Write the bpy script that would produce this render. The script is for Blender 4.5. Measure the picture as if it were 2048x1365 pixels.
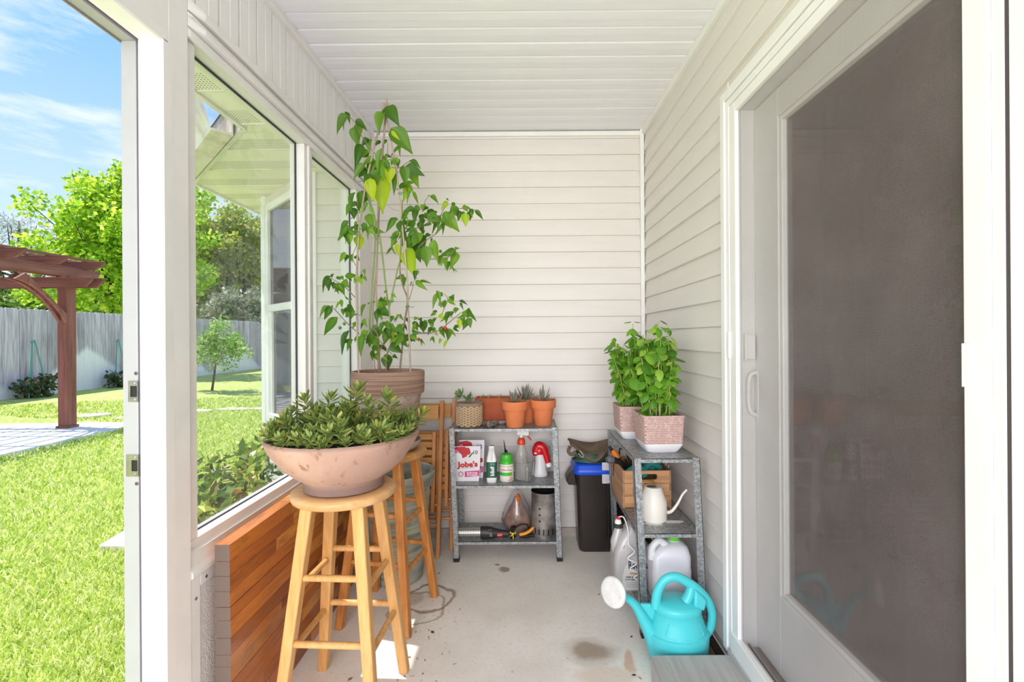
import bpy, bmesh, math, random
import numpy as np
from mathutils import Vector, Matrix, Euler

random.seed(7); np.random.seed(7)
for o in list(bpy.data.objects):
    bpy.data.objects.remove(o, do_unlink=True)
SC = bpy.context.scene
COL = SC.collection
PI = math.pi

# ------------------------------------------------------------------ camera
CAM_H = 1.248; FPX = 940.0; PPX = 1045.0; PPY = 674.0; ROLL = 0.0065
cd = bpy.data.cameras.new('camera'); cam = bpy.data.objects.new('camera', cd); COL.objects.link(cam)
cd.sensor_fit = 'HORIZONTAL'; cd.sensor_width = 36.0
cd.lens = FPX / 2048.0 * 36.0
cd.shift_x = -(PPX - 1024.0) / 2048.0
cd.shift_y = (PPY - 682.5) / 2048.0
cd.clip_start = 0.02; cd.clip_end = 400
cam.matrix_world = Matrix.Translation((0, 0, CAM_H)) @ Matrix.Rotation(PI / 2, 4, 'X') @ Matrix.Rotation(-ROLL, 4, 'Z')
SC.camera = cam

def srgb(r, g, b):
    def c(u):
        u /= 255.0
        return u / 12.92 if u <= 0.04045 else ((u + 0.055) / 1.055) ** 2.4
    return (c(r), c(g), c(b), 1.0)

# ------------------------------------------------------------------ exposure, sky, sun, fill lamps
vs = SC.view_settings
vs.view_transform = 'Standard'; vs.look = 'None'; vs.gamma = 1.0; vs.use_curve_mapping = False
vs.exposure = 0.54
W = bpy.data.worlds.new('sky'); SC.world = W; W.use_nodes = True
nt = W.node_tree; nt.nodes.clear()
_o = nt.nodes.new('ShaderNodeOutputWorld'); _b = nt.nodes.new('ShaderNodeBackground')
_tc = nt.nodes.new('ShaderNodeTexCoord'); _sx = nt.nodes.new('ShaderNodeSeparateXYZ')
nt.links.new(_tc.outputs['Generated'], _sx.inputs[0])
_r = nt.nodes.new('ShaderNodeValToRGB'); nt.links.new(_sx.outputs[2], _r.inputs[0])
cr = _r.color_ramp
cr.elements[0].position = 0.0; cr.elements[0].color = srgb(222, 236, 252)
cr.elements[1].position = 1.0; cr.elements[1].color = srgb(98, 160, 234)
e = cr.elements.new(0.18); e.color = srgb(194, 220, 250)
e = cr.elements.new(0.50); e.color = srgb(126, 184, 244)
_mp = nt.nodes.new('ShaderNodeMapping'); _mp.inputs['Scale'].default_value = (1.6, 1.6, 7.0)
_mp.inputs['Location'].default_value = (0.35, 0.1, 0.55)
nt.links.new(_tc.outputs['Generated'], _mp.inputs[0])
_n = nt.nodes.new('ShaderNodeTexNoise'); _n.inputs['Scale'].default_value = 2.2; _n.inputs['Detail'].default_value = 9; _n.inputs['Roughness'].default_value = 0.6
nt.links.new(_mp.outputs[0], _n.inputs['Vector'])
_cr = nt.nodes.new('ShaderNodeValToRGB'); nt.links.new(_n.outputs['Fac'], _cr.inputs[0])
_cr.color_ramp.elements[0].position = 0.47; _cr.color_ramp.elements[0].color = (0, 0, 0, 1)
_cr.color_ramp.elements[1].position = 0.68; _cr.color_ramp.elements[1].color = (0.85, 0.85, 0.85, 1)
_mx = nt.nodes.new('ShaderNodeMix'); _mx.data_type = 'RGBA'
nt.links.new(_cr.outputs[0], _mx.inputs[0]); nt.links.new(_r.outputs[0], _mx.inputs[6])
_mx.inputs[7].default_value = srgb(250, 250, 252)
nt.links.new(_mx.outputs[2], _b.inputs[0]); _b.inputs[1].default_value = 0.87
nt.links.new(_b.outputs[0], _o.inputs[0])

sd = bpy.data.lights.new('sun', 'SUN'); sd.energy = 4.4; sd.angle = math.radians(0.55); sd.color = (1.0, 0.97, 0.93)
sun = bpy.data.objects.new('sun', sd); COL.objects.link(sun)
SUN_DIR = Vector((0.95, -0.25, -2.3)).normalized()
sun.rotation_euler = SUN_DIR.to_track_quat('-Z', 'Y').to_euler(); sun.location = (-6, 3, 9)

# added fill lamp behind the camera, brightens the whole porch interior
ad = bpy.data.lights.new('rear_fill_lamp', 'AREA'); ad.shape = 'RECTANGLE'; ad.size = 2.6; ad.size_y = 1.8
ad.energy = 92; ad.color = (1.0, 0.96, 0.985)
al = bpy.data.objects.new('rear_fill_lamp', ad); COL.objects.link(al)
al.location = (-0.2, -3.2, 1.75); al.rotation_euler = (PI / 2 - 0.14, 0, 0)
# second added fill lamp, unseen at left, lifts right wall, floor and ceiling
ad2 = bpy.data.lights.new('side_fill_lamp', 'AREA'); ad2.shape = 'RECTANGLE'; ad2.size = 1.9; ad2.size_y = 2.0
ad2.energy = 27; ad2.color = (1.0, 0.965, 0.99)
al2 = bpy.data.objects.new('side_fill_lamp', ad2); COL.objects.link(al2)
al2.location = (-0.95, -1.5, 1.15); al2.rotation_euler = Vector((0.62, 0.78, 0.06)).to_track_quat('-Z', 'Z').to_euler()

# ------------------------------------------------------------------ helpers
def at(px, py, d):
    """pixel of the 2048x1365 photograph + depth along the room axis -> world point"""
    u = px - PPX; v = PPY - py
    X = u + ROLL * v; Z = v - ROLL * u
    return Vector((X * d / FPX, d, CAM_H + Z * d / FPX))

WL = {}
def wl(o):
    return WL.get(o.name, Vector((0, 0, 0))) if o else Vector((0, 0, 0))

def tag(o, label=None, cat=None, group=None, kind=None):
    if label: o['label'] = label
    if cat: o['category'] = cat
    if group: o['group'] = group
    if kind: o['kind'] = kind
    return o

def thing(name, label, cat, loc=(0, 0, 0), group=None, kind=None, rz=0):
    o = bpy.data.objects.new(name, None); COL.objects.link(o)
    o.empty_display_size = 0.05
    o.location = loc; o.rotation_euler = (0, 0, rz)
    WL[o.name] = Vector(loc)
    return tag(o, label, cat, group, kind)

def link(name, me, parent=None):
    o = bpy.data.objects.new(name, me); COL.objects.link(o)
    if parent:
        o.parent = parent; WL[o.name] = wl(parent)
    return o

class MB:
    def __init__(s): s.v = []; s.f = []
    def add(s, vs_, fs):
        k = len(s.v); s.v += [tuple(p) for p in vs_]; s.f += [tuple(i + k for i in f) for f in fs]; return s
    def box(s, x0, x1, y0, y1, z0, z1):
        return s.add([(x0,y0,z0),(x1,y0,z0),(x1,y1,z0),(x0,y1,z0),(x0,y0,z1),(x1,y0,z1),(x1,y1,z1),(x0,y1,z1)],
                     [(0,3,2,1),(4,5,6,7),(0,1,5,4),(1,2,6,5),(2,3,7,6),(3,0,4,7)])
    def beam(s, p0, p1, w, h, up=(0, 0, 1), w1=None, h1=None):
        p0 = Vector(p0); p1 = Vector(p1); t = (p1 - p0).normalized(); up = Vector(up)
        a = t.cross(up)
        if a.length < 1e-5: a = t.cross(Vector((0, 1, 0)))
        a.normalize(); b = a.cross(t).normalized()
        w1 = w if w1 is None else w1; h1 = h if h1 is None else h1
        vv = []
        for p, ww, hh in ((p0, w, h), (p1, w1, h1)):
            for sa, sb in ((-1, -1), (1, -1), (1, 1), (-1, 1)):
                vv.append(p + a * sa * ww / 2 + b * sb * hh / 2)
        return s.add(vv, [(0,3,2,1),(4,5,6,7),(0,1,5,4),(1,2,6,5),(2,3,7,6),(3,0,4,7)])
    def tube(s, pts, r, n=8, caps=True, flat=1.0):
        pts = [Vector(p) for p in pts]; m = len(pts)
        rs = r if isinstance(r, (list, tuple)) else [r] * m
        t0 = (pts[1] - pts[0]).normalized()
        ref = Vector((0, 0, 1)) if abs(t0.z) < 0.9 else Vector((1, 0, 0))
        a = t0.cross(ref).normalized()
        k = len(s.v)
        for i in range(m):
            t = (pts[min(i + 1, m - 1)] - pts[max(i - 1, 0)])
            t = t.normalized() if t.length > 1e-9 else t0
            a = (a - t * a.dot(t))
            a = a.normalized() if a.length > 1e-6 else t.orthogonal().normalized()
            b = t.cross(a)
            for j in range(n):
                q = 2 * PI * j / n
                s.v.append(tuple(pts[i] + (a * math.cos(q) + b * math.sin(q) * flat) * rs[i]))
        for i in range(m - 1):
            for j in range(n):
                j2 = (j + 1) % n
                s.f.append((k + i*n + j, k + i*n + j2, k + (i+1)*n + j2, k + (i+1)*n + j))
        if caps:
            s.f.append(tuple(k + j for j in range(n))[::-1]); s.f.append(tuple(k + (m-1)*n + j for j in range(n)))
        return s
    def lathe(s, prof, c=(0, 0, 0), n=40, sx=1.0, sy=1.0, closed=False):
        k = len(s.v); m = len(prof)
        for (r, z) in prof:
            for j in range(n):
                q = 2 * PI * j / n
                s.v.append((c[0] + r * math.cos(q) * sx, c[1] + r * math.sin(q) * sy, c[2] + z))
        for i in range(m - 1):
            for j in range(n):
                j2 = (j + 1) % n
                s.f.append((k + i*n + j, k + i*n + j2, k + (i+1)*n + j2, k + (i+1)*n + j))
        if closed:
            for j in range(n):
                j2 = (j + 1) % n
                s.f.append((k + (m-1)*n + j, k + (m-1)*n + j2, k + j2, k + j))
        else:
            s.f.append(tuple(k + j for j in range(n))[::-1]); s.f.append(tuple(k + (m-1)*n + j for j in range(n)))
        return s
    def loft(s, loops, cap=True):
        k = len(s.v); n = len(loops[0]); m = len(loops)
        for L in loops:
            for p in L: s.v.append(tuple(p))
        for i in range(m - 1):
            for j in range(n):
                j2 = (j + 1) % n
                s.f.append((k + i*n + j, k + i*n + j2, k + (i+1)*n + j2, k + (i+1)*n + j))
        if cap:
            s.f.append(tuple(k + j for j in range(n))[::-1]); s.f.append(tuple(k + (m-1)*n + j for j in range(n)))
        return s
    def prism(s, poly, axis, a0, a1):
        f = {'x': lambda p, a: (a, p[0], p[1]), 'y': lambda p, a: (p[0], a, p[1]), 'z': lambda p, a: (p[0], p[1], a)}[axis]
        return s.loft([[f(p, a0) for p in poly], [f(p, a1) for p in poly]])
    def ball(s, c, r, n=12, m=8, sx=1, sy=1, sz=1):
        prof = []
        k = len(s.v)
        for i in range(1, m):
            q = PI * i / m
            prof.append((math.sin(q) * r, -math.cos(q) * r * sz))
        return s.lathe(prof, c, n, sx, sy)
    def xf(s, Mx):
        s.v = [tuple(Mx @ Vector(p)) for p in s.v]; return s
    def mesh(s, name, mat=None, smooth=None, recalc=True):
        me = bpy.data.meshes.new(name); me.from_pydata(s.v, [], s.f)
        if recalc:
            bm = bmesh.new(); bm.from_mesh(me); bmesh.ops.recalc_face_normals(bm, faces=bm.faces); bm.to_mesh(me); bm.free()
        if smooth:
            me.polygons.foreach_set('use_smooth', [True] * len(me.polygons))
            try: me.set_sharp_from_angle(angle=math.radians(smooth))
            except Exception: pass
        if mat:
            for q in (mat if isinstance(mat, (list, tuple)) else [mat]): me.materials.append(q)
        me.update(); return me
    def build(s, name, mat, parent=None, smooth=None, bevel=0, local=False):
        if parent and not local:
            L = wl(parent); s.v = [(p[0]-L.x, p[1]-L.y, p[2]-L.z) for p in s.v]
        o = link(name, s.mesh(name, mat, smooth), parent)
        if bevel:
            b = o.modifiers.new('bevel', 'BEVEL'); b.width = bevel; b.segments = 2; b.limit_method = 'ANGLE'; b.angle_limit = math.radians(40)
        return o
    def solo(s, name, mat, label, cat, smooth=None, bevel=0, group=None, kind=None, origin=None):
        """a one-mesh top-level thing; origin at its base centre"""
        a = np.array(s.v)
        c = Vector(((a[:,0].min()+a[:,0].max())/2, (a[:,1].min()+a[:,1].max())/2, a[:,2].min())) if origin is None else Vector(origin)
        s.v = [(p[0]-c.x, p[1]-c.y, p[2]-c.z) for p in s.v]
        o = s.build(name, mat, None, smooth, bevel); o.location = c; WL[o.name] = c
        return tag(o, label, cat, group, kind)

def rrect(cx, cy, z, hx, hy, r, n=4, rz=0.0):
    r = min(r, hx * 0.999, hy * 0.999); P = []
    for (sx, sy, a0) in ((1, 1, 0), (-1, 1, 90), (-1, -1, 180), (1, -1, 270)):
        for i in range(n + 1):
            q = math.radians(a0 + 90.0 * i / n)
            x = sx * (hx - r) + r * math.cos(q); y = sy * (hy - r) + r * math.sin(q)
            P.append((cx + x * math.cos(rz) - y * math.sin(rz), cy + x * math.sin(rz) + y * math.cos(rz), z))
    return P

def smooth_path(pts, k=6):
    """Catmull-Rom through points"""
    P = [Vector(p) for p in pts]; out = []
    for i in range(len(P) - 1):
        p0 = P[max(i-1, 0)]; p1 = P[i]; p2 = P[i+1]; p3 = P[min(i+2, len(P)-1)]
        for j in range(k):
            t = j / k
            out.append(0.5 * ((2*p1) + (p2-p0)*t + (2*p0-5*p1+4*p2-p3)*t*t + (3*p1-p0-3*p2+p3)*t**3))
    out.append(P[-1]); return out
def lerp_list(a, n):
    return [float(np.interp(i/(n-1), np.linspace(0, 1, len(a)), a)) for i in range(n)]

def copy_tree(o, parent=None):
    c = o.copy(); COL.objects.link(c)
    if parent: c.parent = parent
    WL[c.name] = wl(o)
    for ch in list(o.children): copy_tree(ch, c)
    return c

# ------------------------------------------------------------------ materials
MATS = {}
class NB:
    def __init__(s, name):
        s.m = bpy.data.materials.new(name); s.m.use_nodes = True; s.t = s.m.node_tree
        s.t.nodes.clear(); s.out = s.t.nodes.new('ShaderNodeOutputMaterial')
    def n(s, typ, **kw):
        x = s.t.nodes.new('ShaderNode' + typ)
        for k, v in kw.items(): setattr(x, k, v)
        return x
    def set(s, sock, v):
        if isinstance(v, bpy.types.NodeSocket): s.t.links.new(v, sock)
        elif v is not None: sock.default_value = v
    def math(s, op, a, b=None, c=None, clamp=False):
        x = s.n('Math', operation=op); x.use_clamp = clamp
        s.set(x.inputs[0], a)
        if b is not None: s.set(x.inputs[1], b)
        if c is not None: s.set(x.inputs[2], c)
        return x.outputs[0]
    def mix(s, f, a, b, blend='MIX'):
        x = s.n('Mix', data_type='RGBA', blend_type=blend)
        s.set(x.inputs[0], f); s.set(x.inputs[6], a); s.set(x.inputs[7], b); return x.outputs[2]
    def coord(s, kind='Object', scale=(1, 1, 1), loc=(0, 0, 0), rnd=False, rot=(0, 0, 0)):
        t = s.n('TexCoord').outputs[kind]
        if rnd:
            oi = s.n('ObjectInfo').outputs['Random']
            v = s.n('VectorMath', operation='ADD'); s.set(v.inputs[0], t)
            sc = s.math('MULTIPLY', oi, 37.0); s.set(v.inputs[1], sc); t = v.outputs[0]
        m = s.n('Mapping'); m.inputs['Scale'].default_value = scale; m.inputs['Location'].default_value = loc; m.inputs['Rotation'].default_value = rot
        s.set(m.inputs[0], t); return m.outputs[0]
    def noise(s, vec, scale, detail=4, rough=0.55, out='Fac'):
        x = s.n('TexNoise'); x.inputs['Scale'].default_value = scale; x.inputs['Detail'].default_value = detail; x.inputs['Roughness'].default_value = rough
        s.set(x.inputs['Vector'], vec); return x.outputs[out]
    def ramp(s, f, stops):
        x = s.n('ValToRGB'); s.set(x.inputs[0], f); c = x.color_ramp
        c.elements[0].position = stops[0][0]; c.elements[0].color = stops[0][1]
        c.elements[1].position = stops[-1][0]; c.elements[1].color = stops[-1][1]
        for p, q in stops[1:-1]:
            e = c.elements.new(p); e.color = q
        return x.outputs[0]
    def sstep(s, v, a, b):
        x = s.n('MapRange', interpolation_type='SMOOTHSTEP'); s.set(x.inputs[0], v)
        x.inputs[1].default_value = a; x.inputs[2].default_value = b; x.inputs[3].default_value = 0; x.inputs[4].default_value = 1
        return x.outputs[0]
    def bump(s, h, strength=0.2, dist=0.01):
        x = s.n('Bump'); x.inputs['Strength'].default_value = strength; x.inputs['Distance'].default_value = dist
        s.set(x.inputs['Height'], h); return x.outputs[0]
    def princ(s, col, rough=0.5, metal=0.0, spec=0.5, normal=None, coat=0.0, **kw):
        p = s.n('BsdfPrincipled'); s.set(p.inputs['Base Color'], col); s.set(p.inputs['Roughness'], rough)
        s.set(p.inputs['Metallic'], metal); s.set(p.inputs['Specular IOR Level'], spec)
        if normal is not None: s.set(p.inputs['Normal'], normal)
        if coat: p.inputs['Coat Weight'].default_value = coat; p.inputs['Coat Roughness'].default_value = 0.15
        for k, v in kw.items(): s.set(p.inputs[k], v)
        return p.outputs[0]
    def done(s, sh):
        s.t.links.new(sh, s.out.inputs[0]); return s.m

def grey(a, k):
    return (a[0]*k, a[1]*k, a[2]*k, 1)

def M(name, col, rough=0.5, metal=0.0, var=0.12, vscale=6.0, bump=0.0, bscale=80.0, spec=0.5, coat=0.0, col2=None, stretch=(1,1,1), rnd=False, detail=5, lo=0.35, hi=0.68):
    if name in MATS: return MATS[name]
    b = NB(name); v = b.coord('Object', stretch, rnd=rnd)
    c2 = col2 or grey(col, 1 - var)
    f = b.sstep(b.noise(v, vscale, detail), lo, hi)
    c = b.mix(f, col, c2)
    nm = b.bump(b.noise(v, bscale, 3), bump, 0.004) if bump else None
    MATS[name] = b.done(b.princ(c, rough, metal, spec, nm, coat)); return MATS[name]

def wood(name, a, bcol, axis=2, rough=0.4, scale=1.0, coat=0.1, rv=0.0, worn=None, spec=0.4):
    """streaky wood, grain along axis"""
    if name in MATS: return MATS[name]
    b = NB(name); st = [22*scale]*3; st[axis] = 1.6*scale
    v = b.coord('Object', tuple(st), rnd=True)
    f = b.sstep(b.noise(v, 1.6, 7, 0.65), 0.3, 0.72)
    c = b.mix(f, a, bcol)
    st2 = [90*scale]*3; st2[axis] = 4*scale
    g = b.noise(b.coord('Object', tuple(st2), rnd=True), 1.2, 4, 0.6)
    c = b.mix(b.math('MULTIPLY', b.sstep(g, 0.5, 0.75), 0.35), c, grey(bcol, 0.55))
    if worn:
        c = b.mix(b.math('MULTIPLY', b.sstep(b.noise(b.coord('Object'), 9, 5), 0.5, 0.7), 0.6), c, worn)
    if rv:
        r = b.n('ObjectInfo').outputs['Random']
        k = b.math('ADD', b.math('MULTIPLY', r, rv), 1 - rv/2)
        h = b.n('HueSaturation'); b.set(h.inputs['Color'], c); b.set(h.inputs['Value'], k); c = h.outputs[0]
    MATS[name] = b.done(b.princ(c, rough, 0, spec, b.bump(g, 0.12, 0.002), coat)); return MATS[name]

def leafmat(name, stops, trans=0.35, rough=0.45, per='island', tcol=None):
    if name in MATS: return MATS[name]
    b = NB(name)
    r = b.n('NewGeometry').outputs['Random Per Island'] if per == 'island' else b.n('ObjectInfo').outputs['Random']
    c = b.ramp(r, stops)
    nz = b.noise(b.coord('Object'), 25, 2)
    c = b.mix(b.math('MULTIPLY', nz, 0.25), c, grey(stops[0][1], 0.7))
    p = b.princ(c, rough, 0, 0.35)
    t = b.n('BsdfTranslucent'); hs = b.n('HueSaturation'); b.set(hs.inputs['Color'], c); hs.inputs['Value'].default_value = 1.5; hs.inputs['Hue'].default_value = 0.485
    b.set(t.inputs[0], hs.outputs[0])
    mx = b.n('MixShader'); mx.inputs[0].default_value = trans; b.t.links.new(p, mx.inputs[1]); b.t.links.new(t.outputs[0], mx.inputs[2])
    MATS[name] = b.done(mx.outputs[0]); return MATS[name]

def glassmat(name, tint=(1, 1, 1, 1), haze=0.03, hazecol=(0.8, 0.85, 0.85, 1), refl=1.0, rough=0.0):
    """thin sheet: clear, Fresnel reflection, a little dust"""
    b = NB(name)
    tr = b.n('BsdfTransparent'); tr.inputs[0].default_value = tint
    gl = b.n('BsdfGlossy'); gl.inputs['Roughness'].default_value = rough
    lwt = b.n('LayerWeight'); lwt.inputs[0].default_value = 0.5
    fre = b.math('ADD', 0.03, b.math('MULTIPLY', b.math('POWER', lwt.outputs['Facing'], 5.0), 0.9))
    m1 = b.n('MixShader'); b.set(m1.inputs[0], b.math('MULTIPLY', fre, refl, clamp=True)); b.t.links.new(tr.outputs[0], m1.inputs[1]); b.t.links.new(gl.outputs[0], m1.inputs[2])
    df = b.n('BsdfDiffuse'); df.inputs[0].default_value = hazecol
    m2 = b.n('MixShader'); b.set(m2.inputs[0], b.math('MULTIPLY', b.noise(b.coord('Object'), 3, 5), haze * 2))
    b.t.links.new(m1.outputs[0], m2.inputs[1]); b.t.links.new(df.outputs[0], m2.inputs[2])
    MATS[name] = b.done(m2.outputs[0]); return MATS[name]

def flat(name, col, rough=0.5, metal=0, spec=0.5, coat=0):
    return M(name, col, rough, metal, var=0.05, vscale=12, spec=spec, coat=coat)

def text(body, size, mat, parent, M4, extrude=0.0004, bold=0.0, squash=1.0, name='lettering'):
    """flat lettering; M4 places it: local x right, y up, z out"""
    c = bpy.data.curves.new(name, 'FONT'); c.body = body; c.size = size; c.extrude = extrude; c.offset = bold
    c.align_x = 'CENTER'; c.align_y = 'CENTER'; c.resolution_u = 2
    t = bpy.data.objects.new('tmp_text', c); COL.objects.link(t)
    dg = bpy.context.evaluated_depsgraph_get(); dg.update()
    me = bpy.data.meshes.new_from_object(t.evaluated_get(dg)); me.name = name
    bpy.data.objects.remove(t, do_unlink=True); bpy.data.curves.remove(c)
    me.materials.clear(); me.materials.append(mat)
    me.transform(Matrix.Diagonal((squash, 1, 1, 1)))
    me.transform(M4)
    L = wl(parent); me.transform(Matrix.Translation(-L))
    return link(name, me, parent)
def print_lines(mat, parent, x0, x1, y, z, h, n, gap, seed=1):
    """rows of print too small to read, as little dashes on a face that looks to -y"""
    r = random.Random(seed); m = MB()
    for k in range(n):
        x = x0; zz = z - k*gap
        while x < x1 - h:
            w = min(r.uniform(1.5, 5)*h, x1 - x); m.box(x, x+w, y-0.0003, y, zz-h/2, zz+h/2); x += w + h*0.8
    return m.build('fine_print', mat, parent)
def facing(p, rz=0.0, roll=0.0, tilt=0.0):
    """frame for lettering on a face that looks to -y"""
    return Matrix.Translation(p) @ Matrix.Rotation(rz, 4, 'Z') @ Matrix.Rotation(PI/2 + tilt, 4, 'X') @ Matrix.Rotation(roll, 4, 'Z')

# ------------------------------------------------------------------ shared materials
VINYL = M('cream vinyl siding', srgb(226, 220, 214), 0.45, var=0.05, vscale=1.5, stretch=(1, 1, 6), bump=0.05, bscale=160)
WHITE = M('white vinyl trim', srgb(238, 236, 233), 0.4, var=0.05, vscale=4)
CEILM = M('white soffit vinyl', srgb(244, 242, 248), 0.45, var=0.045, vscale=2.2, stretch=(1, 8, 1))
PANELM = M('white wall panel', srgb(238, 236, 235), 0.42, var=0.05, vscale=2, stretch=(1, 8, 1))
ALUM = M('white painted aluminium', srgb(236, 233, 230), 0.35, var=0.06, vscale=7)
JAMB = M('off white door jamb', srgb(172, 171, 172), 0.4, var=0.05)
GREYVINYL = M('shaded vinyl door', srgb(232, 231, 228), 0.4, var=0.05)
DARK = flat('dark gasket', srgb(52, 46, 60), 0.6)
BLACK = flat('black rubber', srgb(24, 22, 22), 0.6)
STEEL = M('brushed satin nickel', srgb(176, 170, 158), 0.32, 1.0, var=0.2, vscale=40)
def galv():
    b = NB('galvanised sheet'); v = b.coord('Object')
    vo = b.n('TexVoronoi'); vo.inputs['Scale'].default_value = 130; b.set(vo.inputs['Vector'], v)
    f = b.n('SeparateColor'); b.t.links.new(vo.outputs['Color'], f.inputs[0])
    c = b.ramp(f.outputs[0], [(0.0, srgb(128, 132, 134)), (1.0, srgb(182, 184, 184))])
    c = b.mix(b.math('MULTIPLY', b.sstep(b.noise(v, 7, 5), 0.5, 0.75), 0.5), c, srgb(132, 132, 128))
    return b.done(b.princ(c, 0.48, 0.55, 0.5, b.bump(f.outputs[1], 0.05, 0.001)))
GALV = galv()
def textured_white():
    b = NB('pebbled white panel'); v = b.coord('Object')
    n = b.noise(v, 220, 2)
    return b.done(b.princ(srgb(232, 229, 225), 0.5, 0, 0.4, b.bump(n, 0.9, 0.004)))
PEBBLE = textured_white()
WINGLASS = glassmat('window glass', (0.975, 0.985, 0.98, 1), 0.03)

# ------------------------------------------------------------------ floor
def floor_material():
    b = NB('stained concrete'); v = b.coord('Object')
    base = b.mix(b.sstep(b.noise(v, 2.2, 6), 0.35, 0.68), srgb(240, 234, 227), srgb(226, 218, 209))
    base = b.mix(b.math('MULTIPLY', b.sstep(b.noise(v, 60, 4), 0.52, 0.72), 0.35), base, srgb(204, 195, 185))
    # wobbly coordinates for water marks
    nz = b.noise(v, 7, 4, out='Color')
    w = b.n('VectorMath', operation='MULTIPLY_ADD'); b.set(w.inputs[0], nz); w.inputs[1].default_value = (0.09, 0.09, 0); b.set(w.inputs[2], v)
    sx = b.n('SeparateXYZ'); b.set(sx.inputs[0], w.outputs[0])
    def dist(cx, cy, ax=1.0, ay=1.0):
        dx = b.math('MULTIPLY', b.math('SUBTRACT', sx.outputs[0], cx + 0.045), 1/ax); dy = b.math('MULTIPLY', b.math('SUBTRACT', sx.outputs[1], cy + 0.045), 1/ay)
        return b.math('SQRT', b.math('ADD', b.math('MULTIPLY', dx, dx), b.math('MULTIPLY', dy, dy)))
    c = base
    def blob(c, cx, cy, r, col, k, ax=1.0, ay=1.0):
        f = b.math('MULTIPLY', b.sstep(dist(cx, cy, ax, ay), r, r*0.55), k); return b.mix(f, c, col)
    def ring(c, cx, cy, r, wd, col, k, ax=1.0, ay=1.0):
        q = b.math('ABSOLUTE', b.math('SUBTRACT', dist(cx, cy, ax, ay), r))
        f = b.math('MULTIPLY', b.sstep(q, wd, wd*0.2), k); return b.mix(f, c, col)
    c = blob(c, 0.262, 1.86, 0.075, srgb(142, 118, 96), 0.75, 1.2, 0.8)
    c = blob(c, 0.262, 1.86, 0.11, srgb(176, 160, 142), 0.4, 1.2, 1.0)
    c = blob(c, 0.405, 1.80, 0.045, srgb(208, 150, 96), 0.6, 0.7, 1.6)
    c = blob(c, 0.30, 1.72, 0.09, srgb(206, 170, 130), 0.35, 1.6, 0.8)
    c = blob(c, -0.118, 2.53, 0.034, srgb(142, 122, 104), 0.8)
    c = blob(c, -0.145, 2.575, 0.014, srgb(176, 120, 84), 0.8)
    c = ring(c, -0.455, 2.255, 0.115, 0.014, srgb(138, 112, 84), 0.75)
    c = ring(c, -0.50, 2.17, 0.13, 0.010, srgb(150, 126, 100), 0.6)
    c = blob(c, -0.54, 2.25, 0.07, srgb(168, 146, 118), 0.5)
    return b.done(b.princ(c, 0.75, 0, 0.3, b.bump(b.noise(v, 90, 4), 0.12, 0.004)))
fl = MB().box(-1.05, 0.80, -1.9, 2.97, -0.14, 0.0).build('floor', floor_material())
tag(fl, 'stained concrete porch floor slab', 'floor', kind='structure')

# ------------------------------------------------------------------ lap siding
COURSE = 0.1016
def course_profile(h=COURSE, t=0.015):
    return [(0.0, 0.0), (-t, 0.002), (-t-0.0012, 0.006), (-t, 0.012), (-t*0.75, h*0.5), (-t*0.22, h), (0.0, h)]
def siding(parent, axis, a0, a1, base, zs, mat=VINYL, sign=1, name='siding_board'):
    """courses along x (face to -y) or along y (face to -x); shared mesh, one object per course"""
    L = wl(parent); mes = []
    for th in (0.0145, 0.0105):            # double-four panels: every other lap is a shallower fold
        P = course_profile(COURSE, th); mb = MB()
        if axis == 'x': mb.prism([(base + p[0], p[1]) for p in P], 'x', a0, a1)
        else: mb.prism([(base + p[0]*sign, p[1]) for p in P], 'y', a0, a1)
        mb.v = [(p[0]-L.x, p[1]-L.y, p[2]-L.z) for p in mb.v]
        mes.append(mb.mesh(name, mat))
    for i, z in enumerate(zs):
        o = link(name, mes[int(round(z/COURSE)) % 2], parent); o.location.z = z
YB = 2.956
wb = MB().box(-1.36, 0.90, YB, YB+0.12, 0.02, 2.62).build('wall_back', VINYL); tag(wb, 'cream lap siding wall at the end of the porch', 'wall', kind='structure')
Z0 = 0.051
siding(wb, 'x', -1.29, 0.776, YB, [Z0 + i*COURSE for i in range(25)])
cb = MB().box(-1.05, 0.80, YB-0.022, YB, 0.0, 0.052).build('baseboard_back', M('concrete curb', srgb(188, 178, 168), 0.8, var=0.2, bump=0.2)); tag(cb, 'concrete curb under the end wall siding', 'curb', kind='structure')

XR = 0.776
wr = MB()
wr.box(XR, XR+0.14, 1.76, YB+0.12, 0.02, 2.62); wr.box(XR, XR+0.14, -1.9, 1.76, 2.14, 2.62); wr.box(XR, XR+0.14, -1.9, -0.20, 0.02, 2.14)
wr = wr.build('wall_right', VINYL); tag(wr, 'cream lap siding house wall beside the sliding door', 'wall', kind='structure')
siding(wr, 'y', 1.757, YB, XR, [0.062 + i*COURSE for i in range(21)], name='siding_board')
siding(wr, 'y', -1.9, YB, XR, [0.062 + i*COURSE for i in range(21, 25)], name='siding_board')
siding(wr, 'y', -1.9, -0.20, XR, [0.062 + i*COURSE for i in range(0, 21)], name='siding_board')
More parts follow.
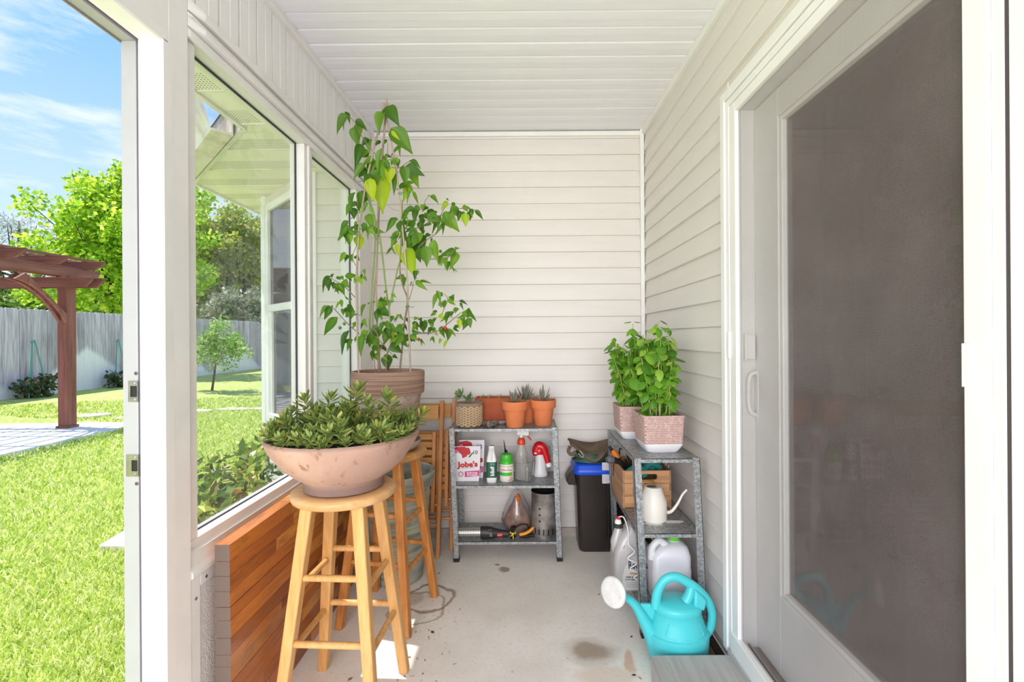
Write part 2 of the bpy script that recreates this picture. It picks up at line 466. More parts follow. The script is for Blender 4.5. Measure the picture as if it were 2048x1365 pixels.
# corner posts and ceiling channels
def zc(y): return 2.538 - 0.022*(YB - y)
t = MB().box(XR-0.036, XR-0.012, YB-0.034, YB-0.010, 0.05, 2.54).build('trim_1', WHITE, bevel=0.003); tag(t, 'white corner trim between back wall and house wall', 'trim', kind='structure')
t = MB().box(-0.935, XR-0.012, YB-0.026, YB, 2.502, 2.53).build('trim_2', WHITE, bevel=0.003); tag(t, 'white channel where ceiling meets the end wall', 'trim', kind='structure')
def channel(name, x0, x1, label):
    m = MB(); ys = (-1.9, YB)
    m.add([(x, y, zc(y)+dz) for y in ys for (x, dz) in ((x0, -0.032), (x1, -0.032), (x1, 0.0), (x0, 0.0))],
          [(0,1,2,3),(4,7,6,5),(0,4,5,1),(1,5,6,2),(2,6,7,3),(3,7,4,0)])
    o = m.build(name, WHITE, bevel=0.003); tag(o, label, 'trim', kind='structure'); return o
channel('trim_3', XR-0.026, XR, 'white ceiling channel along the house wall')
channel('trim_4', -0.945, -0.915, 'white ceiling channel along the window wall')
# thin dark joint lines beside the channels come from the gaps themselves

# ------------------------------------------------------------------ ceiling
ce = MB(); 
ce.add([(x, y, zc(y)+dz) for y in (-1.9, YB+0.1) for (x, dz) in ((-0.97, 0.02), (0.9, 0.02), (0.9, 0.10), (-0.97, 0.10))],
       [(0,1,2,3),(4,7,6,5),(0,4,5,1),(1,5,6,2),(2,6,7,3),(3,7,4,0)])
ce = ce.build('ceiling', CEILM); tag(ce, 'white porch ceiling of ribbed soffit panels', 'ceiling', kind='structure')
def ceil_panel():
    w = 0.1005
    P = [(0.0, 0.012), (0.0, 0.0022), (0.006, 0.0), (0.047, -0.0012), (w-0.008, 0.0), (w-0.004, 0.0022), (w, 0.0022), (w, 0.012)]
    return MB().prism(P, 'x', -0.925, XR-0.004).mesh('ceiling_panel', CEILM)
cpm = ceil_panel()
for i in range(48):
    y = YB - 0.012 - 0.1016*(i+1)
    o = link('ceiling_panel', cpm, ce); o.location = (0, y, zc(y) + random.uniform(-0.0012, 0.0012)); o.rotation_euler = (0.022, random.uniform(-0.0008, 0.0008), random.uniform(-0.0015, 0.0015))

# ------------------------------------------------------------------ left wall: post, header, knee wall, windows
XL = -0.935
wlft = MB().box(XL-0.115, XL-0.012, 1.30, YB, -0.10, 0.60).build('wall_left', ALUM); tag(wlft, 'white framed window wall of the porch', 'wall', kind='structure')
# upper vertical panels
upl = MB().box(XL-0.115, XL-0.014, 0.2, YB, 2.20, 2.62).build('upper_wall', PANELM, wlft)
pm = MB().prism([(XL-0.014, 0.0), (XL-0.009, 0.003), (XL-0.002, 0.005), (XL-0.002, 0.050), (XL-0.0045, 0.053), (XL-0.002, 0.056), (XL-0.001, 0.0965), (XL-0.007, 0.1005), (XL-0.014, 0.1012)], 'z', 2.205, 2.545).mesh('wall_panel', PANELM)
y = YB - 0.03
while y > 1.33:
    y -= 0.1045
    o = link('wall_panel', pm, wlft); o.location.y = y
# ribbed header trim
def rib(z0, z1, x0, x1, y0=1.3225, y1=YB-0.02):
    h = z1 - z0
    P = [(x0, z0), (x1-0.004, z0), (x1, z0+h*0.2), (x1, z0+h*0.62), (x1-0.006, z1-0.002), (x0, z1)]
    k = max(0.0, x1 - XL) + 0.001              # the near end is mitred back to the post
    return MB().loft([[(min(p[0], XL+0.0005), y0, p[1]) for p in P], [(p[0], y0+k*3.0, p[1]) for p in P], [(p[0], y1, p[1]) for p in P]])
hd = rib(2.100, 2.134, XL-0.0115, XL+0.002).build('trim_5', ALUM); tag(hd, 'white header trim above the porch windows', 'trim', kind='structure')
MB().box(XL-0.112, XL-0.0120, 1.31, YB-0.002, 2.1245, 2.2005).build('head', ALUM, hd); rib(2.1305, 2.1585, XL-0.012, XL+0.016).build('rib', ALUM, hd); rib(2.158, 2.176, XL-0.012, XL+0.003).build('recess', ALUM, hd); rib(2.1755, 2.2085, XL-0.012, XL+0.016).build('rib', ALUM, hd)
# knee-wall panel frame, pebbled infill, sill ledge
kw = MB().box(XL-0.02, XL-0.008, 1.34, 2.92, 0.02, 0.575).build('infill_panel', PEBBLE, wlft)
fr = MB(); fr.box(XL-0.012, XL-0.003, 1.325, 1.362, 0.0, 0.566); fr.box(XL-0.012, XL-0.003, 1.362, 2.94, 0.532, 0.566); fr.box(XL-0.012, XL-0.003, 1.362, 2.94, 0.0, 0.034)
fr.build('panel_frame', ALUM, wlft, bevel=0.002)
sc = MB().lathe([(0.0045, 0.0), (0.0045, 0.0014), (0.002, 0.0022)], n=10); sc.xf(Matrix.Rotation(PI/2, 4, 'Y'))
scm = sc.mesh('screw', STEEL, 40)
for (yy, zz) in ((1.343, 0.505), (1.387, 0.547)):
    o = link('screw', scm, wlft); o.location = (XL-0.003, yy, zz)
ld = MB().prism([(XL-0.06, 0.566), (XL-0.003, 0.566), (XL+0.004, 0.572), (XL+0.004, 0.584), (XL-0.004, 0.600), (XL-0.006, 0.640), (XL+0.0, 0.643), (XL-0.012, 0.645), (XL-0.06, 0.645)], 'y', 1.3225, YB-0.02)
ld = ld.build('trim_6', ALUM); tag(ld, 'white sill ledge under the porch windows', 'sill', kind='structure')
# posts
def post(name, y0, y1, label, z1=2.12, x1=XL):
    o = MB().box(XL-0.115, x1, y0, y1, -0.1, z1).build(name, ALUM, bevel=0.003); tag(o, label, 'post', kind='structure'); return o
pf = post('trim_7', 1.247, 1.322, 'white post between the open doorway and the window', 2.60)
post('trim_8', 2.722, YB-0.002, 'white corner post beside the second window', 2.12, XL-0.004)
hp = MB().box(XL-0.055, XL-0.0005, -1.9, 1.30, 2.036, 2.60).build('header_plate', ALUM, pf)
jl = MB().box(XL-0.001, XL+0.001, 1.118, 1.1195, 2.09, 2.40).build('joint_line', flat('grey joint', srgb(186, 182, 178)), pf)
for yy in (1.10, 1.135):
    o = link('screw', scm, pf); o.location = Vector((XL+0.0005, yy, 2.085)) - wl(pf)
# window frames
def window(name, y0, y1, label):
    w = thing(name, label, 'window', (XL-0.05, (y0+y1)/2, 0.66), kind='structure')
    xa, xb = XL-0.075, XL-0.012
    MB().box(xa, xb, y0, y1, 0.640, 0.672).build('bottom_rail', ALUM, w, bevel=0.003)
    MB().box(xa, xb, y0, y1, 2.100, 2.124).build('top_rail', ALUM, w, bevel=0.003)
    for (a, b_) in ((y0, y0+0.032), (y1-0.032, y1)):
        MB().box(xa, xb, a, b_, 0.672, 2.100).build('stile', ALUM, w, bevel=0.003)
    g = 0.0035
    ga = MB()
    for (a, b_, c, d) in ((y0+0.032, y1-0.032, 0.672, 0.675), (y0+0.032, y1-0.032, 2.095, 2.100), (y0+0.032, y0+0.0345, 0.675, 2.095), (y1-0.037, y1-0.032, 0.675, 2.095)):
        ga.box(XL-0.0535, XL-0.0465, a, b_, c, d)
    ga.build('gasket', DARK, w)
    MB().box(XL-0.0515, XL-0.0485, y0+0.034, y1-0.034, 0.674, 2.098).build('pane', WINGLASS, w)
    return w
window('window_1', 1.335, 2.082, 'large fixed porch window nearest the open doorway')
window('window_2', 2.098, 2.722, 'second fixed porch window next to the corner')
mu = MB().box(XL-0.09, XL-0.004, 2.078, 2.102, 0.64, 2.12).build('trim_9', ALUM, bevel=0.004); tag(mu, 'slim white mullion between the two porch windows', 'trim', kind='structure')

# open doorway in the window wall (camera side of the post)
d1 = thing('door_1', 'open doorway frame to the garden with nickel strike plates', 'door frame', (XL-0.06, 1.247, 0.0), kind='structure')
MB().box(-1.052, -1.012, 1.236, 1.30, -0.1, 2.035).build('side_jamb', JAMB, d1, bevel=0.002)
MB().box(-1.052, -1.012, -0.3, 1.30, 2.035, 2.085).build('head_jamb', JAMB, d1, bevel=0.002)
MB().box(-1.011, -1.004, 1.240, 1.26, -0.1, 2.035).build('weather_strip', flat('violet grey weather strip', srgb(120, 108, 138), 0.6), d1)
MB().box(-1.011, -1.004, -0.3, 1.26, 2.032, 2.042).build('weather_strip', flat('violet grey weather strip', srgb(120, 108, 138), 0.6), d1)
MB().prism([(-1.003, 1.26), (-1.003, 1.232), (-0.994, 1.225), (-0.985, 1.232), (-0.976, 1.234), (-0.970, 1.228), (-0.939, 1.226), (-0.9345, 1.230), (-0.9345, 1.26)], 'z', -0.1, 2.036).build('door_stop', ALUM, d1)
MB().prism([(-1.003, 2.06), (-1.003, 2.036), (-0.994, 2.030), (-0.970, 2.032), (-0.939, 2.030), (-0.9345, 2.034), (-0.9345, 2.06)], 'y', -0.3, 1.245).build('head_stop', ALUM, d1)
MB().box(-1.055, -1.050, -0.3, 1.30, 2.030, 2.075).build('brush_strip', flat('speckled brush strip', srgb(140, 130, 118), 0.9), d1)
def strike(z, lip):
    m = MB()
    x0, x1 = -1.036, -1.0105; y = 1.2345
    h = 0.0285 if lip else 0.0275
    # plate with a rectangular hole
    hx0, hx1, hz = -1.030 if not lip else -1.028, -1.0125, 0.0145
    for (a, b_, c, d) in ((x0, hx0, z-h, z+h), (hx0, x1, z+hz, z+h), (hx0, x1, z-h, z-hz), (hx1, x1, z-hz, z+hz)):
        m.box(a, b_, y-0.0012, y+0.0015, c, d)
    if lip:
        L = []
        for i in range(7):
            q = i/6.0; L.append((x0 - 0.020*q, y - 0.001 + 0.012*q*q))
        for i in range(6):
            z0 = z-h+0.004*(i/6.0)**2; z1 = z-h+0.004*((i+1)/6.0)**2
            a, b_ = L[i], L[i+1]
            hh0 = h*(1-0.10*(i/6)**3); hh1 = h*(1-0.10*((i+1)/6)**3)
            m.add([(a[0], a[1], z-hh0), (b_[0], b_[1], z-hh1), (b_[0], b_[1], z+hh1), (a[0], a[1], z+hh0)], [(0, 1, 2, 3)])
    o = m.build('strike_plate', STEEL, d1)
    MB().box(hx0, hx1, y+0.0008, y+0.0012, z-hz, z+hz).build('bolt_pocket', BLACK, o)
    for dz in (-0.0215, 0.0215):
        s_ = MB().lathe([(0.0042, 0), (0.0042, 0.001), (0.002, 0.0016)], n=10).xf(Matrix.Rotation(PI/2, 4, 'X')); s_.xf(Matrix.Translation((-1.0205, y-0.001, z+dz))); s_.build('screw', STEEL, o, 40)
strike(1.111, False); strike(0.916, True)
for z in (1.158, 0.868):
    s_ = MB().lathe([(0.0045, 0), (0.0045, 0.001), (0.002, 0.0018)], n=10).xf(Matrix.Rotation(PI/2, 4, 'X')); s_.xf(Matrix.Translation((-1.0165, 1.2355, z))); s_.build('screw', flat('dark screw', srgb(110, 90, 80), 0.4, 0.8), d1, 40)

# ------------------------------------------------------------------ sliding door in the house wall
XD = 0.765
def screen_material():
    b = NB('insect screen mesh'); v = b.coord('Object'); s = b.n('SeparateXYZ'); b.set(s.inputs[0], v)
    p = 1/0.0019
    def thr(o):
        fr_ = b.math('FRACT', b.math('MULTIPLY', o, p)); return b.math('LESS_THAN', fr_, 0.115)
    f = b.math('MAXIMUM', thr(s.outputs[1]), thr(s.outputs[2]))
    tr = b.n('BsdfTransparent'); df = b.n('BsdfDiffuse')
    c = b.mix(b.sstep(b.noise(v, 3, 5), 0.4, 0.7), srgb(142, 130, 128), srgb(160, 148, 146)); b.set(df.inputs[0], c)
    m = b.n('MixShader'); b.set(m.inputs[0], f); b.t.links.new(tr.outputs[0], m.inputs[1]); b.t.links.new(df.outputs[0], m.inputs[2])
    return b.done(m.outputs[0])
d2 = thing('door_2', 'white sliding patio door with grey insect screen', 'sliding door', (XD+0.03, 0.95, 0.10), kind='structure')
# casing around the opening
m = MB(); m.box(XR-0.032, XR+0.03, 1.728, 1.762, 0.085, 2.140); m.box(XR-0.032, XR+0.03, -0.20, 1.728, 2.106, 2.140)
m.build('casing', WHITE, d2, bevel=0.003)
m = MB(); m.box(XR-0.026, XR+0.05, 1.702, 1.7265, 0.092, 2.104); m.box(XR-0.026, XR+0.05, -0.20, 1.702, 2.078, 2.104)
m.build('outer_frame', WHITE, d2, bevel=0.002)
m = MB(); m.box(XR-0.024, XR-0.004, 1.655, 1.7005, 0.092, 2.076); m.box(XR-0.024, XR-0.004, 0.80, 1.655, 2.040, 2.076); m.box(XR-0.030, XR-0.004, -0.2, 1.7005, 0.092, 0.176); m.box(XR-0.026, XR-0.002, 0.755, 0.80, 0.176, 2.076)
m.build('screen_frame', WHITE, d2, bevel=0.0025)
MB().box(XR-0.012, XR-0.011, 0.79, 1.665, 0.165, 2.05).build('screen_mesh', screen_material(), d2)
# small latch covers on the screen frame
MB().box(XR-0.031, XR-0.023, 1.698, 1.716, 1.165, 1.262).build('latch_cover', WHITE, d2, bevel=0.002)
MB().box(XR-0.029, XR-0.025, 0.786, 0.8005, 1.158, 1.232).build('latch_cover', WHITE, d2, bevel=0.0008)
# jamb recess, inner sliding panel
m = MB(); m.box(XR-0.004, XR+0.16, 1.653, 1.70, 0.09, 2.08); m.box(XR-0.004, XR+0.16, -0.2, 1.70, 2.04, 2.08)
m.build('inner_jamb', GREYVINYL, d2)
MB().box(XR-0.004, XR+0.16, -0.2, 1.66, 0.085, 0.150).build('threshold', M('dusty brown threshold', srgb(150, 138, 128), 0.5, var=0.3, vscale=20), d2)
MB().box(XR+0.010, XR+0.016, -0.2, 1.652, 0.150, 0.166).build('track_rail', STEEL, d2)
xa, xb = XR+0.042, XR+0.085
pn = MB()
pn.box(xa, xb, 1.500, 1.6515, 0.158, 2.038); pn.box(xa, xb, 0.66, 0.74, 0.158, 2.038); pn.box(xa, xb, 0.74, 1.500, 0.158, 0.414); pn.box(xa, xb, 0.74, 1.500, 1.946, 2.038)
pn = pn.build('sliding_panel', GREYVINYL, d2, bevel=0.003)
m = MB(); 
for (a, b_, c, d) in ((1.484, 1.500, 0.414, 1.946), (0.74, 0.756, 0.414, 1.946), (0.756, 1.484, 0.414, 0.430), (0.756, 1.484, 1.930, 1.946)):
    m.box(xa+0.004, xb-0.004, a, b_, c, d)
m.build('glazing_bead', WHITE, pn, bevel=0.003)
DOORGLASS = glassmat('door glass', (0.66, 0.64, 0.63, 1), 0.01, refl=2.2)
MB().box(xa+0.020, xa+0.024, 0.75, 1.49, 0.42, 1.94).build('pane', DOORGLASS, pn)
hs = smooth_path([(xa-0.002, 1.642, 1.118), (xa-0.024, 1.642, 1.105), (xa-0.030, 1.642, 1.045), (xa-0.024, 1.642, 0.985), (xa-0.002, 1.642, 0.968)], 6)
hd_ = MB().tube(hs, 0.0075, 10); hd_.box(xa-0.004, xa, 1.628, 1.650, 0.958, 1.128)
hd_.build('door_handle', WHITE, pn, 40, 0.002)
m = MB(); m.box(XR+0.002, XR+0.036, 1.638, 1.655, 1.165, 1.250); m.box(XR-0.002, XR+0.006, 1.632, 1.655, 1.160, 1.255)
m.build('lock_keeper', WHITE, d2, bevel=0.002)
# fixed part of the door toward the camera
m = MB(); m.box(XR-0.021, XR+0.03, 0.738, 0.754, 0.15, 2.06); m.build('meeting_stile', GREYVINYL, d2)
MB().box(XR-0.016, XR+0.02, 0.7325, 0.738, 0.15, 2.06).build('pile_strip', flat('dark pile strip', srgb(72, 64, 62), 0.9), d2)
m = MB(); m.box(XR-0.016, XR+0.03, 0.60, 0.7325, 0.15, 2.06); m.box(XR-0.016, XR+0.03, -0.20, -0.07, 0.15, 2.06); m.box(XR-0.016, XR+0.03, -0.07, 0.60, 0.15, 0.41); m.box(XR-0.016, XR+0.03, -0.07, 0.60, 1.95, 2.06)
m.build('fixed_panel', WHITE, d2, bevel=0.002)
MB().box(XR+0.004, XR+0.008, -0.07, 0.60, 0.41, 1.95).build('fixed_pane', DOORGLASS, d2)
# dim room behind the glass: drawn curtain
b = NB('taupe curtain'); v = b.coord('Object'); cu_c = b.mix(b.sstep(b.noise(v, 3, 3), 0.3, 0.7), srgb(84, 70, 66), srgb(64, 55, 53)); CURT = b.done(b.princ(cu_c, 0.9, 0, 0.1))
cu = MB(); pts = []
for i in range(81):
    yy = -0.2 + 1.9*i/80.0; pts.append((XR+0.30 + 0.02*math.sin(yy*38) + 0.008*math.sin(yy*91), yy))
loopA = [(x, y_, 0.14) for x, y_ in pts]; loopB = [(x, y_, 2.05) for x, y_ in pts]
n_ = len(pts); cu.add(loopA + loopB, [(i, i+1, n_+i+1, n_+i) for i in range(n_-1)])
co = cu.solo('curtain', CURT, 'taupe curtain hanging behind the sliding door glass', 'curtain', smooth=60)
m = MB(); m.box(XR+0.14, XR+2.0, -1.0, 2.4, 0.0, 0.09); m.box(XR+0.14, XR+2.0, -1.0, 2.4, 2.2, 2.26); m.box(XR+0.5, XR+0.56, -1.0, 2.4, 0.09, 2.2); m.box(XR+0.14, XR+0.5, 1.70, 1.76, 0.09, 2.2); m.box(XR+0.14, XR+0.5, -0.30, -0.24, 0.09, 2.2)
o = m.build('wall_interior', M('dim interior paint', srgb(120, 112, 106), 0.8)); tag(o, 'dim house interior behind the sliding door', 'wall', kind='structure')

# ------------------------------------------------------------------ outside: ground
def gz(x, y):
    if x < -6.2 and y < 7.42: return -0.2
    t = min(max((-5.5 - x) / 4.7, 0), 1); return -0.12 + 0.20 * t * t * (3 - 2*t)
def ground_material():
    b = NB('lawn soil and turf'); v = b.coord('Object')
    c = b.mix(b.sstep(b.noise(v, 9, 6), 0.3, 0.7), srgb(166, 184, 96), srgb(206, 212, 138))
    c = b.mix(b.math('MULTIPLY', b.sstep(b.noise(v, 1.1, 4), 0.5, 0.75), 0.5), c, srgb(186, 194, 112))
    c = b.mix(b.math('MULTIPLY', b.sstep(b.noise(v, 80, 3), 0.5, 0.7), 0.6), c, srgb(122, 142, 66))
    return b.done(b.princ(c, 0.9, 0, 0.1, b.bump(b.noise(v, 60, 4), 0.6, 0.02)))
xs = np.concatenate([np.linspace(-40, -11, 12), np.linspace(-10.8, -0.9, 67)]); ys = np.concatenate([np.linspace(-6, 4, 18), np.linspace(4.15, 12, 54), np.linspace(12.6, 60, 20)])
g = MB(); g.v = [(x, y, gz(x, y)) for y in ys for x in xs]; nx = len(xs)
g.f = [(j*nx+i, j*nx+i+1, (j+1)*nx+i+1, (j+1)*nx+i) for j in range(len(ys)-1) for i in range(nx-1)]
lw = g.build('lawn', ground_material(), None, 60); tag(lw, 'sunlit back garden lawn ground', 'lawn', kind='structure')

# grass blades: one uncountable thing
def grass():
    N = 130000
    r = np.exp(np.random.uniform(math.log(1.7), math.log(12.5), N)); a = np.random.uniform(math.radians(19), math.radians(58), N)
    x = -r*np.sin(a); y = r*np.cos(a)
    ok = (x < -1.12) & ~((x < -6.02) & (y < 7.6)) & (x > -10.1) & ~((x > -2.05) & (y > 2.9))
    x, y, r = x[ok], y[ok], r[ok]; n = len(x)
    z = np.array([gz(p, q) for p, q in zip(x, y)])
    th = np.random.uniform(0, 2*PI, n); h = np.random.uniform(0.015, 0.042, n)*(0.8+0.12*np.minimum(r, 6)); w = np.random.uniform(0.0012, 0.0024, n)*(0.7+0.45*r)
    ln = np.random.uniform(0.2, 1.1, n); ph = np.random.uniform(0, 2*PI, n)
    dx, dy = np.cos(th)*w, np.sin(th)*w; lx, ly = np.cos(ph)*h*ln, np.sin(ph)*h*ln
    V = np.empty((n, 5, 3))
    V[:,0] = np.c_[x-dx, y-dy, z-0.004]; V[:,1] = np.c_[x+dx, y+dy, z-0.004]
    V[:,2] = np.c_[x+dx*0.8+lx*0.35, y+dy*0.8+ly*0.35, z+h*0.6]; V[:,3] = np.c_[x-dx*0.8+lx*0.35, y-dy*0.8+ly*0.35, z+h*0.6]
    V[:,4] = np.c_[x+lx, y+ly, z+h*0.95]
    me = bpy.data.meshes.new('grass_blades'); me.vertices.add(n*5); me.vertices.foreach_set('co', V.ravel())
    base = np.arange(n)[:,None]*5
    loops = np.concatenate([base+np.array([0,1,2,3]), base+np.array([3,2,4])], axis=1).ravel()
    me.loops.add(n*7); me.loops.foreach_set('vertex_index', loops.astype(np.int32))
    me.polygons.add(n*2)
    st = np.stack([np.arange(n)*7, np.arange(n)*7+4], axis=1).ravel()
    me.polygons.foreach_set('loop_start', st.astype(np.int32))
    me.update(calc_edges=True); me.validate()
    me.materials.append(leafmat('grass blade', [(0.0, srgb(140, 170, 66)), (0.35, srgb(182, 204, 96)), (0.65, srgb(208, 220, 126)), (0.85, srgb(228, 230, 172)), (1.0, srgb(236, 228, 196))], 0.35, 0.6))
    o = link('lawn_grass', me); tag(o, 'short bright green mown grass in the garden', 'grass', kind='stuff')
grass()

CONC = M('pale patio concrete', srgb(232, 226, 216), 0.8, var=0.08, vscale=3, bump=0.1)
pt = MB().prism([(-12.5, 0.5), (-6.05, 0.5), (-6.05, 7.58), (-12.5, 7.58)], 'z', -0.25, -0.085).build('patio', CONC, bevel=0.02); tag(pt, 'pale concrete patio slab under the pergola', 'patio', kind='structure')
STONE = M('pale stepping stone', srgb(222, 214, 200), 0.85, var=0.15, vscale=8, bump=0.3)
def stone(c, rx, ry, label, rz=0.0, h=0.03, n=9, seed=1):
    rr = random.Random(seed); P = []
    for i in range(n):
        q = 2*PI*i/n; k = rr.uniform(0.85, 1.08); x, y = rx*k*math.cos(q), ry*k*math.sin(q)
        P.append((c[0]+x*math.cos(rz)-y*math.sin(rz), c[1]+x*math.sin(rz)+y*math.cos(rz)))
    z = gz(c[0], c[1])
    MB().prism(P, 'z', z-0.02, z+h).solo('stepping_stone', STONE, label, 'stone', bevel=0.008, group='stepping stones in the lawn')
stone((-7.30, 7.98), 0.28, 0.22, 'flat pale stepping stone just behind the pergola post', seed=1)
stone((-6.62, 7.92), 0.30, 0.16, 'flat pale stepping stone beside the patio edge near door jamb', seed=2)
stone((-6.72, 8.75), 0.32, 0.20, 'flat pale stepping stone farther into the lawn by the jamb', seed=3)
stone((-6.15, 8.75), 0.42, 0.16, 'flat pale stone seen at left through the window', seed=4)
stone((-5.55, 9.0), 0.34, 0.16, 'flat pale stone seen midway through the window', seed=5)
stone((-4.95, 9.05), 0.34, 0.16, 'flat pale stone seen through the window next to corner board', seed=6)
# slab by the doorway, corner sticking up from the grass
s_ = MB(); q0 = at(197, 1101, 3.02); q1 = at(262, 1068, 3.36)
zz = gz(-2.5, 3.1)
s_.prism([(q0.x, q0.y), (q0.x+0.62, q0.y-0.03), (q1.x+0.62, q1.y+0.05), (q1.x+0.02, q1.y)], 'z', zz-0.03, zz+0.045)
s_.solo('paving_slab', STONE, 'grey paving slab lying in the grass beside the doorway', 'slab', bevel=0.006)

# ------------------------------------------------------------------ pergola
PERG = wood('reddish stained cedar', srgb(150, 92, 76), srgb(112, 62, 52), 2, 0.6, 0.35, 0.0)
PERGX = wood('reddish stained cedar x', srgb(142, 88, 74), srgb(104, 58, 50), 0, 0.6, 0.35, 0.0)
PERGY = wood('reddish stained cedar y', srgb(158, 104, 88), srgb(118, 68, 56), 1, 0.6, 0.35, 0.0)
PX, PY = -6.92, 7.14; S6 = 0.148; PZ = -0.085
pg = thing('pergola', 'reddish brown stained wooden pergola on the garden patio', 'pergola', (PX, PY, PZ))
PX2, PY2 = PX-3.05, PY-3.1
for (x, y) in ((PX, PY), (PX2, PY), (PX, PY2), (PX2, PY2)):
    p_ = MB().box(x-S6/2, x+S6/2, y-S6/2, y+S6/2, PZ+0.03, 2.20).build('post', PERG, pg, bevel=0.006)
    MB().box(x-S6/2-0.02, x+S6/2+0.02, y-S6/2-0.02, y+S6/2+0.02, PZ, PZ+0.035).build('post_base', PERG, p_, bevel=0.006)
def capped_beam(axis, a0, a1, c0, c1, z0, z1, cut=0.10):
    h = z1-z0
    P = [(a0, z1), (a0, z1-h*0.3), (a0+cut, z0), (a1-cut, z0), (a1, z1-h*0.3), (a1, z1)]
    if axis == 'x': return MB().prism(P, 'y', c0, c1)
    m_ = MB(); return m_.loft([[(c0, a, z) for a, z in P], [(c1, a, z) for a, z in P]])
for x in (PX, PX2):                       # beams running away from the camera, a pair on each row of posts
    for s in (-1, 1):
        capped_beam('y', PY2-0.45, PY+0.45, x+s*(S6/2+0.02)-0.019, x+s*(S6/2+0.02)+0.019, 2.20, 2.34).build('beam', PERGY, pg, bevel=0.004)
for y in (PY, PY2):
    for s in (-1, 1):
        capped_beam('x', PX2-0.45, PX+0.48, y+s*(S6/2+0.02)-0.019, y+s*(S6/2+0.02)+0.019, 2.04, 2.19).build('cross_beam', PERGX, pg, bevel=0.004)
for i in range(6):                        # rafters across, notched ends to the right
    y = PY + 0.18 - i*0.58
    capped_beam('x', PX2-0.50, PX+0.42, y-0.019, y+0.019, 2.33, 2.46, 0.14).build('rafter', PERGX, pg, bevel=0.004)
for i in range(12):
    x = PX + 0.12 - i*0.29
    MB().box(x-0.019, x+0.019, PY2-0.35, PY+0.35, 2.46, 2.498).build('slat', PERGY, pg)
def brace(dx, dy, off):
    n = 10; A = []; B = []
    for i in range(n+1):
        q = i/n; a = math.radians(90*q)
        A.append((0.76*(1-math.cos(a)), 1.54+0.60*math.sin(a)))     # outer: along the post up to the beam (concave curve)
    top = [(0.76, 2.14+0.06)]; 
    P = []
    for i in range(n+1):
        q = i/n; u = 0.06 + 0.74*q; w = 1.46 + 0.70*math.sin(q*PI/2)**1.0 - 0.10*math.sin(q*PI)
        A[i] = (u, w)
    lo = [(0.05 + 0.74*(i/n)**1.15, 1.46 + 0.62*(1-(1-i/n)**1.7)) for i in range(n+1)]
    hi = [(0.05 + 0.60*(i/n), 1.62 + 0.56*(i/n)) for i in range(n+1)]
    P = lo + hi[::-1]
    m_ = MB()
    def pt3(p, o_): return (PX + dx*p[0] + (0 if dx else o_), PY + dy*p[0] + (0 if dy else o_), p[1])
    m_.loft([[pt3(p, off-0.022) for p in P], [pt3(p, off+0.022) for p in P]])
    m_.build('knee_brace', PERG, pg, bevel=0.003)
brace(-1, 0, -0.05); brace(-1, 0, 0.05); brace(0, -1, 0.05); brace(0, -1, -0.05)

# ------------------------------------------------------------------ board fence
def fence_material():
    b = NB('weathered grey fence boards'); v = b.coord('Object', (14, 14, 0.9), rnd=True)
    c = b.mix(b.sstep(b.noise(v, 2, 6), 0.3, 0.7), srgb(206, 198, 206), srgb(164, 152, 160))
    r = b.n('ObjectInfo').outputs['Random']
    h = b.n('HueSaturation'); b.set(h.inputs['Color'], c); b.set(h.inputs['Value'], b.math('ADD', 0.72, b.math('MULTIPLY', r, 0.5))); c = h.outputs[0]
    # pale V-edged bands across the lower boards
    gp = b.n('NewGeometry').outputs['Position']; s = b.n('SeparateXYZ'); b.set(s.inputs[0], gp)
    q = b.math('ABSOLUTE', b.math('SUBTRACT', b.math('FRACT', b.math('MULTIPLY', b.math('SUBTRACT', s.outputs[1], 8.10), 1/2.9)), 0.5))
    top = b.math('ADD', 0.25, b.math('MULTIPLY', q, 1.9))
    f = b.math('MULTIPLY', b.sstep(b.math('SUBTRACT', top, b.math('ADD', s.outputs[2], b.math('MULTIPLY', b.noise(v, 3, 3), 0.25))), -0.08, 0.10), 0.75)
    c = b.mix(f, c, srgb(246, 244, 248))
    return b.done(b.princ(c, 0.9, 0, 0.15))
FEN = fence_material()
fe = thing('fence', 'weathered grey dog-ear board fence along the lawn', 'fence', (-10.2, 12.0, gz(-10.2, 12)))
mb = MB().prism([(0.0, 0.0), (0.138, 0.0), (0.138, 1.80), (0.108, 1.835), (0.030, 1.835), (0.0, 1.80)], 'x', -0.010, 0.010)
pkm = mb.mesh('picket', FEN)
y = 4.6; i = 0; FZ = gz(-10.2, 9)
while y < 18.2:
    o = link('picket', pkm, fe); o.location = Vector((-10.2 + random.uniform(-0.004, 0.004), y, FZ-0.02)) - wl(fe)
    o.rotation_euler = (random.uniform(-0.006, 0.006), 0, random.uniform(-0.02, 0.02)); y += 0.1405; i += 1
for z in (0.35, 1.0, 1.6):
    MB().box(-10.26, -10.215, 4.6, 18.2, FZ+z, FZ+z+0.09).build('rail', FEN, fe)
fb = thing('fence', 'grey board fence at the far end of the lawn', 'fence', (-8.0, 18.8, gz(-10.2, 18)))
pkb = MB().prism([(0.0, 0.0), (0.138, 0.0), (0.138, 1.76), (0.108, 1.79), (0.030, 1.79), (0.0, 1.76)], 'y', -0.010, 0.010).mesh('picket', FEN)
x = -10.2; i = 0
while x < -1.9:
    o = link('picket', pkb, fb); o.location = Vector((x, 18.2 + (x+10.2)*0.35, gz(-10.2, 18)-0.04)) - wl(fb); x += 0.1405
def white_rail(): pass
MB().beam((-10.1, 18.25, gz(-10.2, 18)+1.74), (-2.0, 21.07, gz(-10.2, 18)+1.74), 0.05, 0.05).build('top_rail', M('pale rail', srgb(220, 220, 226), 0.7), fb)

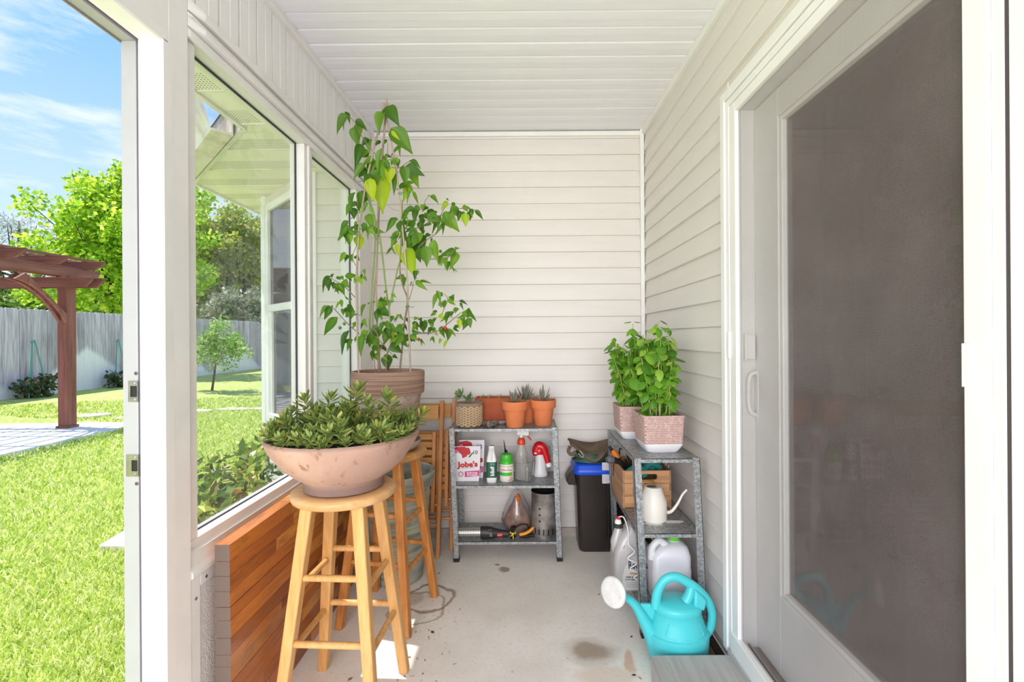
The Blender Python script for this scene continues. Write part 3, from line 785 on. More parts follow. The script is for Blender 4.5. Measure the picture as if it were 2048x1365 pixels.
# ------------------------------------------------------------------ green trellises with climbing plants by the fence
TREL = flat('teal trellis stakes', srgb(86, 158, 146), 0.5)
def leaf_cloud(n, centers, radii, size, droop=0.0, aspect=0.5, seed=1, shell=0.0, up=0.3):
    """n folded leaves around cluster centres -> mesh arrays"""
    rs = np.random.RandomState(seed)
    centers = np.array(centers, float); radii = np.array(radii, float)
    if radii.ndim == 1: radii = np.repeat(radii[:, None], 3, 1)
    vol = radii.prod(1)**(2/3); k = rs.choice(len(centers), n, p=vol/vol.sum())
    d = rs.normal(size=(n, 3)); d /= np.linalg.norm(d, axis=1)[:, None]
    rr = rs.uniform(shell, 1, n)**(0.5)
    p = centers[k] + d*radii[k]*rr[:, None]
    t = rs.normal(size=(n, 3)) + d*0.8; t[:, 2] -= droop; t /= np.linalg.norm(t, axis=1)[:, None]
    nn = rs.normal(size=(n, 3)); nn[:, 2] += up; s = np.cross(t, nn); s /= np.linalg.norm(s, axis=1)[:, None]
    nrm = np.cross(s, t)
    L = size*rs.uniform(0.6, 1.3, n)[:, None]; Wd = L*aspect
    V = np.empty((n, 4, 3))
    V[:,0] = p; V[:,1] = p + t*L*0.5 + s*Wd*0.5 + nrm*L*0.08; V[:,2] = p + t*L; V[:,3] = p + t*L*0.5 - s*Wd*0.5 + nrm*L*0.08
    return V
def cloud_mesh(name, V, mat):
    n = len(V); me = bpy.data.meshes.new(name); me.vertices.add(n*4); me.vertices.foreach_set('co', np.ascontiguousarray(V).ravel())
    me.loops.add(n*4); me.loops.foreach_set('vertex_index', np.arange(n*4, dtype=np.int32)); me.polygons.add(n)
    me.polygons.foreach_set('loop_start', np.arange(0, n*4, 4, dtype=np.int32)); me.update(calc_edges=True); me.materials.append(mat); return me
def cloud(name, V, mat, parent):
    L = np.array(wl(parent)); o = link(name, cloud_mesh(name, V - L, mat), parent); o['kind'] = 'stuff'; return o
DKLEAF = leafmat('dark climber leaf', [(0, srgb(44, 66, 36)), (0.6, srgb(84, 104, 58)), (1, srgb(140, 110, 80))], 0.25)
def trellis(y, label):
    x = -10.0; z = gz(x, y)
    t = thing('garden_trellis', label, 'trellis', (x, y, z), group='teal trellises by the fence')
    top = Vector((x, y, z+1.12))
    for (dx, dy) in ((0.12, -0.2), (0.12, 0.2), (-0.06, 0.0)):
        MB().tube([Vector((x+dx, y+dy, z)), top + Vector((dx*0.1, dy*0.1, 0.05))], 0.012, 6).build('stake', TREL, t)
    MB().tube([top+Vector((0, -0.03, 0)), top+Vector((0, 0.03, 0.01))], 0.02, 8).build('tie', TREL, t)
    p = thing('climbing_plant', 'low dark climbing plant at the foot of the ' + ('nearer' if y < 10 else 'farther') + ' teal trellis', 'plant', (x+0.1, y, z))
    st = MB()
    for k in range(5): st.tube([(x+0.1, y+random.uniform(-.05,.05), z), (x+0.1+random.uniform(-.1,.1), y+random.uniform(-.25,.25), z+random.uniform(.25,.5))], 0.006, 5)
    st.build('stem', DKLEAF, p)
    cloud('foliage', leaf_cloud(420, [(x+0.1, y-0.2, z+0.2), (x+0.1, y+0.22, z+0.25), (x+0.1, y, z+0.12)], [0.2, 0.2, 0.22], 0.10, 0.2, 0.6, seed=int(y*10)), DKLEAF, p)
trellis(at(62, 760, 9.6).y, 'teal stake trellis against the fence left of the pergola post'); trellis(at(229, 750, 11.6).y, 'teal stake trellis against the fence right of the pergola post')

# ------------------------------------------------------------------ trees
BARK = M('grey bark', srgb(96, 84, 72), 0.9, var=0.4, vscale=12, bump=0.5, bscale=30)
def tree(label, base, top, crown_c, crown_r, mat, nleaf, lsize, nclu, seed, clu=0.35, aspect=0.7, name='garden_tree', trunk_r=0.12, group='trees beyond the fence', cat='tree', shell=0.55):
    rs = np.random.RandomState(seed); base = Vector(base); cc = Vector(crown_c); cr_ = Vector(crown_r)
    t = thing(name, label, cat, base, group=group)
    tr = MB(); mid = base.lerp(cc, 0.5) + Vector((rs.uniform(-.1,.1), rs.uniform(-.1,.1), 0))
    tr.tube(smooth_path([base, mid, cc, cc+Vector((0, 0, cr_.z*0.7))], 4), lerp_list([trunk_r, trunk_r*0.7, trunk_r*0.45, trunk_r*0.12], 13), 8)
    cs = []
    for k in range(nclu):
        d = rs.normal(size=3); d /= np.linalg.norm(d); q = rs.uniform(shell, 0.95)
        c = np.array([cc.x + d[0]*cr_.x*q, cc.y + d[1]*cr_.y*q, cc.z + d[2]*cr_.z*q]); cs.append(c)
        if k % 2 == 0:
            st = base.lerp(cc, rs.uniform(0.6, 1.05)); mdp = st.lerp(Vector(c), 0.5) + Vector((0, 0, -0.06*cr_.z))
            tr.tube(smooth_path([st, mdp, Vector(c)], 3), lerp_list([trunk_r*0.35, trunk_r*0.2, trunk_r*0.06], 7), 5)
    tr.build('trunk', BARK, t, 60)
    R = [clu*min(cr_)*rs.uniform(0.7, 1.3) for _ in cs]
    V = leaf_cloud(nleaf, cs, R, lsize, 0.1, aspect, seed+1)
    cloud('foliage', V, mat, t)
    return t
MAPLE = leafmat('bright maple leaf', [(0, srgb(96, 148, 34)), (0.35, srgb(142, 188, 44)), (0.7, srgb(192, 220, 64)), (1, srgb(232, 238, 110))], 0.5)
OLIVE = leafmat('olive green leaf', [(0, srgb(104, 132, 48)), (0.4, srgb(152, 174, 66)), (0.75, srgb(192, 202, 86)), (1, srgb(226, 212, 120))], 0.45)
SILVER = leafmat('grey green leaf', [(0, srgb(104, 116, 88)), (0.5, srgb(150, 158, 128)), (1, srgb(196, 198, 172))], 0.3)
PINE = leafmat('blue green needles', [(0, srgb(104, 116, 102)), (0.5, srgb(154, 164, 146)), (1, srgb(204, 208, 190))], 0.25)
DEEP = leafmat('deep green leaf', [(0, srgb(60, 92, 40)), (0.5, srgb(104, 138, 56)), (1, srgb(156, 182, 80))], 0.4)
CITRUS = leafmat('citrus leaf', [(0, srgb(74, 120, 46)), (0.45, srgb(130, 172, 72)), (0.8, srgb(176, 206, 104)), (1, srgb(230, 238, 180))], 0.4)
tree('bright yellow-green maple-like tree behind the fence by the pergola', (-12.35, 14.2, 0), None, (-12.5, 14.2, 4.0), (2.1, 2.1, 2.75), MAPLE, 15000, 0.13, 95, 3, 0.19, 0.85, trunk_r=0.11, shell=0.3)
tree('bright yellow-green young tree rising behind the door jamb', (-11.4, 14.9, 0), None, (-11.5, 15.0, 4.4), (1.5, 1.5, 3.4), MAPLE, 9000, 0.13, 60, 33, 0.22, 0.85, trunk_r=0.10, shell=0.3)
tree('grey-green pine at the far left beyond the fence', (-23.2, 21.5, 0), None, (-23.0, 21.5, 4.8), (2.6, 2.4, 2.7), PINE, 9000, 0.24, 60, 5, 0.22, 0.12, trunk_r=0.2)
tree('dark shrubby tree low behind the pergola', (-18.0, 18.0, 0), None, (-18.0, 18.0, 1.9), (3.6, 2.0, 1.6), DEEP, 7000, 0.2, 50, 6, 0.3)
tree('olive-green tree tall behind the window at left', (-16.0, 23.0, 0), None, (-16.4, 23.0, 5.0), (2.4, 2.0, 4.9), OLIVE, 16000, 0.2, 95, 7, 0.27)
tree('olive-green tree in the middle of the window view', (-14.4, 24.0, 0), None, (-14.2, 24.0, 4.2), (2.0, 2.0, 3.7), OLIVE, 12000, 0.2, 70, 8, 0.3)
tree('olive-green tree beside the corner board of the bay', (-13.0, 25.5, 0), None, (-12.5, 25.5, 4.6), (2.1, 2.0, 4.2), OLIVE, 13000, 0.2, 75, 9, 0.3)
tree('deep green tree filling the gap behind the olive ones', (-16.5, 30.0, 0), None, (-16.5, 30.0, 4.6), (5.5, 2.0, 4.2), DEEP, 12000, 0.34, 80, 10, 0.4)
tree('grey-green flowering shrub tree above the far fence', (-11.6, 19.6, 0), None, (-11.9, 19.8, 2.3), (1.3, 1.0, 1.2), SILVER, 6500, 0.16, 40, 11, 0.33)
tree('deep green tree behind the far fence corner', (-9.6, 23.5, 0), None, (-9.6, 23.5, 2.8), (2.6, 1.2, 2.4), DEEP, 6000, 0.22, 40, 12, 0.35)
cb_ = at(424, 777, 11.6)
tree('young citrus tree standing in the lawn before the fence', (cb_.x, cb_.y, gz(cb_.x, cb_.y)), None, (cb_.x+0.12, cb_.y, 1.10), (0.74, 0.6, 0.66), CITRUS, 2600, 0.085, 34, 13, 0.30, 0.5, name='citrus_tree', trunk_r=0.03, group=None, shell=0.35)
# shrub right outside the first window
SHR = leafmat('glossy shrub leaf', [(0, srgb(48, 74, 40)), (0.4, srgb(96, 130, 62)), (0.7, srgb(150, 182, 84)), (0.9, srgb(216, 222, 110)), (1, srgb(150, 92, 76))], 0.35, 0.35)
sh = thing('azalea_shrub', 'leafy azalea shrub growing outside the first window', 'shrub', (-1.42, 2.42, -0.12))
st = MB(); cs = []; rs = random.Random(4)
for k in range(34):
    ty_ = rs.uniform(1.8, 2.85); tx_ = -rs.uniform(1.22, max(1.26, 0.70*ty_)); tp = Vector((tx_, ty_, rs.uniform(0.10, 0.62))); b0 = Vector((-1.36+rs.uniform(-.08,.08), 0.5*ty_+1.18, -0.12))
    st.tube([b0, b0.lerp(tp, .5)+Vector((0, 0, .05)), tp], [0.008, 0.006, 0.003], 5); cs.append(tuple(tp))
st.build('branch', BARK, sh)
cs2 = cs + [(a[0], a[1], a[2]-0.14) for a in cs if a[2] > .1]
cloud('foliage', leaf_cloud(4400, cs2, [0.085]*len(cs) + [0.11]*(len(cs2)-len(cs)), 0.062, -0.1, 0.42, 21, 0.1, 0.8), SHR, sh)

# ------------------------------------------------------------------ house bay seen through the windows
def soffit_material():
    b = NB('vented soffit'); v = b.coord('Object'); s = b.n('SeparateXYZ'); b.set(s.inputs[0], v)
    fx = b.math('FRACT', b.math('MULTIPLY', s.outputs[0], 70)); fy = b.math('FRACT', b.math('MULTIPLY', s.outputs[1], 70))
    ax = b.math('SUBTRACT', fx, 0.5); ay = b.math('SUBTRACT', fy, 0.5)
    d = b.math('SQRT', b.math('ADD', b.math('MULTIPLY', ax, ax), b.math('MULTIPLY', ay, ay)))
    dots = b.math('LESS_THAN', d, 0.27)
    band = b.math('LESS_THAN', b.math('FRACT', b.math('MULTIPLY', s.outputs[1], 1/0.305)), 0.45)
    f = b.math('MULTIPLY', dots, band)
    c = b.mix(f, srgb(236, 232, 218), srgb(120, 118, 108))
    return b.done(b.princ(c, 0.5, 0, 0.3))
SOFM = soffit_material()
ZS = 2.285
SP = [(-1.05, -1.9), (-1.36, -1.9), (-1.36, 2.30), (-2.17, 3.11), (-2.17, 6.5), (-1.20, 6.5), (-1.20, 2.97), (-1.05, 2.97)]
so = MB().prism(SP, 'z', ZS, ZS+0.02).build('soffit', SOFM); tag(so, 'vented white soffit under the house eave', 'soffit', kind='structure')
# drip channels between soffit panels
for i in range(28):
    y = -1.7 + i*0.305
    x0 = -1.36 if y < 2.3 else max(-2.17, -1.36-(y-2.3))
    if y > 6.4: break
    MB().box(x0, -1.06, y-0.004, y+0.004, ZS-0.006, ZS).build('panel_joint', M('soffit joint', srgb(226, 222, 208), 0.5), so)
FASC = M('white fascia', srgb(232, 228, 218), 0.5, var=0.12, vscale=3)
fa = MB(); 
for (a, b_) in (((-1.36, -1.9), (-1.36, 2.30)), ((-1.36, 2.30), (-2.17, 3.11)), ((-2.17, 3.11), (-2.17, 6.5))):
    fa.beam((a[0], a[1], ZS+0.062), (b_[0], b_[1], ZS+0.062), 0.022, 0.15)
fa = fa.build('fascia', FASC, so)
ro = MB()
ro.add([(-1.40, -1.9, ZS+0.135), (-1.40, 2.28, ZS+0.135), (-2.21, 3.09, ZS+0.135), (-2.21, 6.5, ZS+0.135), (0.9, 6.5, ZS+0.9), (0.9, -1.9, ZS+0.9), (0.0, 2.9, ZS+0.72)],
       [(0, 1, 6, 5), (1, 2, 6), (2, 3, 4, 6)])
ro = ro.build('roof', M('brown shingle roof', srgb(96, 84, 76), 0.9, var=0.3, vscale=12)); tag(ro, 'shingle roof above the porch eave', 'roof', kind='structure')
GUT = M('weathered white gutter', srgb(222, 216, 206), 0.5, var=0.3, vscale=4, col2=srgb(176, 156, 134), lo=0.45, hi=0.75)
gu = MB(); a = Vector((-1.42, 2.34, 0)); b_ = Vector((-2.20, 3.12, 0)); out = Vector((-1, -1, 0)).normalized()
prof = [(0.012, 0.13), (0.012, 0.0), (0.085, 0.0), (0.095, 0.03), (0.115, 0.06), (0.125, 0.11), (0.14, 0.135), (0.13, 0.135), (0.112, 0.105), (0.085, 0.01), (0.018, 0.01), (0.018, 0.13)]
gu.loft([[(p + out*(0.012+(o_-0.012)*1.3) + Vector((0, 0, ZS-0.03+h*1.3))) for o_, h in prof] for p in (a, b_)])
gt = gu.solo('gutter', GUT, 'weathered white gutter along the bay eave', 'gutter')
# house wall of the bay: 45 degree wall with a window
P1 = Vector((-1.89, 3.47, 0)); LB = 0.726
bw = MB().box(0.0, LB, 0.0, 0.10, -0.12, ZS).build('wall_bay', VINYL); bw.location = P1; bw.rotation_euler = (0, 0, -PI/4); WL[bw.name] = Vector((0, 0, 0)); tag(bw, 'angled bay wall with lap siding outside', 'wall', kind='structure')
siding(bw, 'x', 0.03, 0.116, 0.0, [Z0 + i*COURSE - COURSE for i in range(23)]); siding(bw, 'x', 0.669, LB, 0.0, [Z0 + i*COURSE - COURSE for i in range(23)]); siding(bw, 'x', 0.116, 0.669, 0.0, [Z0 + i*COURSE - COURSE for i in range(7)])
MB().box(-0.02, 0.055, -0.030, 0.05, -0.12, ZS).build('corner_board', WHITE, bw, local=True, bevel=0.003)
MB().box(-1.90, -1.84, 3.47, 6.4, -0.12, ZS).build('wall_house', VINYL); tag(bpy.data.objects['wall_house'], 'house wall behind the bay', 'wall', kind='structure')
w3 = MB()
for (x0, x1, z0, z1) in ((0.115, 0.165, 0.66, 2.20), (0.62, 0.67, 0.66, 2.20), (0.165, 0.62, 0.66, 0.72), (0.165, 0.62, 2.15, 2.20), (0.165, 0.62, 1.435, 1.485)):
    w3.box(x0, x1, -0.040, 0.02, z0, z1)
w3 = w3.build('window_3', WHITE, None, bevel=0.004); w3.location = P1; w3.rotation_euler = (0, 0, -PI/4); WL[w3.name] = Vector((0, 0, 0)); tag(w3, 'white sash window in the angled bay wall', 'window', kind='structure')
PANE2 = NB('bay window pane'); PANE2 = PANE2.done(PANE2.princ(srgb(60, 64, 70), 0.03, 0, 1.0))
MB().box(0.165, 0.62, -0.012, -0.006, 0.72, 1.435).build('pane', PANE2, w3, local=True); MB().box(0.165, 0.62, -0.020, -0.014, 1.485, 2.15).build('pane', PANE2, w3, local=True)
MB().box(0.165, 0.20, -0.026, -0.005, 0.72, 1.435).build('sash_stile', WHITE, w3, local=True)
o = MB().box(-1.383, -1.283, YB-0.030, YB+0.02, -0.12, ZS+0.05).build('trim_10', WHITE, bevel=0.003); tag(o, 'white corner board of the house outside window two', 'trim', kind='structure')

# ------------------------------------------------------------------ butcher-block slabs leaning on the knee wall
def stave_material():
    b = NB('oiled hardwood stave'); r = b.n('ObjectInfo').outputs['Random']
    v = b.coord('Object', (1, 2.0, 1.6), rnd=True)
    base = b.ramp(r, [(0.0, srgb(132, 66, 20)), (0.3, srgb(176, 96, 32)), (0.6, srgb(206, 124, 46)), (0.85, srgb(230, 156, 70)), (1.0, srgb(146, 80, 30))])
    g = b.noise(v, 1.5, 7, 0.65)
    c = b.mix(b.math('MULTIPLY', b.sstep(g, 0.42, 0.72), 0.5), base, srgb(92, 44, 14))
    c = b.mix(b.math('MULTIPLY', b.sstep(b.noise(b.coord('Object', (3, 4, 9), rnd=True), 1, 4), 0.5, 0.8), 0.35), c, srgb(222, 150, 76))
    return b.done(b.princ(c, 0.30, 0, 0.5, b.bump(g, 0.08, 0.002), 0.25))
STAVE = stave_material()
ENDG = M('grey end grain', srgb(116, 98, 88), 0.7, var=0.3, vscale=30, stretch=(1, 1, 3), bump=0.3, bscale=200, rnd=True)
def stave_mesh():
    m = MB().box(-0.5, 0.5, -0.5, 0.5, -0.5, 0.5); me = m.mesh('stave', [STAVE, ENDG])
    for p in me.polygons:
        if p.normal.y < -0.9: p.material_index = 1
    return me
STM = stave_mesh()
XS0, XS1 = -0.912, -0.868
def slab(label, z0, z1, y0, y1, rows, seed):
    t = thing('butcher_block_slab', label, 'wood slab', ((XS0+XS1)/2, (y0+y1)/2, z0), group='butcher block slabs')
    rr = random.Random(seed)
    zs_ = [z0 + (z1-z0)*i/rows for i in range(rows+1)]
    for i in range(1, rows): zs_[i] += rr.uniform(-0.006, 0.006)
    for i in range(rows):
        y = y0
        while y < y1 - 0.02:
            L = rr.uniform(0.14, 0.46); e_ = min(y + L, y1)
            if y1 - e_ < 0.08: e_ = y1
            o = link('stave', STM, t)
            g_ = 0.0011
            o.location = Vector(((XS0+XS1)/2 + rr.uniform(-0.0006, 0.0006), (y+e_)/2, (zs_[i]+zs_[i+1])/2)) - wl(t)
            o.scale = (XS1-XS0, e_-y-g_, zs_[i+1]-zs_[i]-g_); y = e_
slab('thick oiled butcher block slab standing on the floor by the window', 0.0, 0.4535, 1.388, 2.40, 10, 5)
slab('narrow oiled butcher block offcut set on top of the tall slab', 0.455, 0.640, 1.386, 2.40, 4, 9)

# ------------------------------------------------------------------ bar stools
PALEW = wood('pale golden stool wood', srgb(226, 176, 112), srgb(204, 146, 82), 2, 0.45, 1.0, 0.1)
PALES = wood('pale golden stool seat wood', srgb(226, 182, 128), srgb(206, 154, 98), 0, 0.45, 0.7, 0.1)
ORNW = wood('worn orange stool wood', srgb(214, 148, 78), srgb(186, 114, 52), 2, 0.5, 1.0, 0.05, worn=srgb(160, 104, 56))
ORNS = wood('worn orange stool seat wood', srgb(206, 154, 92), srgb(176, 120, 64), 0, 0.5, 0.7, 0.05, worn=srgb(150, 104, 62))
def stool(loc, rz, label, wl_, ws):
    t = thing('bar_stool', label, 'stool', loc, group='round wooden bar stools', rz=rz); 
    H = 0.742; R = 0.171
    MB().lathe([(0.02, H-0.034), (R-0.016, H-0.034), (R-0.005, H-0.029), (R, H-0.018), (R-0.002, H-0.007), (R-0.010, H-0.001), (R-0.03, H), (R*0.6, H-0.003), (0.02, H-0.004)], n=56).build('seat', ws, t, 50, local=True)
    def L(sx, sy, z):
        k = 1 - z/0.72; q = 0.082 + (0.155-0.082)*k; return Vector((sx*q, sy*q, z))
    for sx, sy in ((-1, -1), (1, -1), (1, 1), (-1, 1)):
        MB().beam(L(sx, sy, 0.0), L(sx, sy, 0.71), 0.034, 0.034, (0, 1, 0), 0.040, 0.040).build('leg', wl_, t, local=True, bevel=0.005)
    for (a, b_, zz) in (((-1,-1), (1,-1), (0.478, 0.278)), ((-1,1), (1,1), (0.478, 0.268)), ((-1,-1), (-1,1), (0.44, 0.245)), ((1,-1), (1,1), (0.44, 0.245))):
        for z in zz:
            MB().tube([L(a[0], a[1], z), L(b_[0], b_[1], z)], 0.0105, 12).build('rung', wl_, t, 60, local=True)
    return t
stool((-0.612, 1.61, 0), math.radians(-3), 'pale wooden bar stool carrying the wide succulent bowl', PALEW, PALES)
stool((-0.612, 2.14, 0), math.radians(-11), 'worn orange wooden bar stool carrying the tall pepper pot', ORNW, ORNS)

# ------------------------------------------------------------------ plants: leaf meshes
def leaf_mesh(name, mat, wfun, nl=7, fold=0.12, curl=0.25, thick=0.0):
    V = []; F = []
    for i in range(nl+1):
        t = i/nl; w = wfun(t); z = -curl*t*t
        for j, s in enumerate((-1, -0.5, 0, 0.5, 1)):
            V.append((t - 0.04*abs(s)*(0), s*w, z + fold*abs(s)*w*2 - 0.03*math.sin(abs(s)*PI)))
    for i in range(nl):
        for j in range(4):
            a = i*5+j; F.append((a, a+5, a+6, a+1))
    m = MB(); m.add(V, F); me = m.mesh(name, mat, 80, recalc=False); return me
def place_leaf(parent, me, p0, p1, width, roll=0.0, name='leaf', facing_to=None):
    p0 = Vector(p0); p1 = Vector(p1); ax = p1 - p0; L = ax.length
    if L < 1e-5: return None
    ax.normalize(); view = Vector((0, -1, 0.25)) if facing_to is None else facing_to
    y = view.cross(ax)
    if y.length < 1e-3: y = Vector((1, 0, 0)).cross(ax)
    y.normalize(); z = ax.cross(y).normalized()
    R = Matrix((ax, y, z)).transposed().to_4x4() @ Matrix.Rotation(roll, 4, 'X')
    o = link(name, me, parent)
    o.matrix_basis = Matrix.Translation(p0 - wl(parent)) @ R @ Matrix.Diagonal((L, L*width, L, 1)); return o
GREENP = leafmat('pepper leaf', [(0, srgb(58, 100, 28)), (0.4, srgb(88, 136, 38)), (0.8, srgb(124, 168, 48)), (1, srgb(84, 124, 58))], 0.4, 0.4, 'object')
YELP = leafmat('sunlit pepper leaf', [(0, srgb(150, 186, 36)), (1, srgb(190, 208, 48))], 0.45, 0.4, 'object')
STEMG = M('green stem', srgb(120, 146, 68), 0.5, var=0.2, vscale=10)
STEMB = M('woody stem', srgb(140, 120, 92), 0.8, var=0.3, vscale=30)
CANE = M('weathered bamboo cane', srgb(176, 156, 138), 0.6, var=0.3, vscale=18, stretch=(1, 1, 0.3))
wf_p = lambda t: 0.5*max(0, math.sin(PI*min(1, t**0.62)))*(1-0.30*t**2) + 0.001
LP = [leaf_mesh('leaf', GREENP, wf_p, curl=c) for c in (0.12, 0.28, 0.4)]
LY = [leaf_mesh('leaf', YELP, wf_p, curl=c) for c in (0.08, 0.2)]

# ------------------------------------------------------------------ tall pot with pepper plant on stool two
POTC = Vector((-0.612, 2.14, 0.742))
def banded_clay():
    b = NB('banded taupe clay'); v = b.coord('Object', (1, 1, 1))
    n = b.noise(b.coord('Object', (3, 3, 190)), 1.0, 4); c = b.mix(b.sstep(n, 0.35, 0.65), srgb(170, 138, 120), srgb(132, 104, 90))
    return b.done(b.princ(c, 0.85, 0, 0.2, b.bump(n, 0.3, 0.003)))
def weathered_clay():
    b = NB('weathered taupe clay'); v = b.coord('Object')
    c = b.mix(b.sstep(b.noise(v, 9, 6), 0.35, 0.7), srgb(158, 132, 118), srgb(184, 168, 156))
    c = b.mix(b.math('MULTIPLY', b.sstep(b.noise(v, 40, 4), 0.55, 0.7), 0.5), c, srgb(120, 94, 82))
    return b.done(b.princ(c, 0.9, 0, 0.2))
BAND = banded_clay(); WEAT = weathered_clay()
SOIL = M('dark potting soil', srgb(56, 42, 34), 0.95, var=0.5, vscale=60, bump=0.8, bscale=90)
tp = thing('plant_pot', 'tall taupe clay pot with banded rim on the far stool', 'pot', POTC)
MB().lathe([(0.02, 0.016), (0.106, 0.016), (0.110, 0.02), (0.147, 0.255), (0.135, 0.256), (0.100, 0.03), (0.02, 0.03)], POTC, 48).build('body', WEAT, tp, 45)
MB().lathe([(0.146, 0.254), (0.157, 0.254), (0.1605, 0.262), (0.1625, 0.35), (0.159, 0.356), (0.150, 0.356), (0.147, 0.35), (0.143, 0.256)], POTC, 48, closed=True).build('rim_band', BAND, tp, 45)
MB().lathe([(0.01, 0.300), (0.149, 0.300), (0.149, 0.318), (0.08, 0.326), (0.01, 0.330)], POTC, 32).build('soil', SOIL, tp, 60)
sa = MB().lathe([(0.02, 0.0), (0.118, 0.0), (0.132, 0.012), (0.146, 0.036), (0.147, 0.042), (0.140, 0.042), (0.126, 0.014), (0.02, 0.012)], POTC, 48)
sa.solo('saucer', WEAT, 'round taupe clay saucer under the tall pot', 'saucer', 45)

PD = 2.14
pp = thing('pepper_plant', 'tall leggy chilli pepper plant tied to bamboo canes', 'plant', (POTC.x, POTC.y, POTC.z+0.32))
def A(x, y, d=PD): return at(600 + x/4.55, 180 + y/4.55, d)
def B(x, y, d=PD): return at(600 + x/4.4025, 450 + y/4.4025, d)
SB = POTC.z + 0.315
def root(p):
    q = Vector(p); 
    dx, dy = q.x - POTC.x, q.y - POTC.y; r = math.hypot(dx, dy)
    if r > 0.13: dx *= 0.13/r; dy *= 0.13/r
    return Vector((POTC.x+dx, POTC.y+dy, SB))
canes = [([B(515,1275,2.06), B(490,560,2.08), B(520,20,2.10), A(600,840,2.12), A(700,420,2.13), A(765,125,2.14)], 0.0042),
         ([B(972,1275,2.08), B(945,480,2.10), A(920,1110,2.12), A(880,740,2.13), A(805,330,2.135), A(760,115,2.14)], 0.0040),
         ([B(690,1260,2.26), B(670,560,2.22), B(685,100,2.19), A(712,1000,2.18), A(752,560,2.16), A(790,75,2.14)], 0.0042),
         ([B(655,1240,2.27), B(640,800,2.25), B(690,60,2.2), A(735,800,2.18), A(775,330,2.15), A(803,120,2.14)], 0.0034)]
cs_ = []
for pts, r in canes:
    pts = [root(pts[0])] + pts
    cs_.append(MB().tube(pts, r, 7).build('bamboo_cane', CANE, pp, 60))
stems = [([B(700,1285), B(690,1000), B(640,900)], 0.0055, STEMB), ([B(712,1285), B(700,1120), B(760,1000)], 0.0045, STEMB), ([B(880,1285), B(900,1080), B(915,900), B(940,740), B(945,640), B(900,520), B(880,390), B(890,180), A(920,1300)], 0.0052, STEMB),
         ([B(760,1285), B(765,1150), B(820,1000)], 0.0055, STEMB), ([B(690,1000), B(615,920), B(635,560), B(665,0), A(625,1000), A(620,860), A(690,650)], 0.0052, STEMG),
         ([B(800,1050), B(790,800), B(760,580), B(715,190), B(680,0), A(650,1080), A(620,900)], 0.0048, STEMG), ([B(780,760), B(860,390), B(885,290), A(930,1250), A(930,1000)], 0.004, STEMG),
         ([B(910,1040), B(1000,960), B(1200,940), B(1360,820), B(1420,770)], 0.0034, STEMB), ([A(940,1260), A(1060,1260), A(1200,1190), A(1290,1140), A(1450,1080), A(1600,1095)], 0.003, STEMB),
         ([B(1040,200), B(1120,130), B(1190,80), B(1225,0)], 0.0026, STEMB), ([B(1060,280), B(1120,300), B(1200,300), B(1300,290), B(1370,210)], 0.0026, STEMB),
         ([B(485,640), B(400,550), B(340,510), B(270,470)], 0.0026, STEMB), ([B(520,960), B(420,870), B(300,740), B(250,710)], 0.003, STEMB), ([A(690,590), A(560,420), A(500,300), A(430,225)], 0.0022, STEMB),
         ([A(830,700), A(900,710), A(1000,650), A(1060,670)], 0.0022, STEMB), ([B(490,360), B(465,270), B(520,90), A(520,1010)], 0.0022, STEMG), ([B(720,190), B(650,90), B(600,20)], 0.002, STEMG),
         ([B(960,660), B(990,560), B(1000,500)], 0.002, STEMB), ([A(1120,1110), A(1140,1010), A(1180,965)], 0.002, STEMB), ([A(1280,1140), A(1340,1020)], 0.002, STEMB), ([B(1240,800), B(1300,660), B(1260,600)], 0.002, STEMB),
         ([A(790,620), A(800,520), A(790,450)], 0.0022, STEMG), ([A(860,620), A(800,640), A(700,640)], 0.0022, STEMG), ([B(700,1020), B(820,1150)], 0.002, STEMB), ([B(540,960), B(650,1100)], 0.002, STEMB), ([B(780,700), B(820,610)], 0.002, STEMG),
         ([A(1000,1040), A(1060,1180), A(940,1260)], 0.002, STEMB), ([A(795,1050), A(850,1090), A(905,1100)], 0.0012, STEMG)]
for pts, r, mt in stems:
    if abs(pts[0].z - (POTC.z+0.355)) < 0.03: pts = [root(pts[0])] + pts
    sp = smooth_path(pts, 4); MB().tube(sp, lerp_list([r*0.85, r*0.75, r*0.5], len(sp)), 7).build('stem', mt, pp, 60)
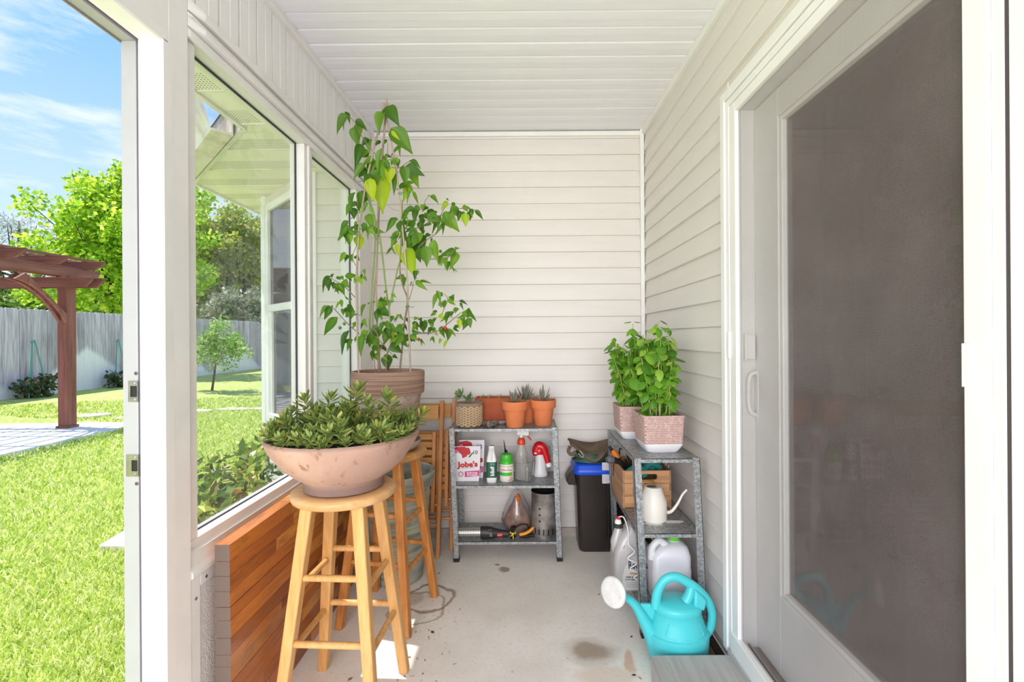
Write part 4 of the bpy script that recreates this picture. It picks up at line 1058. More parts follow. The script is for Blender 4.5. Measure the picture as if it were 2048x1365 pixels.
LA = """430 215 325 345 .5|430 215 370 310 .4|405 215 432 212 .5|500 330 520 488 .75|520 300 548 412 .7|550 490 520 650 .45|640 445 615 530 .75|610 540 545 610 .6|755 190 690 330 .7|785 150 875 270 .8|830 345 992 532 .72|830 370 912 462 .4y|740 470 680 490 .5|790 450 760 490 .5|930 515 830 560 .35|590 670 495 770 .5|660 625 600 690 .9|745 530 700 720 .35|600 720 555 745 .5|660 700 690 850 .9|620 690 650 800 .9|700 720 680 830 .9|760 630 740 760 .8|780 650 800 720 .8|820 690 815 860 .7y|750 760 745 1130 .58y|640 800 660 1020 .6y|880 620 900 690 .7|850 640 830 680 .8|770 590 830 610 .5|940 690 965 835 .7|1010 680 1060 850 .6|1000 640 1080 690 .45|960 850 890 900 .5|990 850 950 1005 .6y|960 850 1040 840 .4|1010 910 970 1010 .3|870 760 855 920 .3|500 930 430 1060 .45|540 920 560 1055 .5|600 945 630 980 .8|520 1020 470 1060 .7|490 1070 490 1160 .8|640 1050 670 1130 .6|620 1130 650 1230 .6|600 1070 560 1120 .6|440 1190 365 1270 .5|440 1230 355 1345 .4|520 1200 490 1225 .8|540 1250 500 1290 .8|600 1230 560 1290 .7|640 1230 670 1310 .6|540 1300 545 1365 .9y|860 1160 800 1270 .45|910 1190 935 1310 .6|990 1090 940 1150 .6|1090 1060 1040 1100 .9|1060 1090 1035 1170 .6|1130 1040 1110 1080 .8|1190 960 1245 1000 .6|1160 970 1185 958 .6|1160 1130 1260 1190 .9|1200 1080 1195 1150 1.1|1110 1130 1105 1200 .5|1200 1220 1130 1230 .5|1280 1140 1210 1260 .3|1300 1140 1420 1235 .85|1370 1140 1320 1190 .7|1390 1220 1360 1265 .7y|1340 1010 1285 1100 .6y|1390 1020 1400 1070 .8|1330 990 1350 1000 .8|1430 1060 1370 1110 .7|1460 1100 1440 1180 .6|1500 1120 1510 1245 .8y|1540 1110 1520 1170 .6|1480 1070 1555 1085 .5|1590 1095 1660 1160 .5|1290 1190 1310 1280 .3|880 1300 830 1365 .5|950 1250 930 1330 .6|1000 1180 960 1230 .6|1030 1290 990 1350 .6|1100 1300 1090 1365 .6|1180 1310 1130 1340 .6|1130 1270 1110 1310 .7|690 640 640 740 .8|720 680 760 800 .7|680 780 720 900 .7|600 760 640 840 .7|1040 1180 1010 1260 .6|1080 1200 1120 1290 .6|960 1130 930 1190 .5|1130 1170 1090 1250 .6|1240 1150 1260 1230 .6|1340 1130 1290 1200 .7|1400 1090 1440 1150 .7|560 980 520 1080 .5|480 1240 450 1330 .5|860 620 880 680 .7"""
LB_ = """410 60 340 110 .45|420 50 410 170 .45|440 70 445 150 .6|610 20 650 80 .6|520 90 522 225 .85y|400 240 355 315 .5|410 260 400 300 .7|455 260 450 305 .8|870 50 805 160 .4|850 130 820 180 .5|860 170 870 275 .6y|810 180 830 255 .3|950 200 1010 470 .62y|1030 130 1000 230 .6|1060 80 1080 210 .7|1000 130 1040 300 .7|960 90 980 200 .7|1100 180 1120 340 .65|1180 130 1200 300 .6|1100 90 1155 85 .5|930 250 890 320 .5|1010 400 1015 470 .5|1220 230 1255 240 .6|1240 270 1220 330 .7|1300 290 1240 340 .5|1380 240 1340 350 .6|1310 320 1290 385 .8|1360 210 1392 205 .6|1330 370 1380 410 .2|1290 250 1300 280 .8|930 460 905 530 .5|1020 490 1095 560 .45|990 500 970 530 .5|270 450 170 550 .4|240 490 220 540 .7|270 470 240 560 .6|300 500 290 560 .6|320 510 330 595 .65|370 530 375 600 .8|380 490 420 540 .7|360 450 380 480 .8|400 445 488 450 .65|290 430 280 460 .8|330 450 350 490 .8|580 390 540 420 .3|520 450 540 520 .8y|560 450 585 490 .6|490 470 480 500 .6|250 710 175 780 .5|270 720 225 810 .6|290 710 280 740 .7|360 680 310 730 .5|390 740 360 800 .6|420 700 460 740 .8|460 650 415 690 .3|440 770 400 810 .9|440 740 470 760 .8|330 810 205 950 .42|430 930 360 1100 .42|450 1000 415 1100 .35|500 1000 470 1035 .4|580 700 520 780 .5|600 700 620 680 .5|560 830 575 880 .5|500 860 470 890 .6|680 735 785 790 .75|680 740 720 810 .6|760 580 740 600 .6|810 620 820 670 .6|700 650 740 670 .5|760 640 730 660 .6|690 690 720 680 .4|740 850 710 930 .6|820 800 800 850 .5|880 790 830 840 .4|900 870 950 920 .4|930 820 960 860 .5|820 870 770 920 .7|720 930 740 970 .7|700 920 640 1010 .8|600 930 520 1050 .6|560 960 530 1120 .4|620 990 580 1040 .7|680 1000 650 1050 .8|770 960 740 1030 .9|830 930 820 1010 .6y|890 920 870 1010 .7|960 960 940 1030 .9|1000 970 1020 1010 .8|730 1050 750 1110 .8|800 1040 880 1120 .9|850 1060 885 1050 .5|650 1100 625 1190 .4|690 1140 670 1165 .9|770 1150 765 1255 .95|720 1170 760 1180 .5|820 1150 850 1170 .5|950 1050 970 1080 .8|1220 600 1170 710 .4|1240 600 1230 640 .6|1320 630 1345 660 .8|1400 670 1460 690 .4|1240 680 1240 720 1.1|1280 660 1260 730 .5|1310 760 1280 850 .4|1240 780 1250 830 .8y|1380 730 1370 760 .8|1340 760 1330 800 .7|1460 750 1470 800 1|1500 780 1545 840 .4|1480 820 1500 890 .7|1440 810 1430 870 .7|1400 830 1410 920 .6y|1150 830 1160 890 .7|1190 820 1180 850 .8|1200 770 1150 800 .5|1040 820 1010 830 .8|1060 880 1090 930 .7|1030 880 1000 910 .8|1250 890 1250 990 .55|1310 910 1310 1010 .55|1200 940 1200 985 .8y|1170 980 1180 1035 .4|1240 1000 1225 1050 .6y|1300 1010 1255 1090 .4y|1070 1000 1070 1060 .3|980 970 1020 1010 .6|1350 900 1390 940 .5|1090 840 1120 860 .6|640 960 600 1060 .7|760 900 790 980 .8|840 980 800 1060 .8|900 980 930 1060 .7|660 1040 690 1120 .6|860 880 900 950 .7|1000 860 1040 920 .7|1120 860 1090 920 .7|1160 900 1130 950 .6|1010 60 960 160 .7|1070 200 1050 300 .7|920 60 900 160 .5|980 230 950 330 .6"""
rr = random.Random(12)
for txt, fn in ((LA, A), (LB_, B)):
    for it in txt.split('|'):
        yl = it.endswith('y'); q = [float(x) for x in it.rstrip('y').split()]
        d0 = PD + rr.uniform(-0.07, 0.07); d1 = d0 + rr.uniform(-0.03, 0.02)
        p0 = fn(q[0], q[1], d0); p1 = fn(q[2], q[3], d1)
        p1 = p0 + (p1-p0)*(1.0 if yl else 1.22)
        place_leaf(pp, rr.choice(LY if yl else LP), p0, p1, q[4]*0.86, rr.uniform(-0.6, 0.6))
        if rr.random() < 0.8 and not yl and (p1-p0).length < 0.085:
            d_ = p1-p0; d_.rotate(Euler((0, rr.choice((-1, 1))*rr.uniform(0.5, 1.1), 0))); c_ = p0 + Vector((rr.uniform(-.012,.012), rr.uniform(-.03,.04), rr.uniform(-.012,.012)))
            place_leaf(pp, rr.choice(LP), c_, c_ + d_*rr.uniform(0.7, 1.1), q[4]*0.85, rr.uniform(-0.7, 0.7))
PEPR = flat('red pepper skin', srgb(196, 36, 30), 0.25); PEPG = flat('green pepper skin', srgb(86, 120, 44), 0.3)
for (x, y, mt) in ((1045, 1010, PEPR), (1280, 910, PEPR), (390, 872, PEPG), (352, 908, PEPG)):
    c = B(x, y, PD-0.05); MB().ball(c, 0.0075, 10, 7, sz=1.1).build('pepper', mt, pp, 60)
TIE = flat('green twist tie', srgb(30, 120, 84), 0.5)
for p, dx in ((A(600, 840, 2.12), -0.028), (A(912, 950, 2.11), 0.034), (A(530, 1310, 2.10), -0.02), (B(490, 800, 2.07), 0.02), (B(945, 730, 2.09), 0.024)):
    m_ = MB(); m_.tube([p+Vector((0.008*math.cos(k*PI/4), 0.008*math.sin(k*PI/4), 0.001*k)) for k in range(9)], 0.0014, 5)
    m_.tube(smooth_path([p, p+Vector((dx*0.5, -0.005, 0.006)), p+Vector((dx, -0.004, 0.0)), p+Vector((dx*1.2, 0, 0.007))], 4), 0.0012, 5); m_.build('twist_tie', TIE, pp)

# ------------------------------------------------------------------ wide bowl of succulents on stool one
BC = Vector((-0.612, 1.61, 0.742))
def bowl_clay():
    b = NB('pinkish clay bowl'); v = b.coord('Object')
    c = b.mix(b.sstep(b.noise(v, 4, 5), 0.35, 0.7), srgb(200, 162, 142), srgb(178, 142, 126))
    c = b.mix(b.math('MULTIPLY', b.sstep(b.noise(b.coord('Object', (1, 1, 0.35)), 38, 5), 0.58, 0.70), 0.7), c, srgb(140, 98, 74)); c = b.mix(b.math('MULTIPLY', b.sstep(b.noise(v, 2.2, 5), 0.45, 0.7), 0.45), c, srgb(158, 130, 118))
    s = b.n('SeparateXYZ'); b.set(s.inputs[0], v)
    foot = b.sstep(s.outputs[2], 0.045, 0.02); c = b.mix(b.math('MULTIPLY', foot, 0.75), c, srgb(118, 98, 94))
    rim = b.sstep(s.outputs[2], 0.171, 0.177); c = b.mix(b.math('MULTIPLY', rim, 0.7), c, srgb(150, 124, 114))
    return b.done(b.princ(c, 0.85, 0, 0.25, b.bump(b.noise(v, 70, 3), 0.08, 0.003)))
BOWLM = bowl_clay()
bo = thing('clay_bowl', 'wide shallow pinkish clay bowl on the near stool', 'bowl', BC)
MB().lathe([(0.02, 0.0), (0.124, 0.0), (0.130, 0.004), (0.1285, 0.030), (0.132, 0.036), (0.165, 0.058), (0.203, 0.094), (0.232, 0.136), (0.248, 0.170), (0.250, 0.180), (0.246, 0.184), (0.238, 0.182), (0.228, 0.150), (0.02, 0.150)], BC, 72).build('body', BOWLM, bo, 50)
MB().lathe([(0.01, 0.140), (0.230, 0.140), (0.229, 0.158), (0.12, 0.168), (0.01, 0.172)], BC, 40).build('soil', SOIL, bo, 60)
SED = leafmat('sedum leaf', [(0, srgb(108, 134, 60)), (0.45, srgb(142, 162, 78)), (0.85, srgb(178, 188, 104)), (0.97, srgb(204, 186, 84)), (1, srgb(180, 130, 80))], 0.2, 0.4)
SEDT = M('sedum stem', srgb(172, 158, 110), 0.6)
def fleshy(m_, p, d, L, wd, up=Vector((0, 0, 1))):
    """pointed fleshy leaf: diamond section"""
    d = d.normalized(); s = d.cross(up)
    s = s.normalized() if s.length > 1e-4 else Vector((1, 0, 0)); n_ = s.cross(d)
    k = len(m_.v); V = [p]
    for t, w in ((0.30, 0.75), (0.62, 1.0), (0.85, 0.6)):
        c = p + d*L*t + n_*L*0.12*t*t
        for sa, sb in ((1, 0.0), (0, -0.32), (-1, 0.0), (0, 0.12)): V.append(c + s*sa*w*wd/2 + n_*sb*w*wd)
    V.append(p + d*L + n_*L*0.14)
    F = [(0, 1+j, 1+(j+1) % 4) for j in range(4)]
    for i in range(2):
        for j in range(4):
            a = 1+i*4+j; b2 = 1+i*4+(j+1) % 4; F.append((a, a+4, b2+4, b2))
    F += [(9+j, 13, 9+(j+1) % 4) for j in range(4)]
    m_.add(V, F)
def sedum_mesh(seed, hgt, n, ll, open_=1.0):
    r_ = random.Random(seed); m_ = MB(); bend = Vector((r_.uniform(-.4,.4), r_.uniform(-.4,.4), 1)).normalized()
    def ax(t): return Vector((bend.x*hgt*t*t, bend.y*hgt*t*t, hgt*t))
    for i in range(n):
        t = 0.22 + 0.78*(i/(n-1))**0.75; q = i*2.399
        rise = 0.35 + 0.9*max(0, (t-0.6)/0.4)
        d = Vector((math.cos(q), math.sin(q), rise*open_)); fleshy(m_, ax(t), d, ll*(0.75+0.35*math.sin(PI*t))*r_.uniform(0.85, 1.15), ll*0.29)
    me = m_.mesh('rosette', [SED], 60); 
    return me
def stem_mesh(hgt):
    return MB().tube([(0, 0, 0), (0, 0, hgt*0.5), (0, 0, hgt*0.92)], [0.004, 0.0035, 0.002], 6).mesh('stem', SEDT, 60)
SEDS = [sedum_mesh(s, h, n, l) for s, h, n, l in ((1, 0.085, 22, 0.040), (2, 0.10, 24, 0.044), (3, 0.07, 20, 0.038), (4, 0.11, 26, 0.046), (5, 0.06, 18, 0.036))]
sed = thing('sedum_succulents', 'dense pale green pointed-leaf succulents filling the clay bowl', 'succulent', BC + Vector((0, 0, 0.165)))
rr = random.Random(8); spots = []
for i in range(64):
    q = i*2.399; R_ = 0.212*math.sqrt((i+0.5)/64)
    x, y = R_*math.cos(q) + rr.uniform(-.01,.01), R_*math.sin(q) + rr.uniform(-.01,.01)
    o = link('rosette', rr.choice(SEDS), sed); o.location = (x, y, -0.004)
    tilt = 0.12 + 0.55*(R_/0.205); o.rotation_euler = Euler((0, 0, 0))
    axis = Vector((-y, x, 0)).normalized() if R_ > 0.01 else Vector((1, 0, 0))
    o.rotation_mode = 'QUATERNION'
    o.rotation_quaternion = (Matrix.Rotation(tilt*rr.uniform(0.6, 1.0), 3, axis) @ Matrix.Rotation(rr.uniform(0, 6.28), 3, 'Z')).to_quaternion()
    k = rr.uniform(0.62, 0.90); o.scale = (k*1.12, k*1.12, k)
for i in range(26):
    q = 2*PI*i/26 + rr.uniform(-.08,.08); R_ = rr.uniform(0.196, 0.214); x, y = R_*math.cos(q), R_*math.sin(q)
    o = link('rosette', SEDS[rr.choice((2, 4))], sed); o.location = (x, y, -0.006); o.rotation_mode = 'QUATERNION'
    o.rotation_quaternion = (Matrix.Rotation(rr.uniform(0.3, 0.65), 3, Vector((-y, x, 0)).normalized()) @ Matrix.Rotation(rr.uniform(0, 6.28), 3, 'Z')).to_quaternion(); k = rr.uniform(0.7, 0.95); o.scale = (k, k, k)
for (px, py, s, v_) in ((605, 800, 1.25, 3), (642, 795, 1.35, 1), (690, 790, 1.5, 3), (776, 798, 1.5, 1), (738, 808, 1.25, 3), (565, 822, 1.2, 1), (540, 850, 1.1, 1)):
    p = at(px, py+25, 1.60); o = link('rosette', SEDS[v_], sed); o.location = Vector((p.x, p.y + 0.03, p.z)) - Vector((0, 0, 0.045)) - wl(sed); s *= 0.66; o.scale = (s*1.1, s*1.1, s)
    o.rotation_euler = (rr.uniform(-.3,.3), rr.uniform(-.3,.3), rr.uniform(0, 6))

# ------------------------------------------------------------------ folded wooden chairs against the end wall
CHW = wood('honey beech chair wood', srgb(214, 148, 84), srgb(192, 122, 62), 2, 0.4, 0.8, 0.15, rv=0.12)
CHX = wood('honey beech slat wood', srgb(216, 156, 92), srgb(196, 130, 70), 0, 0.4, 0.8, 0.15, rv=0.15)
def folding_chair(dx, dy, label, lean):
    yb = 2.665 + dy; t = thing('folding_chair', label, 'chair', (-0.70+dx, yb, 0), group='folded wooden chairs')
    xl, xr = -0.925+dx, -0.487+dx
    def Y(z): return yb + lean*z
    for x in (xl, xr):      # long posts that carry the backrest
        MB().beam((x, Y(0), 0.0), (x+0.012*(1 if x == xr else -0.3), Y(0.875), 0.875), 0.021, 0.042, (0, 1, 0)).build('post', CHW, t, bevel=0.003)
    MB().box(xl+0.01, xr-0.008, Y(0.81)-0.012, Y(0.81)+0.008, 0.765, 0.848).build('backrest_slat', CHX, t, bevel=0.003)
    yo = -0.030
    for x in (xl+0.028, xr-0.030):   # seat frame, folded up between the posts
        MB().beam((x, Y(0.26)+yo, 0.255), (x+0.004, Y(0.70)+yo, 0.700), 0.021, 0.030, (0, 1, 0)).build('seat_rail', CHW, t, bevel=0.003)
    for k in range(8):
        z = 0.672 - k*0.0435
        MB().box(xl+0.030, xr-0.038, Y(z)+yo-0.008, Y(z)+yo+0.006, z-0.015, z+0.015).build('seat_slat', CHX, t, bevel=0.002)
    for x in (xl+0.052, xr-0.012+0.0):  # front legs
        MB().beam((x+0.004, Y(0.02)+0.040, 0.05), (x, Y(0.66)+0.020, 0.66), 0.019, 0.034, (0, 1, 0)).build('front_leg', CHW, t, bevel=0.003)
    for z, q in ((0.285, 0.0), (0.175, 0.0)):
        MB().tube([(xl, Y(z)+q, z), (xr, Y(z)+q, z)], 0.0085, 10).build('rung', CHX, t, 60)
    MB().box(xl+0.05, xr-0.012, Y(0.32)+0.02, Y(0.32)+0.034, 0.305, 0.335).build('stretcher', CHX, t, bevel=0.002)
    MB().tube([(xl, Y(0.21)+0.03, 0.21), (xr, Y(0.21)+0.03, 0.21)], 0.0085, 10).build('rung', CHX, t, 60)
    MB().tube([(xr+0.010, Y(0.655), 0.655), (xr+0.016, Y(0.655), 0.655)], 0.008, 10).build('pivot_bolt', flat('dark pivot bolt', srgb(60, 44, 30), 0.5), t)
folding_chair(0.0, 0.0, 'folded honey-coloured wooden chair leaning in front of its twin', 0.125)
folding_chair(0.062, 0.105, 'folded honey-coloured wooden chair behind, touching the shelf', 0.085)

# ------------------------------------------------------------------ large grey-green pot behind the stools
def bucket_mat():
    b = NB('weathered grey green planter'); v = b.coord('Object')
    n = b.noise(b.coord('Object', (3, 3, 40)), 1.2, 4)
    c = b.mix(b.sstep(n, 0.35, 0.65), srgb(168, 168, 148), srgb(124, 126, 108)); c = b.mix(b.math('MULTIPLY', b.sstep(b.noise(v, 6, 5), .45, .7), .5), c, srgb(196, 196, 186))
    return b.done(b.princ(c, 0.7, 0, 0.3, b.bump(n, 0.2, 0.003)))
kc = Vector((-0.655, 2.455, 0.0))
k_ = thing('garden_planter', 'large empty grey-green garden pot behind the stools', 'pot', kc)
MB().lathe([(0.02, 0.0), (0.118, 0.0), (0.124, 0.006), (0.146, 0.20), (0.160, 0.40), (0.164, 0.478), (0.178, 0.484), (0.182, 0.505), (0.178, 0.516), (0.184, 0.524), (0.190, 0.548), (0.184, 0.556), (0.168, 0.552), (0.150, 0.30), (0.12, 0.03), (0.02, 0.03)], kc, 44).build('body', bucket_mat(), k_, 40)

# ------------------------------------------------------------------ galvanised shelf units
def shelf_unit(x0, x1, y0, y1, zs_, lean, label):
    H = 0.74; t = thing('shelf_unit', label, 'shelf', ((x0+x1)/2, (y0+y1)/2, 0), group='galvanised shelf units')
    def SH(m_):
        m_.v = [(p[0] - lean*p[2], p[1], p[2]) for p in m_.v]; return m_
    w, th = 0.030, 0.002
    for (cx, sx) in ((x0, 1), (x1, -1)):
        for (cy, sy) in ((y0, 1), (y1, -1)):
            m_ = MB(); xa, xb = sorted((cx, cx+sx*w)); ya, yb = sorted((cy, cy+sy*th)); m_.box(xa, xb, ya, yb, 0.018, H+0.003)
            xa, xb = sorted((cx, cx+sx*th)); ya, yb = sorted((cy, cy+sy*w)); m_.box(xa, xb, ya, yb, 0.018, H+0.003)
            lg = SH(m_).build('leg', GALV, t)
            xa, xb = sorted((cx-sx*0.001, cx+sx*(w+0.001))); ya, yb = sorted((cy-sy*0.001, cy+sy*(w+0.001)))
            SH(MB().box(xa, xb, ya, yb, 0.0, 0.022)).build('foot_cap', BLACK, lg)
            for z in zs_:
                bx = cx + sx*w*0.45; by = cy - sy*0.002
                SH(MB().lathe([(0.004, 0), (0.004, 0.0014), (0.002, 0.0024)], n=8).xf(Matrix.Translation((bx, by, z-0.008)) @ Matrix.Rotation(PI/2 if sy > 0 else -PI/2, 4, 'X'))).build('bolt', STEEL, lg)
    for z in zs_:
        m_ = MB(); g_ = 0.0025
        m_.box(x0+g_, x1-g_, y0+g_, y1-g_, z-0.002, z)
        for (a, b_, c, d) in ((x0+g_, x1-g_, y0+g_, y0+g_+th), (x0+g_, x1-g_, y1-g_-th, y1-g_), (x0+g_, x0+g_+th, y0+g_, y1-g_), (x1-g_-th, x1-g_, y0+g_, y1-g_)):
            m_.box(a, b_, c, d, z-0.0165, z)
        SH(m_).build('shelf_board', GALV, t)
    return t
shelf_unit(-0.390, 0.214, 2.604, 2.874, (0.740, 0.424, 0.112), 0.031, 'galvanised steel shelf with terracotta pots against the end wall')
shelf_unit(0.484, 0.757, 1.938, 2.540, (0.740, 0.430, 0.112), 0.039, 'galvanised steel shelf with basil pots along the house wall')

# ------------------------------------------------------------------ on top of the back shelf
ZT = 0.7405
TERRA = M('orange terracotta', srgb(222, 128, 78), 0.8, var=0.12, vscale=9, bump=0.05)
TERRD = M('brown red terracotta', srgb(178, 88, 52), 0.75, var=0.15, vscale=9)
def base_at(px, py, z=ZT):
    """floor contact: pixel of an object's front foot and the height it stands on -> world"""
    u = px-PPX; v = PPY-py; X = u+ROLL*v; Z = v-ROLL*u; d = (z-CAM_H)*FPX/Z; return Vector((X*d/FPX, d, z))
SUCC = leafmat('purple grey haworthia', [(0, srgb(106, 116, 92)), (0.5, srgb(146, 144, 128)), (1, srgb(150, 128, 132))], 0.1, 0.5)
SUCG = leafmat('green succulent', [(0, srgb(96, 132, 76)), (0.6, srgb(150, 176, 112)), (1, srgb(184, 196, 140))], 0.15, 0.5)
def spiky(c, n, L, seed, mat, parent, spread=1.0, wd=0.012):
    r_ = random.Random(seed)
    for i in range(n):
        q = i*2.399 + r_.uniform(-.3,.3); k = i/max(1, n-1); d = Vector((math.cos(q)*spread*(1.15-k), math.sin(q)*spread*(1.15-k), 0.35+0.9*k+r_.uniform(0, .3)))
        m_ = MB(); fleshy(m_, Vector(c), d, L*r_.uniform(0.75, 1.2), wd); m_.build('leaf', mat, parent, 60)
def terracotta(c, R, H, label, seed, n=13, L=0.075):
    t = thing('terracotta_pot', label, 'pot', c, group='small terracotta pots')
    MB().lathe([(0.01, 0.0), (R*0.62, 0.0), (R*0.64, 0.004), (R*0.83, H*0.70), (R*0.76, H*0.70), (R*0.58, 0.01), (0.01, 0.01)], c, 40).build('body', TERRA, t, 45)
    MB().lathe([(R*0.80, H*0.685), (R*0.95, H*0.685), (R, H*0.985), (R*0.985, H), (R*0.90, H), (R*0.87, H*0.95)], c, 40, closed=True).build('rim', TERRA, t, 45)
    MB().lathe([(0.005, H*0.80), (R*0.885, H*0.80), (R*0.885, H*0.86), (0.005, H*0.89)], c, 24).build('soil', SOIL, t, 60)
    s_ = thing('haworthia', label.split(' terracotta')[0] + ' pot spiky grey succulent', 'succulent', Vector(c)+Vector((0, 0, H*0.87)))
    s_['label'] = 'spiky grey-green succulent in the ' + label
    spiky(Vector(c)+Vector((0, 0, H*0.86)), n, L*1.15, seed, SUCC, s_, 1.5, 0.014)
    return t
c1 = base_at(1030, 857); c1.y += 0.05
terracotta(c1, 0.076, 0.145, 'front-most orange terracotta pot', 3, 14, 0.07)
c2 = Vector((at(1052, 840, 2.80).x, 2.80, ZT)); terracotta(c2, 0.072, 0.140, 'orange terracotta pot half hidden behind two others', 5, 22, 0.095)
c3 = base_at(1087, 853); c3.y += 0.05
terracotta(c3, 0.076, 0.145, 'orange terracotta pot at the shelf right end', 9, 12, 0.085)
# rectangular terracotta trough at the back
tr_ = thing('planter_box', 'brown-red rectangular planter box behind the small pots', 'planter', (at(996, 850, 2.80).x, 2.80, ZT))
cx = at(996, 850, 2.80).x
ps = MB(); ps.loft([rrect(cx, 2.805, ZT, 0.112, 0.050, 0.01), rrect(cx, 2.805, ZT+0.115, 0.124, 0.058, 0.012), rrect(cx, 2.805, ZT+0.115, 0.130, 0.062, 0.012), rrect(cx, 2.805, ZT+0.148, 0.134, 0.066, 0.012), rrect(cx, 2.805, ZT+0.148, 0.122, 0.054, 0.010), rrect(cx, 2.805, ZT+0.10, 0.115, 0.048, 0.010)])
ps.build('box', TERRD, tr_, 40); MB().loft([rrect(cx, 2.805, ZT+0.10, 0.116, 0.048, 0.01), rrect(cx, 2.805, ZT+0.128, 0.119, 0.051, 0.01)]).build('soil', SOIL, tr_)
for i, px in enumerate((940, 966, 980, 1001)):
    c = Vector((at(px, 810, 2.80).x, 2.795, ZT+0.128)); s_ = thing('aloe_pup', 'tiny aloe pup, number %s from left, in the planter box' % ('first', 'second', 'third', 'fourth')[i], 'succulent', c, group='aloe pups in the planter box')
    spiky(c, 5, 0.042, i+40, SUCG, s_, 0.8, 0.008)
# woven pot with a leaning succulent
wc = base_at(936, 857.5); wc.y += 0.070
wp = thing('woven_pot', 'round beige pot with herringbone weave relief', 'pot', wc)
BEIGE = M('beige ceramic', srgb(206, 176, 142), 0.75, var=0.12, vscale=12); BEIGR = M('taupe ceramic rim', srgb(152, 130, 112), 0.8)
MB().lathe([(0.01, 0.0), (0.064, 0.0), (0.070, 0.006), (0.0735, 0.05), (0.0745, 0.10), (0.0735, 0.124), (0.066, 0.124), (0.060, 0.02), (0.01, 0.02)], wc, 40).build('body', M('taupe weave gaps', srgb(142, 112, 84), 0.85), wp, 45)
wv = MB(); rows, colsN = 8, 26
for j in range(rows):
    for i in range(colsN):
        q = 2*PI*(i+0.0)/colsN; z = 0.010 + 0.0136*j + 0.0068; rr0 = 0.0735 + 0.001
        sl = 1 if i % 2 == 0 else -1
        tdir = Vector((-math.sin(q), math.cos(q), 0)); nd = Vector((math.cos(q), math.sin(q), 0))
        c = Vector(wc) + nd*rr0 + Vector((0, 0, z)); dv = (tdir*0.0085 + Vector((0, 0, sl*0.0068)))
        wv.beam(c-dv, c+dv, 0.0085, 0.004, nd)
o = wv.build('weave', BEIGE, wp, bevel=0.0012); o['kind'] = 'stuff'
MB().lathe([(0.066, 0.118), (0.0755, 0.118), (0.0775, 0.126), (0.0765, 0.136), (0.070, 0.137), (0.066, 0.132)], wc, 40, closed=True).build('rim', BEIGR, wp, 45)
MB().lathe([(0.005, 0.108), (0.067, 0.108), (0.066, 0.116), (0.005, 0.122)], wc, 24).build('soil', SOIL, wp, 60)
es = thing('echeveria', 'pale green rosette succulent leaning from the woven pot', 'succulent', Vector(wc)+Vector((0, 0, 0.118)))
stp = [Vector(wc)+Vector((-0.005, 0, 0.115)), Vector(wc)+Vector((-0.008, -0.01, 0.140)), Vector(wc)+Vector((-0.022, -0.015, 0.165)), Vector(wc)+Vector((-0.040, -0.02, 0.178))]
MB().tube(smooth_path(stp, 4), 0.0045, 7).build('stem', SUCG, es, 60)
r_ = random.Random(3); hd3 = stp[-1]
for i in range(14):
    q = i*2.399; ax = Vector((-0.75, -0.35, 0.55)).normalized(); u_ = ax.orthogonal().normalized(); v_ = ax.cross(u_)
    d = (u_*math.cos(q) + v_*math.sin(q))*(1.1-0.055*i) + ax*(0.35+0.06*i); m_ = MB(); fleshy(m_, hd3, d, 0.046, 0.018, ax); m_.build('leaf', SUCG, es, 60)
for i in range(8):
    p = stp[1].lerp(stp[2], i/8); q = i*2.2; m_ = MB(); fleshy(m_, p, Vector((0.9*abs(math.cos(q)) - 0.2, 0.7*math.sin(q)-0.2, 0.55)), 0.05, 0.014); m_.build('leaf', SUCG, es, 60)
# shells between the pots
SHELL = M('mottled abalone shell', srgb(150, 140, 126), 0.3, var=0.6, vscale=70, col2=srgb(60, 54, 50))
sc1 = base_at(979, 857); sc1.y += 0.035
MB().lathe([(0.004, 0.0), (0.026, 0.001), (0.042, 0.018), (0.045, 0.030), (0.041, 0.030), (0.028, 0.010), (0.004, 0.008)], sc1, 28, 1.0, 0.75).solo('seashell', SHELL, 'mottled open seashell next to the woven pot', 'shell', 50)
sc2 = Vector((at(1003, 850, 2.73).x, 2.735, ZT))
MB().lathe([(0.004, 0.0), (0.028, 0.001), (0.046, 0.014), (0.049, 0.024), (0.044, 0.024), (0.028, 0.008), (0.004, 0.006)], sc2, 28, 1.0, 0.7).solo('shell_dish', M('iridescent shell', srgb(196, 188, 180), 0.12, 0.3, var=0.4, vscale=50), 'shiny shallow shell dish behind the front terracotta pot', 'dish', 50)

